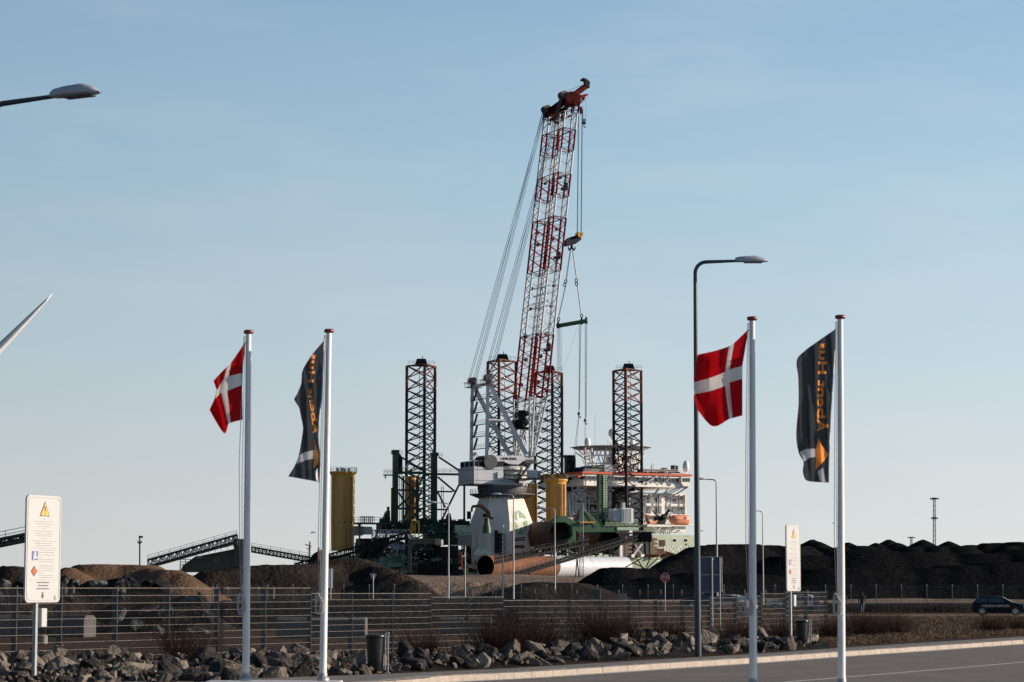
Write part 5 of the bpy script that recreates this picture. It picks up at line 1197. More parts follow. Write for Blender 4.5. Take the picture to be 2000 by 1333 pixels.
# boom head
for k, yb, yt in ((5.5,224,186),(-5.5,232,201)):
    m = MB(); t0, t1 = tof(yb), tof(yt)
    for h0, h1 in ((-2,-2.3),(2.1,2.4),(0,.2)):
        for sy in (-1.7,1.7): m.bar(bp(k,t0)+MX*h0+KK*sy, bp(k,t1-2)+MX*h1+KK*sy, .5, .4)
    for sy in (-1.7,-.5,.6,1.7):
        pr = [(-2.0,t1-2.8),(2.3,t1-3.4),(2.6,t1),(-.5,t1+.6),(-2.4,t1-.2),(-2.6,t1-2)] if abs(sy) > 1 else [(-2.2,t1-3.2),(2.3,t1-3),(2.6,t1-.1),(-2.2,t1-.3)]
        m.prism([bp(k,t)+MX*h+KK*(sy-.12) for h, t in pr], KK*.24)
    for j in range(3):
        for h0, h1 in ((-2,2),(2,-2)): m.tube(bp(k,t0+j*1.2)+MX*h0+KK*1.75, bp(k,t0+(j+1)*1.2)+MX*h1+KK*1.75, .12, 4)
    m.tube(bp(k,t1-1.5)+MX*-1+KK*-1.7, bp(k,t1-1.5)+MX*-1+KK*1.7, .5, 8); hd_ = m.build('boom_head', M['headred'], crane)
    m = MB()
    for j in range(5): c = bp(k,t1-.7)+MX*-2.5+KK*(-1.3+j*.6); m.tube(c, c+KK*.3, 1.15, 16); c = bp(k,t1-1.5)+MX*2.7+KK*(-1.3+j*.6); m.tube(c, c+KK*.3, .9, 14)
    m.build('sheave', M['steel'], hd_)
m = MB()
for h0 in (-1.6,0,1.8): m.bar(bp(-5.5,tof(206))+MX*h0, bp(5.5,tof(196))+MX*h0, .9, .7)
m.bar(bp(-5.5,tof(228))+MX*1.5, bp(5.5,tof(222))+MX*1.5, .5); m.bar(bp(-5.5,tof(228))-MX*1.5, bp(5.5,tof(222))-MX*1.5, .5); m.build('head_crossbeam', M['headred'], crane)
m = MB(); a = bp(5.5,tof(190))+MX*-.5; b = P(1146,170,715); m.prism([a+Vector((0,0,.4)), a-Vector((0,0,1.8)), b-Vector((.5,0,.9)), b+Vector((0,0,.5)), b+Vector((-1.2,0,.6))], KK*1.2)
m.build('fly_jib', M['headred'], crane)
m = MB()
for x, y, r_ in ((1146,163,.9),(1143,158,.6),(1139,156,.5),(1148,170,.5),(1136,157,.35)): c = P(x,y,714); m.tube(c-KK*.4, c+KK*.5, r_, 10)
m.tube(P(1138,162,714), P(1147,158,714), .12, 4); m.tube(P(1094,184,712), P(1138,166,714), .07, 4); m.tube(P(1094,184,712),P(1096,192,712),.2,4); m.build('jib_sheave', M['machine'], crane)
m = MB(); m.fprism(Frame(1140,714,25), [(1131,187),(1143,184),(1149,184),(1148,187),(1143,189),(1142,196),(1139,190),(1134,194)], 0, 1.0); m.fprism(Frame(1140,714,25), [(1131,209),(1137,208),(1138,222),(1135,223),(1134,214),(1131,213)], 0, .8); m.build('side_bracket', M['boomred'], crane)
# pendants and ropes
m = MB(); rp_ = .075
for k, yt in ((5.5,190),(-5.5,206)):
    T = bp(k,tof(yt))+MX*-3.0; Bm = K(-7.3,k,Zc(742))
    for j, d in enumerate((-1.1,-.5,.1,.7,1.2)): m.tube(T+KK*d, Bm+KK*(d*1.0)+KH*(-.9 if j % 2 else .9), rp_*1.15, 4)
m.build('luffing_rope', M['steel'], crane)
m = MB()
for px0, px1 in ((1129.5,1127.0),(1130.8,1128.0),(1136.6,1134.5),(1137.6,1135.5)): m.tube(P(px0,214,712), P(px1,458,712), .085, 4)
m.build('hoist_rope', M['navy'], crane)
m = MB(); m.tube(P(1145,188,714),P(1143.5,233,714),.05,4); m.tube(P(1138.5,212,714),P(1138.5,232,714),.09,4); m.build('whip_rope', M['steel'], crane)
# hanging gear -------------------------------------------------
Q = Frame(1120, 712, 25)
hk = thing('hook_block', 'dark main hook block with striped sheave hanging beside the boom', 'hook block', P(1120,470,712))
m = MB(); m.fprism(Q, [(1105,481),(1106.5,470),(1112,464.5),(1122,461),(1132,459),(1136,462),(1135,469),(1124,477),(1112,480.5)], -.8, 1.6); m.build('block_body', M['navy'], hk)
m = MB(); c = P(1131,459,712); m.tube(c-KK*1.0, c+KK*1.0, .85, 16); m.build('sheave', M['yellowb'], hk)
m = MB()
for j in range(4): 
    c2 = c+KK*1.02+Vector((-.55+.36*j,0,0)); m.bar(c2+Vector((-.3,0,-.5)), c2+Vector((.3,0,.5)), .13, .06)
m.build('stripe', M['black'], hk)
m = MB(); 
for s_ in (-1,1):
    pts = [P(1116.5,479,711.8)+Vector((s_*x,0,-z)) for x, z in ((0,0),(.1,.9),(.75,1.5),(1.0,1.0),(.95,.5))]; m.path(pts, [.25,.32,.32,.22,.1], 8)
m.tube(P(1116.5,478,712), P(1116.5,486,712), .4, 8); m.build('ram_horn_hook', M['machine'], hk)
rg = thing('lifting_sling', 'wire slings and shackles between hook block and green beam', 'sling', P(1116,490,712)); m = MB()
for a, b in (((1113.5,489),(1105,547)),((1115,489),(1106.5,547)),((1118,489),(1125.5,543)),((1119,489),(1126.5,543)),((1104,560),(1090.5,620)),((1105,560),(1092,620)),((1127,556),(1134.5,614)),((1128,556),(1136,614))): m.tube(P(*a,712), P(*b,712), .09, 5)
m.build('sling_rope', M['galv'], rg)
for x, y in ((1105,550),(1103,557),(1125.5,548),(1126,555),(1091,624),(1136,617)):
    m = MB(); c = P(x,y,711.9); m.path([c+Vector((.38*math.cos(t/8*6.283),0,.5*math.sin(t/8*6.283))) for t in range(8)], .14, 6, closed=True); m.build('shackle', M['machine'], rg)
sb = thing('spreader_beam', 'weathered green spreader beam hanging from slings right of the boom', 'spreader beam', P(1117,633,712))
m = MB(); m.tube(P(1087,637.5,713), P(1147,627,711), .62, 14); m.build('beam', M['green'], sb)
for x, y in ((1090,636.5),(1136,629),(1145,627.5)):
    m = MB(); c = P(x,y,712); m.tube(c-Vector((.35,0,0)), c+Vector((.35,0,.05)), .85, 14); m.bar(c, c+Vector((0,0,1.3)), .5, .3); m.build('collar', M['gdark'], sb)
m = MB(); rr = random.Random(5)
for x0, y0, x1, y1 in ((1091,641,1091,790),(1093,641,1094,770),(1096,640,1096,826),(1088.5,641,1088,760),(1131.5,632,1130.5,808),(1133,632,1131,806),(1135,632,1132,800),(1142.8,630,1142.8,820),(1144.5,630,1144,818),(1146.5,629,1145,815),(1130,812,1119,902),(1131,812,1126,870),(1126,870,1117,960),(1142.8,826,1142.8,900),(1128,640,1101,722)): m.tube(P(x0,y0,712), P(x1,y1,712), .075 if x0 != 1128 else .03, 4)
m.build('tackle_rope', M['steel'], sb)
for x, y in ((1130.5,811),(1142.8,824),(1095,829)):
    m = MB(); c = P(x,y,712); m.tube(c+Vector((0,0,.9)), c, .3, 8, .5); m.path([c, c+Vector((.1,0,-.7)), c+Vector((.45,0,-.9)), c+Vector((.55,0,-.4))], .16, 6); m.build('tackle_hook', M['rustd'], sb)
wh = thing('whip_hook', 'small black hook block hanging below the boom tip', 'hook block', P(1140,238,714)); m = MB(); c = P(1140.5,238,714); m.box(c,(1.1,.8,1.6)); m.build('block_body', M['machine'], wh, bevel=.15)
m = MB(); m.tube(c-Vector((0,.6,-.2)), c+Vector((0,.6,.2)), .55, 12); m.build('sheave', M['galv'], wh); m = MB(); m.path([c-Vector((0,0,.8)), c-Vector((0,0,1.5)), c-Vector((-.3,0,1.9)), c-Vector((-.5,0,1.5))], .13, 6); m.build('hook', M['machine'], wh)
# ================================================================ QUAY AND DECK EQUIPMENT
# yellow transition pieces ------------------------------------------
def tp(px, hw, yt, yb, D, label, plat=True, yplat=None, letters=None):
    c = P(px,yb,D); s = F/D; r_ = hw/s; zb, zt = P(px,yb,D).z, P(px,yt,D).z
    r = thing('transition_piece', label, 'transition piece', (c.x,D,zb), 'yellow transition pieces standing on deck')
    m = MB(); m.lathe((c.x,D,0), [(r_*.97,zb),(r_*1.0,zb+(zt-zb)*.4),(r_*1.0,zt)], 40); b = m.build('shell', M['yellow'], r)
    m = MB()
    for f in (.22,.55,.78): z = zb+(zt-zb)*f; m.lathe((c.x,D,0), [(r_*1.0,z-.1),(r_*1.012,z-.05),(r_*1.012,z+.05),(r_*1.0,z+.1)], 40, caps=False)
    m.build('weld_ring', M['yellow'], b)
    if plat:
        m = MB(); R2 = r_*1.17; m.lathe((c.x,D,0), [(r_,zt-.8),(R2,zt),(R2,zt+.35),(r_*.6,zt+.35)], 14, smooth=False); pf = m.build('platform', M['yellowb'], r)
        m = MB()
        for i in range(22):
            a = 2*math.pi*i/22; p = Vector((c.x+R2*math.cos(a),D+R2*math.sin(a),zt+.35)); q = Vector((c.x+R2*math.cos(a+.286),D+R2*math.sin(a+.286),zt+.35)); k = Vector((0,0,1.2)); m.tube(p,p+k,.06,4); m.tube(p+k,q+k,.06,4); m.tube(p+k*.5,q+k*.5,.05,4)
        for a in (.3,1.4,3.6,4.6): m.box((c.x+r_*.5*math.cos(a),D+r_*.5*math.sin(a),zt+.9),(.9,.9,1.1))
        m.build('railing', M['galv'], pf)
    m = MB()
    for dx in (-.25,.25): m.tube((c.x-r_*.75+dx,D-r_*.78,zb+1),(c.x-r_*.75+dx,D-r_*.78,zt-.5),.08,5)
    for i in range(int((zt-zb)/.8)): m.tube((c.x-r_*.75-.25,D-r_*.78,zb+1+i*.8),(c.x-r_*.75+.25,D-r_*.78,zb+1+i*.8),.05,4)
    m.build('ladder', M['yellowb'], r)
    m = MB(); m.tube((c.x+r_*.55,D-r_*.95,zb+2),(c.x+r_*.55,D-r_*.95,zt-1),.22,8); m.tube((c.x+r_*.85,D-r_*.7,zb+2),(c.x+r_*.85,D-r_*.7,zt-1),.22,8); m.build('fender_tube', M['yellow'], r)
    return r, c, r_, zt, b
r1, c, r_, zt, sh = tp(669,23,924,1076,722,'tall yellow transition piece at the stern, beside the second flagpole')
m = MB()
for i in range(4):
    a = R(-140+32*i); m.tube((c.x+r_*.97*math.cos(a),722+r_*.97*math.sin(a),P(0,1021,722).z),(c.x+r_*1.03*math.cos(a),722+r_*1.03*math.sin(a),P(0,1021,722).z),.25,8)
m.build('bolt_hole', M['machine'], sh)
tp(803,12.5,931,1022,716,'slim yellow transition piece inside the green lattice frame', False)
r4, c4, r4_, zt4, sh4 = tp(1086,20,939,1022,724,'yellow transition piece with platform letters behind the crane')
m = MB(); m.box((c4.x-.5, 724-r4_*1.28, zt4+1.15),(r4_*2.1,.08,1.3)); m.build('board', M['yellow'], sh4)
m = MB(); text_on(m, 'OBC  HOW', 1.5, lambda x, y: Vector((c4.x-.5+x*.95, 724-r4_*1.30-.05, zt4+1.15+y))); m.build('lettering', M['machine'], sh4)
tp(1034,16,945,1042,728,'yellow transition piece half hidden behind the white pedestal', False)
# rusty pile sections ------------------------------------------------
def pile(p0, p1, r_, material, name, label, seams=6, cut=None, wall=.12):
    p0 = Vector(p0); p1 = Vector(p1); d = (p1-p0).normalized(); r = thing('steel_pile', label, 'steel pile', p0-Vector((0,0,r_)))
    u = d.cross(Vector((0,0,1))).normalized(); v = d.cross(u).normalized(); n = 48
    def ring(c, rr): return [c+u*rr*math.cos(2*math.pi*i/n)+v*rr*math.sin(2*math.pi*i/n) for i in range(n)]
    segs = cut or [(0,1,material)]
    for k, (a, b, mt) in enumerate(segs):
        A, B = p0.lerp(p1,a), p0.lerp(p1,b); m = MB(); m.add(ring(A,r_)+ring(B,r_), [(i,(i+1)%n,n+(i+1)%n,n+i) for i in range(n)], True)
        if k == 0: m.add(ring(A,r_)+ring(A,r_-wall), [(i,(i+1)%n,n+(i+1)%n,n+i) for i in range(n)])
        if k == len(segs)-1: m.add(ring(B,r_)+ring(B,r_-wall), [(i,(i+1)%n,n+(i+1)%n,n+i) for i in range(n)])
        for j in range(1, seams):
            c = A.lerp(B, j/seams); m.add(ring(c-d*.06,r_)+ring(c,r_+.03)+ring(c+d*.06,r_), [(q*n+i,q*n+(i+1)%n,(q+1)*n+(i+1)%n,(q+1)*n+i) for q in (0,1) for i in range(n)])
        m.build('shell', mt, r, recalc=False)
    m = MB(); m.add(ring(p0+d*.02,r_-wall)+ring(p1-d*.02,r_-wall), [(i,n+i,n+(i+1)%n,(i+1)%n) for i in range(n)], True); m.build('inner_wall', M['machine'], r, recalc=False)
    return r
D0 = 615; a = P(948,1106.5,D0); b = P(1219,1107,D0+50); b.z = a.z + .25
pile(a, b, 2.78, M['rust'], 'steel_pile', 'long steel pile, rusty left half and grey-white right half, lying on the quay', 9, [(0,.462,M['rust']),(.462,1,M['boomwhite'])])
a = P(1098,1046,672); b = P(1040,1044,640); pile(P(1098,1045,672), P(1036,1045,716), 3.75, M['rustd'], 'steel_pile', 'dark rusty pile section with its black open end to the right, on deck', 6)
pile(P(1190,1058,676), P(1120,1055,716), 3.3, M['rustd'], 'steel_pile', 'dark rusty pile section under the green cradle, right of the other', 7)
# cradle stands under the long pile
cr_ = thing('pile_cradle', 'pale grey saddle and trestle holding the open end of the long pile', 'pile stand', P(945,1128,612)); m = MB()
m.fprism(Frame(940,612,0), [(924,1089),(929,1076),(935,1070),(938,1071),(938,1077),(942,1077),(942,1071),(946,1071),(952,1078),(956,1088),(948,1084),(940,1083),(931,1086)], 0, 1.6); m.build('saddle', M['glight'], cr_)
m = MB()
for q in (((926,1084),(926,1130)),((930,1084),(931,1130)),((920,1130),(928,1112)),((928,1112),(940,1131)),((926,1096),(931,1104)),((931,1096),(926,1104)),((926,1112),(931,1122)),((931,1112),(926,1122)),((908,1098),(926,1112))): m.bar(P(*q[0],611), P(*q[1],611), .3)
m.build('trestle', M['conc'], cr_)
# green gripper frames ---------------------------------------------
gf = thing('gripper_frame', 'dark green lattice gripper frame towering over the stern deck', 'gripper frame', P(840,1040,706))
Gf = Frame(840,704,14)
m = MB(); m.fbox(Gf,768,777,881,1040,-1,1.2); m.fbox(Gf,766,779,879,887,-1.2,1.4); m.build('column', M['gdark'], gf)
m = MB(); m.fbox(Gf,844,853.5,886,1040,-1,1.2); m.fbox(Gf,843,856,884,891,-1.2,1.4); m.build('column', M['gdark'], gf)
m = MB(); m.fbox(Gf,905.5,908.5,935,1022,-.4,.4); m.fbox(Gf,900,911,925,935,-.8,.8); m.build('column', M['gdark'], gf)
m = MB(); m.fbox(Gf,827,830.5,925,1030,-.5,.5); m.fbox(Gf,786,789,930,1030,6,7); m.fbox(Gf,813,817,930,1030,6,7); m.fbox(Gf,799,801,930,1030,7,8); m.build('column', M['gdark'], gf)
m = MB(); m.fbox(Gf,774,832,921,926,-.8,.8); m.fbox(Gf,832,906,924.5,928.5,-.6,.6); m.fbox(Gf,774,824,956,959.5,-.5,.5); m.fbox(Gf,854,884,959,962,-.4,.4); m.fbox(Gf,774,826,992,995.5,-.5,.5); m.fbox(Gf,854,872,994,997,-.4,.4); m.build('beam', M['gdark'], gf)
m = MB()
for q in (((778,890),(828,920)),((857,893),(905,925)),((905,930),(860,1022)),((855,932),(888,960)),((855,962),(870,992)),((778,930),(812,960)),((828,926),(786,1020)),((812,960),(776,992)),((822,996),(788,1028)),((778,962),(800,994)),((824,958),(816,975))): m.bar(Gf.w(*q[0],-.4), Gf.w(*q[1],-.4), .55)
m.build('brace', M['gdark'], gf)
m = MB(); m.rail([Gf.w(776,921,-.8),Gf.w(832,921,-.8)],1.2,1.6,.06,3); m.rail([Gf.w(854,924.5,-.6),Gf.w(906,924.5,-.6)],1.2,1.6,.06,3); m.rail([Gf.w(777,889,0),Gf.w(786,889,0)],1.4,.8,.06,3); m.rail([Gf.w(855,893,0),Gf.w(864,893,0)],1.2,.8,.06,3)
m.fbox(Gf,750,768,927,929,-1.2,1.2); m.rail([Gf.w(750,927,-1.2),Gf.w(768,927,-1.2)],1.3,.8,.07,3); m.fbox(Gf,751,753,929,935,-.3,.3); m.build('walkway', M['steel'], gf)
m = MB()
for x0 in (780,838,862): 
    for i in range(14): m.tube(Gf.w(x0,926+i*7,1.5),Gf.w(x0+4,926+i*7,1.5),.06,4)
    m.tube(Gf.w(x0,895 if x0!=862 else 950,1.5),Gf.w(x0,1028,1.5),.1,5); m.tube(Gf.w(x0+4,895 if x0!=862 else 950,1.5),Gf.w(x0+4,1028,1.5),.1,5)
m.build('ladder', M['gdark'], gf)
m = MB(); c = Gf.w(779,910,1.5); m.lathe((c.x,c.y,c.z),[(1.0,-2.5),(1.1,-2),(1.1,1.8),(.6,3.2),(.1,3.6)],14); m.build('fairlead', M['machine'], gf)
m = MB(); m.fbox(Gf,764,769,953,1022,0,1); m.build('rust_pipe', M['rust'], gf)
m = MB(); m.fprism(Gf, [(741,1042),(745,1030),(754,1003),(757,998),(762,998),(762,1042)], 2, 3); m.fbox(Gf,756,760,990,1042,1,2); m.build('side_bracket', M['gdark'], gf)
# crane boom tip lying behind the frame
m = MB(); m.pprism([(791,912),(793,916),(811,892),(812,888)], 712, 1); m.build('white_fin', M['cranewhite'], label='small white pointed fin rising behind the green frame', cat='fin')
# deck machinery: many pieces in one assembly each with its own role
rr = random.Random(77)
dm = thing('deck_machinery', 'crowded dark green machinery block at the foot of the gripper frame', 'deck machinery', P(830,1085,700)); Dk = Frame(830,700,12)
m = MB(); m.fbox(Dk,745,920,1024,1042,3,12); m.fbox(Dk,818,870,1023,1043,1,3); m.fbox(Dk,838,905,1043,1060,0,9); m.fbox(Dk,700,860,1060,1090,6,14); m.build('housing', M['gm'], dm)
m = MB(); m.fbox(Dk,888.5,921,1026,1041,-.5,3); m.fbox(Dk,893,921,1042,1045,-.6,3); m.build('light_panel', M['glight'], dm)
m = MB(); m.fbox(Dk,838,888,1041,1044,-.4,2); m.fbox(Dk,838,895,1044,1065,.2,2); m.build('dark_panel', M['navy'], dm)
m = MB()
for i in range(95):
    x = rr.uniform(742,925); y = rr.uniform(1018,1030); w_ = rr.uniform(1,5); m.fbox(Dk,x,x+w_,y-rr.uniform(1,7),1030,rr.uniform(0,6),8)
for i in range(16): x = 750+i*10.5; m.tube(Dk.w(x,1026,1),Dk.w(x,rr.uniform(1014,1020),1),.22,6)
m.rail([Dk.w(852,1024,0),Dk.w(920,1022,0)],1.2,1.5,.06,2); m.rail([Dk.w(742,1028,0),Dk.w(800,1026,0)],1.2,1.5,.06,2)
m.fprism(Dk,[(872,1024),(873,1010),(876,1003),(880,1003),(884,1024)],1,2); m.build('fittings', M['gm'], dm)
m = MB()
for i in range(70):
    x = rr.uniform(700,915); y = rr.uniform(1046,1112); L = rr.uniform(3,16); 
    if rr.random() < .5: m.tube(Dk.w(x,y,rr.uniform(-2,3)),Dk.w(x+L,y,rr.uniform(-2,3)),rr.uniform(.08,.3),6)
    else: m.tube(Dk.w(x,y,rr.uniform(-2,3)),Dk.w(x,y+rr.uniform(5,16),rr.uniform(-2,3)),rr.uniform(.1,.3),6)
for i in range(60):
    x = rr.uniform(700,920); y = rr.uniform(1060,1118); m.fbox(Dk,x,x+rr.uniform(3,14),y,y+rr.uniform(3,12),rr.uniform(0,5),rr.uniform(6,9))
m.build('pipework', M['machine'], dm)
m = MB()
for i in range(26):
    x = rr.uniform(770,918); y = rr.uniform(1055,1116); m.fbox(Dk,x,x+rr.uniform(.5,1.6),y,y+rr.uniform(3,10),-3,-2.4)
m.build('upright', M['conc'], dm)
for nm_, mt_, n_ in (('green_fitting',M['green'],40),('grey_fitting',M['lampgrey'],34),('pale_fitting',M['glight'],20),('rusty_fitting',M['rust'],22)):
    m = MB()
    for i in range(n_):
        x = rr.uniform(745,916); y = rr.uniform(1022,1114); b0 = rr.uniform(-3.2,-2.4)
        if rr.random() < .5: m.fbox(Dk,x,x+rr.uniform(.6,3.5),y,y+rr.uniform(.6,3.5),b0,b0+1)
        else: m.tube(Dk.w(x,y,b0),Dk.w(x+rr.uniform(-7,7),y+rr.uniform(-4,4),b0),.1,5)
    m.build(nm_, mt_, dm)
m = MB(); m.rail([Dk.w(806,1118,-3),Dk.w(860,1119,-3)],2.0,1.1,.12,3); m.rail([Dk.w(770,1100,-2),Dk.w(800,1100,-2)],1.6,1.2,.08,2); m.rail([Dk.w(790,1078,-2),Dk.w(845,1078,-2)],1.4,1.4,.08,3); m.build('railing', M['steel'], dm)
m = MB(); m.fprism(Dk,[(755,1108),(755,1082),(792,1082),(792,1100),(780,1108)],-1,4); m.fbox(Dk,742,760,1088,1112,0,5); m.build('green_tank', M['hulls'], dm)
m = MB()
for i in range(8): m.fbox(Dk,757+i*4.2,758+i*4.2,1084,1100,-1.2,-1)
m.build('tank_rib', M['gm'], dm)
m = MB(); 
for j,(x,y,r_) in enumerate(((752,1072,2.0),(762,1070,1.8),(876,1082,1.3))): c = Dk.w(x,y,1); m.tube(c, c+Vector((3.5,2,0)), r_, 16)
m.build('tank', M['girder'], dm)
m = MB(); m.fbox(Dk,917,921,1040,1100,2,8); m.fbox(Dk,914,960,1038,1044,4,8); m.fbox(Dk,925,958,1046,1084,5,12); m.build('dark_block', M['machine'], dm)
m = MB()
for i in range(7): m.fbox(Dk,944.5+i*4,947+i*4,1041,1064,-3,-1.5)
m.fbox(Dk,943,974,1038,1040.5,-3.5,0); m.fbox(Dk,944,974,1061,1063,-3.5,0); m.rail([Dk.w(943,1038,-3.5),Dk.w(974,1038,-3.5)],1.1,1.2,.06,2); m.build('bollard_rack', M['glight'], dm)
m = MB()
for q in (((952,1063),(946,1080)),((952,1063),(960,1082)),((964,1063),(958,1080)),((964,1063),(972,1082))): m.tube(Dk.w(*q[0],-2),Dk.w(*q[1],-2),.22,6)
m.build('rack_leg', M['green'], dm)
# lattice girder, yellow ladder frame, container
lg = thing('lattice_girder', 'blue-grey horizontal lattice girder lying left of the yellow frame', 'girder', P(762,1052,690)); m = MB()
A = [P(726,1036,690),P(726,1051,690),P(727,1051,692),P(727,1036,692)]; B = [P(799,1036,686),P(799,1051,686),P(800,1051,688),P(800,1036,688)]
m.truss(A, B, 10, .16, .1, 4); m.tube(P(727,1036,690),P(727,1062,690),.2,6); m.build('truss', M['girder'], lg)
m = MB(); m.rail([P(728,1036,690),P(798,1036,686)],.7,7,.12,0); m.build('stanchion', M['conc'], lg)
yf = thing('ladder_frame', 'yellow upright access frame beside the green machinery', 'frame', P(810,1052,680)); m = MB()
Y = Frame(810,682,0); 
for q in ((809.5,811,1017,1051),(816.5,818,1017,1051),(809.5,818,1017,1019),(809.5,818,1049,1051)): m.fbox(Y,*q,0,.5)
m.fprism(Y,[(811,1019),(816.5,1019),(816.5,1024),(815.5,1020.5),(812,1020.5),(811,1024)],0,.4); m.build('frame', M['yellowb'], yf)
m = MB()
for q in (((804,1019),(800,1051)),((804,1019),(807,1034)),((807,1034),(800,1051)),((806,1030),(810,1028))): m.bar(Y.w(*q[0],1),Y.w(*q[1],1),.3)
m.build('brace', M['yellowb'], yf)
m = MB(); m.fbox(Dk,692,709,1028,1046,4,9); m.build('container', M['conc'], label='beige container on deck right of the tall yellow cylinder', cat='container')
m = MB(); m.fbox(Dk,709.5,726,1029,1044,4.5,9); m.build('container', M['lampgrey'], label='grey container on deck left of the lattice girder', cat='container')
pr = thing('pipe_rack', 'dark elevated pipe rack running from the yellow cylinder to the green frame', 'pipe rack', P(720,1060,700)); m = MB(); m.fbox(Dk,691,762,1021,1024.5,-1,1)
for x in (701,735,752): m.fbox(Dk,x,x+2.5,1024,1065,-1,0)
m.fprism(Dk,[(699,1024),(706,1024),(703.5,1030),(701,1030)],-1,.8); m.build('frame', M['gdark'], pr)
m = MB(); m.rail([Dk.w(691,1021,-1),Dk.w(762,1021,-1)],1.5,1.5,.08,2)
for i in range(7): m.fbox(Dk,704+i*3.8,705.2+i*3.8,1010,1021,-.5,.2)
m.fbox(Dk,703,731,1009,1010.6,-.8,.4); m.build('rails', M['gdark'], pr)
m = MB(); m.fbox(Dk,700,760,1052,1070,2,8)
for i in range(40): x = rr.uniform(693,790); y = rr.uniform(1053,1082); m.fbox(Dk,x,x+rr.uniform(2,9),y,y+rr.uniform(1.5,5),-1,2)
m.build('stores', M['machine'], pr)
# black gangway, quay portal with pale drum
ph_ = thing('portal_hopper', 'dark grey quay portal with a thick leg in front of the machinery', 'portal', P(804,1128,560)); PF_ = Frame(804,560,0)
m = MB(); m.fbox(PF_,796,803,1062,1122,0,1.2); m.build('leg', M['olive'], ph_); m = MB(); m.fbox(PF_,792,858,1052,1063,0,1.5); m.fprism(PF_,[(790,1060),(797,1052),(797,1068),(793,1066)],0,1.5); m.fprism(PF_,[(803,1063),(812,1063),(803,1072)],.1,1); m.build('beam', M['olive'], ph_)
m = MB(); c = P(852,1060,560.5); m.tube(c+Vector((0,-.6,0)), P(864,1060,560)+Vector((0,-.6,0)), .75, 16); m.build('drum', M['conc'], ph_)
m = MB(); m.pprism([(796,1045),(800,1044.5),(802,1051.5),(798,1052)],559.6,.3); m.build('panel', M['cranewhite'], ph_)
m = MB(); m.bar(PF_.w(796,1121,.5),PF_.w(788,1122,.5),.3); m.bar(PF_.w(803,1110,.5),PF_.w(812,1104,.5),.2); m.fbox(PF_,788,815,1120,1123,0,1.5)
for i in range(10): x = 806+i*5.5; m.fbox(PF_,x,x+1.2,rr.uniform(1092,1108),1122,1,1.4)
m.fbox(PF_,806,866,1098,1100,1,1.5); m.fbox(PF_,806,900,1119,1123,1,3); m.build('base_frame', M['machine'], ph_)
m = MB()
for x in (862,868,875,884,890): m.fbox(PF_,x,x+5,1075,1123,3,5)
m.fbox(PF_,856,895,1068,1090,4,6); m.fbox(PF_,815,905,1101,1124,5,7); m.build('support_wall', M['machine'], ph_)
# conveyors
def conveyor(name, label, p0, p1, D0, D1, h, w_, nb, material, r=.16, belt=True):
    t_ = thing(name, label, 'conveyor', P(p0[0],p0[1]+6,D0)); a = P(*p0,D0); b = P(*p1,D1); k = Vector((0,0,h)); y = Vector((0,w_,0)); m = MB()
    m.truss([a,a+k,a+k+y,a+y],[b,b+k,b+k+y,b+y],nb,r*1.2,r*.7,4,ring=True); m.build('truss', material, t_)
    if belt: m = MB(); d = (b-a).normalized(); m.hexa([a+Vector((0,.1,.1)),b+Vector((0,.1,.1)),b+Vector((0,w_-.1,.1)),a+Vector((0,w_-.1,.1)),a+Vector((0,.1,.45)),b+Vector((0,.1,.45)),b+Vector((0,w_-.1,.45)),a+Vector((0,w_-.1,.45))]); m.build('belt', M['machine'], t_)
    m = MB(); m.rail([a+k,b+k],.9,2.2,.05,2); m.build('handrail', material, t_); return t_
cv = conveyor('belt_conveyor','long black inclined conveyor crossing in front of the white pile',(985,1133),(1256,1051),520,585,.9,1.6,44,M['machine'])
m = MB(); m.box(P(1254,1049,585),(4.5,2.5,2.4)); m.tube(P(1250,1050,583),P(1262,1046,583),.9,12); m.build('head_drum', M['machine'], cv)
m = MB()
for q in (((1127,1090),(1124,1130)),((1127,1090),(1131,1130)),((1033,1120),(1030,1134)),((1033,1120),(1037,1134))): m.bar(P(*q[0],553),P(*q[1],553),.25)
m.build('support_leg', M['machine'], cv)
conveyor('belt_conveyor','black conveyor bridge above the rusty half of the long pile',(966,1101),(1150,1064),560,600,1.3,1.8,30,M['machine'])
cv2 = conveyor('belt_conveyor','dark conveyor climbing rightwards from behind the soil heap to the quay portal',(575,1113),(800,1050),560,560,1.3,1.6,30,M['machine'])
m = MB()
for q in (((722,1072),(722,1100)),((726,1072),(727,1100)),((724,1083),(760,1080)),((684,1082),(684,1094)),((690,1080),(690,1094))): m.bar(P(*q[0],560),P(*q[1],560),.35)
m.build('support_leg', M['machine'], cv2)
conveyor('lattice_jib','slender dark lattice jib pointing left, left of the second flagpole',(604,1098),(491,1078),560,560,1.1,1.2,16,M['machine'],belt=False)
cv3 = conveyor('belt_conveyor','dark conveyor rising to the screening plant behind the sand heap',(288,1109),(462,1060),500,500,1.6,1.8,22,M['olive'])
cv4 = conveyor('belt_conveyor','dark conveyor end reaching in at the left edge, behind the warning sign',(-40,1074),(60,1054),300,300,.8,1.4,9,M['olive'])
tr = thing('tracked_conveyor', 'dark conveyor tail left of the second flagpole with a small mast', 'machine', P(612,1110,560)); m = MB(); m.pprism([(600,1108),(604,1092),(612,1082),(622,1076),(628,1074),(630,1104),(620,1110)],561,3); m.build('body', M['machine'], tr)
m = MB(); m.tube(P(605,1090,565),P(605,1058,565),.18,5); m.tube(P(596,1064,565),P(608,1067,565),.16,4); m.tube(P(598,1072,565),P(608,1070,565),.1,4); m.tube(P(601,1092,565),P(604,1066,565),.08,4); m.build('mast', M['steel'], tr)
pl_ = thing('screening_plant', 'dark green screening plant with a sloping hopper behind the left heaps', 'screening plant', P(420,1117,505)); m = MB()
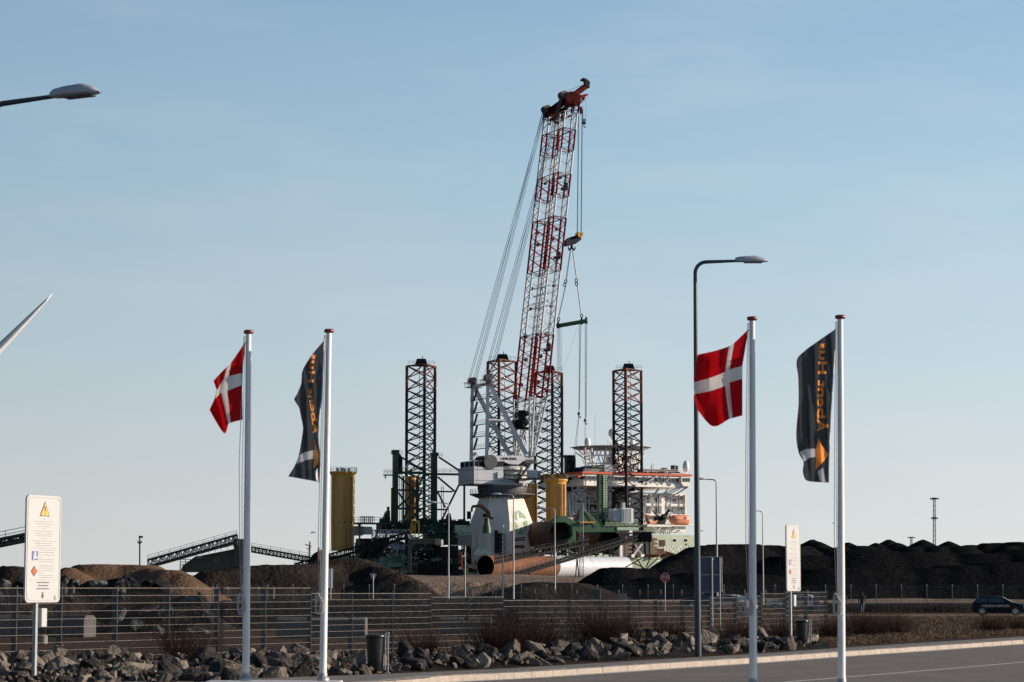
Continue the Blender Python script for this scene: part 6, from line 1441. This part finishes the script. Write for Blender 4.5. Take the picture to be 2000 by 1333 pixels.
m.pprism([(352,1118),(356,1106),(372,1094),(380,1088),(455,1073),(462,1072),(462,1118)],505,5); m.build('hopper', M['olive'], pl_)
m = MB(); m.dbox(457,475,1053,1118,504,5); m.dbox(456,464,1052,1066,503,3); m.build('tower', M['olive'], pl_)
m = MB(); c = P(424,1095,504.9); m.tube(c, c-Vector((0,.25,0)), .95, 16); m.build('hatch', M['steel'], pl_)
m = MB(); m.rail([P(352,1108,504),P(372,1108,504)],1.6,.8,.1,3); m.rail([P(396,1084,504),P(456,1070,504)],1.0,1.2,.06,2)
for x in (352,358,364): m.tube(P(x,1104,504),P(x,1120,504),.12,5)
for i in range(5): m.bar(P(468,1072+i*9,503.6),P(474,1079+i*9,503.6),.2); m.bar(P(474,1072+i*9,503.6),P(468,1079+i*9,503.6),.2)
m.build('bracing', M['olive'], pl_)
m = MB(); m.dbox(382,395,1086,1091,504.5,1); m.build('chute', M['conc'], pl_)
# brown knuckle crane
kc = thing('knuckle_crane', 'small rusty knuckle boom crane on a green post in front of the pedestal', 'crane', P(951,1042,690)); c = P(951,1042,690); m = MB()
z_ = lambda y: P(951,y,690).z
m.lathe((c.x,690,0),[(1.25,z_(1042)),(1.2,z_(1031)),(.8,z_(1024)),(.75,z_(1012))],16); m.build('post', M['green'], kc)
m = MB()
for q, w_ in ((((955,1014),(953,1000)),1.2),(((954,1001),(938,988)),1.0),(((938,988),(922,990)),.8),(((922,990),(921,1000)),.6),(((956,1012),(964,1013)),.6)): m.bar(P(*q[0],690),P(*q[1],690),w_,.8)
m.build('arm', M['rust'], kc)
m = MB(); m.dbox(943,951,1004,1010,690,1.5); m.dbox(912,920,999,1014,694,2); m.build('cab', M['machine'], kc); m = MB()
for i in range(3): m.rail([P(960+i*4,1002+i*4,689),P(965+i*4,1002+i*4,689)],1.2,.7,.1,3)
m.build('platform', M['ship'], kc)
# green cradle on the right, green column
gc = thing('pile_gripper', 'bright green gripper cradle over the dark pile sections', 'gripper', P(1140,1070,668)); Gc = Frame(1140,668,20)
m = MB(); m.fprism(Gc,[(1075,1022),(1092,1008),(1104,1007),(1125,1020),(1132,1012),(1134,996),(1140,993),(1146,1000),(1160,1012),(1176,1026),(1208,1030),(1208,1040),(1170,1040),(1128,1041),(1124,1036),(1124,1062),(1114,1072),(1106,1060),(1118,1046),(1116,1030),(1104,1021),(1086,1021)],0,2.4); m.build('cradle', M['green'], gc, bevel=.12)
m = MB(); m.fbox(Gc,1206,1248,1030,1036,-.3,2.6); m.build('pale_beam', M['glight'], gc)
m = MB(); m.rail([Gc.w(1182,1030,-.3),Gc.w(1246,1030,-.3)],1.3,1.4,.08,3); m.rail([Gc.w(1182,1024,3),Gc.w(1246,1024,3)],1.3,1.4,.08,3); m.fbox(Gc,1182,1246,1024,1025,0,4); m.build('railing', M['glight'], gc)
m = MB(); m.fbox(Gc,1171,1178,926,1022,3,5); m.fprism(Gc,[(1166,1032),(1171,1000),(1180,1000),(1186,1032)],3,2); col_ = m.build('column', M['green'], gc)
m = MB(); m.fbox(Gc,1179,1187,930,1008,3.6,5); m.build('pale_duct', M['glight'], gc)
m = MB()
for i in range(17): m.tube(Gc.w(1178,930+i*4.8,2.9),Gc.w(1188,930+i*4.8,2.9),.09,4)
for x in (1178,1183,1188): m.tube(Gc.w(x,928,2.9),Gc.w(x,1010,2.9),.09,4)
for y in (938,985):
    m.path([Gc.w(1190+2.6*math.cos(t),y+5*math.sin(t),2.5) for t in [k*.5236 for k in range(12)]], .18, 5, closed=True)
m.build('ladder_cage', M['steel'], gc)
m = MB(); m.fbox(Gc,1134,1163,1019,1022,-1,1); m.build('yellow_pipe', M['yellow'], gc)
m = MB()
for i in range(30): x = rr.uniform(1130,1204); y = rr.uniform(1008,1030); m.fbox(Gc,x,x+rr.uniform(1,4),y,1030,rr.uniform(0,3),4)
for q in (((1148,992),(1178,1026)),((1141,1000),(1160,1030))): m.bar(Gc.w(*q[0],0),Gc.w(*q[1],0),.3)
m.build('fittings', M['green'], gc)
m = MB()
for i in range(60): x = rr.uniform(1040,1200); y = rr.uniform(1062,1082); m.fbox(Gc,x,x+rr.uniform(2,9),y,y+rr.uniform(2,8),2,5)
for i in range(25): x = rr.uniform(1040,1200); m.tube(Gc.w(x,rr.uniform(1060,1075),1),Gc.w(x+rr.uniform(-5,5),1088,1),.2,5)
m.build('dark_supports', M['machine'], gc)
m = MB(); m.fbox(Gc,1216,1238,993,1022,1,6); wb = m.build('white_cabin', M['ship'], label='white ribbed equipment cabin in front of the right leg', cat='cabin'); m = MB()
for i in range(6): m.fbox(Gc,1220+i*2.6,1221.2+i*2.6,994,1020,.75,1)
m.fbox(Gc,1217,1222,982,993,1.5,3); m.build('rib', M['cranewhite'], wb)
m = MB(); m.fbox(Gc,1199,1216,994,1018,2,6); m.build('grey_cabin', M['lampgrey'], label='grey equipment cabin left of the white ribbed cabin', cat='cabin')
# white stair lattice between the yellow cylinder and the green column
sl = thing('stair_lattice', 'white braced stair lattice on the aft deck left of the green column', 'stair tower', P(1120,1000,715)); m = MB()
for q in (((1118,940),(1118,1010)),((1130,935),(1130,1000)),((1143,925),(1143,1005)),((1118,958),(1144,958)),((1118,982),(1144,982)),((1118,960),(1134,982)),((1130,958),(1144,978)),((1118,984),(1140,1008)),((1144,958),(1130,980)),((1192,935),(1192,1010)),((1180,958),(1200,958)),((1182,975),(1194,958)),((1150,1000),(1150,1016)),((1142,1000),(1165,1026))): m.bar(P(*q[0],712),P(*q[1],712),.35)
m.rail([P(1104,1000,712),P(1150,1000,712)],1.2,1.2,.06,2); m.build('lattice', M['houseshade'], sl)
m = MB(); m.dbox(1104,1122,930,943,716,.1) if 0 else None
# slim lattice mast in front
sm_ = thing('lattice_mast', 'slim grey lattice mast standing in front of the white pile', 'mast', P(1138,1128,600)); m = MB()
a = P(1136,1128,600); tp_ = P(1136,984,600); w_ = .55
m.truss([a+Vector((x,y,0)) for x, y in ((-w_,-w_),(w_,-w_),(w_,w_),(-w_,w_))],[Vector((a.x,a.y,tp_.z))+Vector((x*.7,y*.7,0)) for x, y in ((-w_,-w_),(w_,-w_),(w_,w_),(-w_,w_))],30,.07,.045,4,ring=True); m.build('truss', M['galv'], sm_)
m = MB()
for q in (((1134,990),(1128,1052)),((1136,1084),(1112,1128)),((1136,1060),(1172,1126))): m.tube(P(*q[0],600),P(*q[1],600),.03,4)
m.build('guy_wire', M['steel'], sm_); m = MB(); m.dbox(1124,1140,979,981,600,1.5); m.build('cross_head', M['steel'], sm_)
# boats on the bow
lb = thing('lifeboat', 'enclosed orange lifeboat hanging below the white deckhouse', 'lifeboat', S.w(1328,1027,3)); m = MB(); L0, L1 = S.al(S.w(1312,HZ,3)), S.al(S.w(1346,HZ,3)); zc_ = S.w(1328,1016,3).z; n = 10; rings = []
for i, (t, sc) in enumerate(((0,.35),(.05,.7),(.15,.92),(.3,1),(.7,1),(.85,.93),(.95,.75),(1,.45))):
    aa = L0+(L1-L0)*t; rg_ = []
    for k in range(12):
        th = 2*math.pi*k/12; yy = math.cos(th); zz = math.sin(th); rg_.append(S.ab(aa, 3+1.55*yy*sc, zc_ + (1.7 if zz > 0 else 1.75)*zz*(.55+.45*sc)*(1 if abs(zz) < .9 else .93)))
    rings += rg_
m.add(rings, [(i*12+k,i*12+(k+1)%12,(i+1)*12+(k+1)%12,(i+1)*12+k) for i in range(7) for k in range(12)]+[tuple(range(12)),tuple(range(84,96))[::-1]], True); bh = m.build('hull', M['boat'], lb)
m = MB(); m.path([S.ab(L0+(L1-L0)*t, 1.42, zc_+.1) for t in (.05,.3,.7,.95)], .12, 5); m.build('rubbing_strake', M['boat'], lb); m = MB(); c = S.w(1339,1012,1.5); m.tube(c,c-S.b*.15,.3,8); m.build('porthole', M['glass'], lb)
bs = thing('boat_station', 'white boat platform with davit arms left of the orange lifeboat', 'boat platform', S.w(1290,1027,2)); m = MB(); m.fbox(S,1265,1313,1025,1029,0,4); m.build('platform', M['ship'], bs)
m = MB()
for q, w_ in ((((1287,1012),(1273,996)),.35),(((1300,1006),(1307,996)),.8),(((1296,1010),(1303,1003)),1.1)): m.bar(S.w(*q[0],1.5),S.w(*q[1],1.5),w_,.5)
m.fbox(S,1284,1289,1010,1025,1,3); m.fbox(S,1290,1300,1009,1025,1.5,3); m.tube(S.w(1293,1010,1),S.w(1299,1010,1),.9,10); m.build('davit', M['navy'], bs)
m = MB()
for q in (((1275,1029),(1293,1045)),((1293,1029),(1278,1045)),((1296,1029),(1296,1045)),((1300,1029),(1300,1045)),((1304,1029),(1304,1045)),((1308,1029),(1308,1045)),((1290,1029),(1290,1045))): m.bar(S.w(*q[0],.2),S.w(*q[1],.2),.25)
m.build('support', M['ship'], bs)
rb = thing('rescue_boat', 'small orange rescue boat on the platform left of the lifeboat', 'rescue boat', S.w(1274,1022,1)); m = MB(); m.fprism(S,[(1266,1014),(1270,1018),(1280,1018),(1285,1016),(1282,1023),(1270,1023.5)],.5,2); m.build('hull', M['boat'], rb, bevel=.15)
m = MB(); m.bar(S.w(1262,1007,1),S.w(1266,1024,1),.5); m.bar(S.w(1262,1007,1),S.w(1267,1008,1),.6); m.build('red_davit', M['orange'], rb)
# rusty lattice boom resting in front of the bow
rl = thing('rusty_jib', 'rusty orange lattice jib lying across the bow above the coal', 'jib', P(1300,1085,600)); m = MB(); A = [P(1286,1086,610),P(1303,1100,610),P(1303,1100,612),P(1286,1086,612)]; B = [P(1300,1077,612),P(1340,1090,612),P(1340,1090,614),P(1300,1077,614)]
m.truss(A,B,7,.16,.1,4); m.tube(P(1262,1085,610),P(1286,1086,610),.4,6); m.build('truss', M['rust'], rl); m = MB()
for q in (((1238,1100),(1262,1112)),((1262,1112),(1285,1090)),((1222,1108),(1262,1086)),((1245,1092),(1256,1112)),((1270,1090),(1262,1108)),((1300,1090),(1262,1116))): m.tube(P(*q[0],605),P(*q[1],605),.16,5)
m.build('stay', M['olive'], rl)
# far masts ----------------------------------------------------------
def tower(px, yt, yb, D, hw, label, plats):
    t_ = thing('light_mast', label, 'light mast', P(px,yb,D)); s = F/D; w_ = hw/s; a = P(px,yb,D); b = P(px,yt,D); m = MB(); cs = ((-1,-1),(1,-1),(1,1),(-1,1))
    m.truss([a+Vector((x*w_*1.25,y*w_*1.25,0)) for x,y in cs],[b+Vector((x*w_,y*w_,0)) for x,y in cs],22,.07,.04,4,ring=True); m.build('lattice', M['galv'], t_)
    for y, r_ in plats:
        m = MB(); c = P(px,y,D); m.lathe(c,[(.3,-.15),(r_,-.03),(r_,.1),(.3,.2)],16)
        for i in range(10): an_ = i*.628; m.box((c.x+r_*math.cos(an_),c.y+r_*math.sin(an_),c.z-.1),(.25,.25,.3))
        m.build('lamp_ring', M['steel'], t_)
tower(1825,974,1080,600,1.9,'tall lattice light mast with a round platform beyond the coal heaps',((974,.95*1),(1012,.7)))
tower(1780,1050,1085,900,1.8,'small far light mast beyond the coal heaps, left of the tall one',((1050,1.3),))
lm = thing('light_mast', 'thin dark mast with a floodlight beyond the sand heap', 'light mast', P(273,1110,450)); m = MB(); m.tube(P(273,1115,450),P(273,1050,450),.16,6); m.build('post', M['steel'], lm); m = MB(); m.dbox(271,278,1047,1051,450,.6)
for dx in (-1,1): m.path([P(273,1063,450),P(273+dx*3,1060,450),P(273+dx*4,1057,450)],.12,5)
m.build('floodlight', M['machine'], lm)
ra = thing('orange_funnel_mark', 'narrow orange and black panel just left of the second flagpole', 'panel', P(622,1090,540)); 
m = MB(); m.dbox(620.5,623.5,1070,1103,540,.5); m.build('panel', M['orange'], ra)
m = MB(); m.dbox(900.5,903.5,1078,1110,555,.4); m.fprism(Frame(902,554.9,0),[(899,1114),(902,1106),(906,1112)],0,.3); o = m.build('orange_strip', M['orange'], label='narrow orange banner strip hanging by the grey sign post', cat='banner')
m = MB(); m.dbox(896,900,1108,1112,556,.3); m.build('white_hem', M['ship'], o)
# ================================================================ wind turbine
wt = thing('wind_turbine', 'wind turbine with one pale blade reaching in at the left edge', 'wind turbine', (0,0,0)); D = 780.; h = P(-105,785,D); wt.location = (h.x, D, 0)
m = MB(); m.lathe((h.x,D+3,0),[(2.2,0),(1.3,h.z-1.5)],20); m.build('tower', M['bladew'], wt); m = MB(); m.box((h.x,D+3,h.z),(3,8,3)); m.lathe((0,0,0),[(0.01,0),(.01,.01)],3) if 0 else None; m.build('nacelle', M['bladew'], wt, bevel=.5)
m = MB(); m.tube((h.x,D-1,h.z),(h.x,D-3.2,h.z),1.4,16,.5); m.build('hub', M['bladew'], wt)
tipv = P(105,575,D)-h; ang0 = math.atan2(tipv.z, tipv.x); Lb = math.hypot(tipv.x, tipv.z)
for k in range(3):
    an_ = ang0+2*math.pi*k/3; e = Vector((math.cos(an_),0,math.sin(an_))); n_ = Vector((-math.sin(an_),0,math.cos(an_))); secs = []
    for t, wd, th in ((0,1.3,1.0),(.08,1.5,.9),(.2,3.6,.6),(.4,3.1,.4),(.6,2.4,.3),(.8,1.5,.2),(.93,.85,.12),(1,.12,.05)):
        c = Vector((h.x,D-2,h.z))+e*(1.0+(Lb-1)*t)+n_*(-.15*wd); secs += [c+n_*wd*.5, c+Vector((0,-th,0)), c-n_*wd*.5, c+Vector((0,th,0))]
    m = MB(); m.add(secs, [(i*4+j,i*4+(j+1)%4,(i+1)*4+(j+1)%4,(i+1)*4+j) for i in range(7) for j in range(4)]+[(0,1,2,3),(28,29,30,31)], True); m.build('blade', M['bladew'], wt)
# ================================================================ birds
for px, py, D, s_, lb in ((613,1041,380,.5,'gull flying left of the second flagpole, right one of the pair'),(609,1042,385,.4,'gull flying left of the second flagpole, left one of the pair'),(1371,1038,380,.45,'gull flying just right of the tall lamp post'),(1628,1023,300,.3,'gull flying left of the rightmost flagpole')):
    r = thing('bird', lb, 'bird', P(px,py,D)); c = P(px,py,D); m = MB(); m.tube(c+Vector((-.3*s_,0,0)),c+Vector((.35*s_,0,.02)),.09*s_,8,.03); m.build('body', M['gull'], r)
    for sd_ in (-1,1):
        m = MB(); m.add([c+Vector((.1*s_,0,.03)),c+Vector((-.12*s_,0,.03)),c+Vector((-.35*s_,-.3*sd_*s_,.42*s_)),c+Vector((-.9*s_ if sd_ > 0 else .8*s_,-.8*sd_*s_,.2*s_))],[(0,1,2),(0,2,3)]); m.prism([c+Vector((.1*s_,0,.02)),c+Vector((-.12*s_,0,.02)),c+Vector((-.35*s_,-.3*sd_*s_,.4*s_))],(0,0,.02)); m.build('wing', M['gull'], r)
# ================================================================ cars
def car(name, label, paint, L, H, W, prof, loc, rot, text=None):
    """prof: list of (x, sill, belt, roof, half width) from rear to front in metres"""
    r = thing(name, label, 'car', (0,0,0)); m = MB(); n = len(prof); vs = []
    for x, zs_, zb_, zr, hw in prof:
        tum = min(.22, max(0,(zr-zb_))*.36); hr = hw-.02-tum
        half_ = [(hw*.80,zs_),(hw*.97,zs_+.06),(hw,zs_+(zb_-zs_)*.45),(hw*.985,zb_-.05),(hw*.96,zb_),(hr,zr-.05*(zr>zb_+.1)),(hr*.82,zr)]
        vs += [Vector((x,-y,z)) for y, z in half_] + [Vector((x,y,z)) for y, z in half_[::-1]]
    q = 14; fs = [(i*q+k,(i+1)*q+k,(i+1)*q+(k+1)%q,i*q+(k+1)%q) for i in range(n-1) for k in range(q)] + [tuple(range(q)),tuple(range((n-1)*q,n*q))[::-1]]
    m.add(vs, fs, True); body = m.build('body', paint, r); md = body.modifiers.new('edge','EDGE_SPLIT'); md.split_angle = R(32)
    def at(x):
        for a, b in zip(prof, prof[1:]):
            if a[0] <= x <= b[0]: t = (x-a[0])/(b[0]-a[0]); return [a[i]+(b[i]-a[i])*t for i in range(5)]
    cab = [p for p in prof if p[3] > p[2]+.22]; xa, xb = cab[0][0], cab[-1][0]; xm = xa+(xb-xa)*.47
    for sd_ in (-1,1):
        for x0, x1, k0, k1 in ((xa-.05,xm-.05,.35,0),(xm+.05,xb+.25,0,.62)):
            m = MB(); top = []; bot = []
            for i in range(7):
                x = x0+(x1-x0)*i/6; p = at(min(max(x,prof[0][0]),prof[-1][0])); tum = min(.22,(p[3]-p[2])*.36); lo = .05; hi = min(.86, 1)
                def pt(f):
                    z = p[2]+(p[3]-.05-p[2])*f; y = p[4]*.96+(p[4]-.02-tum-p[4]*.96)*f; return Vector((x, sd_*(y+.006), z))
                bot.append(pt(.08)); top.append(pt(hi if p[3]-p[2] > .35 else .3))
            m.add(bot+top,[(i,i+1,8+i,7+i) for i in range(6)]); m.build('window', M['glass'], body, recalc=False)
    # windscreen and tailgate glass
    for i0, i1 in ((next(i for i,p in enumerate(prof) if p is cab[-1]), None),):
        a, b = prof[i0], prof[i0+1]; m = MB(); ha = a[4]*.62; hb_ = b[4]*.80
        pa = Vector((a[0],0,a[3]-.02)); pb = Vector((b[0],0,b[3]+.0)); up = Vector((.012,0,.02)); q0 = pa.lerp(pb,.08)+up; q1 = pa.lerp(pb,.92)+up
        m.add([q0+Vector((0,-ha,0)),q1+Vector((0,-hb_,0)),q1+Vector((0,hb_,0)),q0+Vector((0,ha,0))],[(0,1,2,3)]); m.build('windscreen', M['glass'], body, recalc=False)
    wr = .31
    for x in (prof[0][0]+L*.19, prof[-1][0]-L*.195):
        for sd_ in (-1,1):
            m = MB(); y = sd_*(W/2-.10); m.tube((x,y-.11*1,wr),(x,y+.11,wr),wr,24); m.tube((x,sd_*(W/2-.3),wr+.02),(x,sd_*(W/2+.002),wr+.02),wr+.05,24) if 0 else None; wh_ = m.build('wheel', M['black'], r)
            m = MB()
            for j in range(8):
                a_ = j*math.pi/4; m.bar((x,y+sd_*.118,wr),(x+.2*math.cos(a_),y+sd_*.118,wr+.2*math.sin(a_)),.055,.02)
            m.path([Vector((x+.205*math.cos(t*.5236),y+sd_*.115,wr+.205*math.sin(t*.5236))) for t in range(12)],.02,5,closed=True); m.build('rim', M['rim'], wh_)
            m = MB(); m.path([Vector((x+(wr+.035)*math.cos(R(a_)),sd_*(W/2-.005),wr+(wr+.035)*math.sin(R(a_)))) for a_ in range(-5,190,15)],.03,5); m.build('wheel_arch', M['black'], body)
    f = prof[-1]; rr_ = prof[0]
    for sd_ in (-1,1):
        m = MB(); m.box((f[0]-.16,sd_*(f[4]*.86),f[2]-.10),(.34,.18,.13)); m.build('headlight', M['lampgrey'], body, bevel=.03)
        m = MB(); m.box((rr_[0]+.06,sd_*(rr_[4]*.88),rr_[2]-.02),(.16,.16,.26)); m.build('tail_light', M['red'], body, bevel=.03)
        m = MB(); m.box((xb+.25,sd_*(W/2+.08),at(xb+.2)[2]+.1),(.12,.18,.12)); m.build('mirror', paint, r, bevel=.03)
    m = MB(); m.box((f[0]+.005,0,.45),(.02,.5,.11)); m.build('number_plate', M['signw'], body); m = MB(); m.box((f[0]-.01,0,.66),(.04,.7,.08)); m.build('grille', M['machine'], body)
    if text:
        m = MB()
        for s_, sz, cx_, cz_ in text: text_on(m, s_, sz, lambda x, y: Vector((cx_+x, -(W/2+.012), cz_+y)))
        m.build('door_lettering', M['signw'], body)
    r.location = loc; r.rotation_euler = (0,0,R(rot)); return r
HB = [(-2.0,.42,.80,.84,.70),(-1.94,.26,.90,.95,.80),(-1.72,.22,.93,1.22,.84),(-1.42,.22,.94,1.42,.86),(-.9,.2,.94,1.47,.86),(-.2,.2,.93,1.47,.86),(.25,.2,.92,1.40,.86),(1.02,.2,.92,.97,.86),(1.5,.22,.86,.90,.85),(1.85,.24,.74,.78,.80),(2.0,.34,.62,.64,.66)]
g = G(1952,1202.5); car('parked_car','black hatchback with white door lettering at the right edge',M['carblack'],4.0,1.47,1.72,HB,(g.x,g.y,0),-14,[('DESIGNA KØKKEN',.22,-.22,.72),('Esbjerg',.12,.25,.50)] if 0 else [('DESIGNA KØKKEN',.24,-.22,.72)])
EW = [(-2.25,.42,.80,.86,.72),(-2.18,.26,.92,1.05,.82),(-1.95,.22,.95,1.40,.87),(-1.2,.22,.95,1.50,.88),(-.3,.2,.94,1.50,.88),(.2,.2,.93,1.44,.88),(1.05,.2,.93,.99,.88),(1.6,.22,.88,.92,.86),(2.05,.24,.76,.80,.82),(2.2,.34,.62,.64,.68)]
g = G(1436,1197); car('parked_car','rose-coloured compact car behind the mesh fence, right of the tall lamp post',M['carpink'],3.7,1.5,1.7,[(x*.9,a,b,c*1.03,h_) for x,a,b,c,h_ in HB],(g.x,g.y,0),-38)
g = G(1548,1194); car('parked_car','silver-grey estate car behind the right warning sign',M['carsilver'],4.4,1.5,1.76,EW,(g.x,g.y,0),158)
g = G(1400,1189); car('parked_car','dark car mostly hidden behind the rose-coloured car',M['carblack'],4.4,1.45,1.75,EW,(g.x-1,g.y+2,0),172)
g = G(1325,1181); car('parked_car','long black car left of the tall lamp post, beyond the fences',M['carblack'],4.6,1.5,1.8,[(x*1.05,a,b,c*1.08,h_) for x,a,b,c,h_ in EW],(g.x-1,250,0),178)
# ================================================================ people
def person(label, px, py, jk, legs, rot, walk=1):
    g = G(px,py); bm = bmesh.new(); r_ = []; 
    def V(x,y,z,r): v = bm.verts.new((x,y,z)); r_.append(r); return v
    pel = V(0,0,.93,.145); bel = V(0,0,1.08,.145); chest = V(0,-.02,1.30,.175); nk = V(0,-.03,1.49,.065); hd0 = V(0,-.04,1.57,.085); hd1 = V(0,-.045,1.66,.098); hd2 = V(0,-.04,1.72,.06)
    for a, b in ((pel,bel),(bel,chest),(chest,nk),(nk,hd0),(hd0,hd1),(hd1,hd2)): bm.edges.new((a,b))
    for s in (-1,1):
        w_ = s*walk; hip = V(s*.10,0,.88,.10); kn = V(s*.10,-.10*w_-.02,.50,.068); an_ = V(s*.10,-.14*w_+.06,.09,.048); toe = V(s*.11,-.14*w_-.12,.04,.04)
        for a, b in ((pel,hip),(hip,kn),(kn,an_),(an_,toe)): bm.edges.new((a,b))
        sh = V(s*.19,-.02,1.40,.072); el_ = V(s*.26,.05*w_+.03,1.13,.052); wr_ = V(s*.25,.08*w_-.08,.90,.036); ha = V(s*.245,.08*w_-.12,.82,.038)
        for a, b in ((chest,sh),(sh,el_),(el_,wr_),(wr_,ha)): bm.edges.new((a,b))
    me = bpy.data.meshes.new('person'); bm.to_mesh(me); bm.free(); t_ = bpy.data.objects.new('tmp', me); COL.objects.link(t_)
    sk = t_.modifiers.new('s','SKIN'); me.skin_vertices.new() if not me.skin_vertices else None
    for i, rr_ in enumerate(r_): me.skin_vertices[0].data[i].radius = (rr_, rr_*.85)
    me.skin_vertices[0].data[0].use_root = True
    sb_ = t_.modifiers.new('u','SUBSURF'); sb_.levels = 2; sb_.render_levels = 2
    dg = bpy.context.evaluated_depsgraph_get(); dg.update(); m2 = bpy.data.meshes.new_from_object(t_.evaluated_get(dg)); bpy.data.objects.remove(t_)
    m2.materials.clear()
    for mt in (jk, legs, M['skin'], M['hair'], M['black']): m2.materials.append(mt)
    for p in m2.polygons:
        c = p.center; k = 0
        if abs(c.x) < .16 and c.z > 1.50: k = 3 if (c.z > 1.64 or c.y > -.03) else 2
        elif c.z < .09: k = 4
        elif c.z < .90 and abs(c.x) < .205: k = 1
        elif c.z < .88: k = 2
        p.material_index = k; p.use_smooth = True
    r = thing('person', label, 'person', (g.x,g.y,0)); o = bpy.data.objects.new('body', m2); COL.objects.link(o); o.parent = r
    r.rotation_euler = (0,0,R(rot)); return r
person('walking person in a dark jacket and blue jeans, right of the rightmost flagpole', 1684, 1200, M['jacket'], M['jeans'], 165)
person('person in a brown jacket, half hidden behind the rightmost flagpole', 1648, 1199, M['brownj'], M['jacket'], 150)
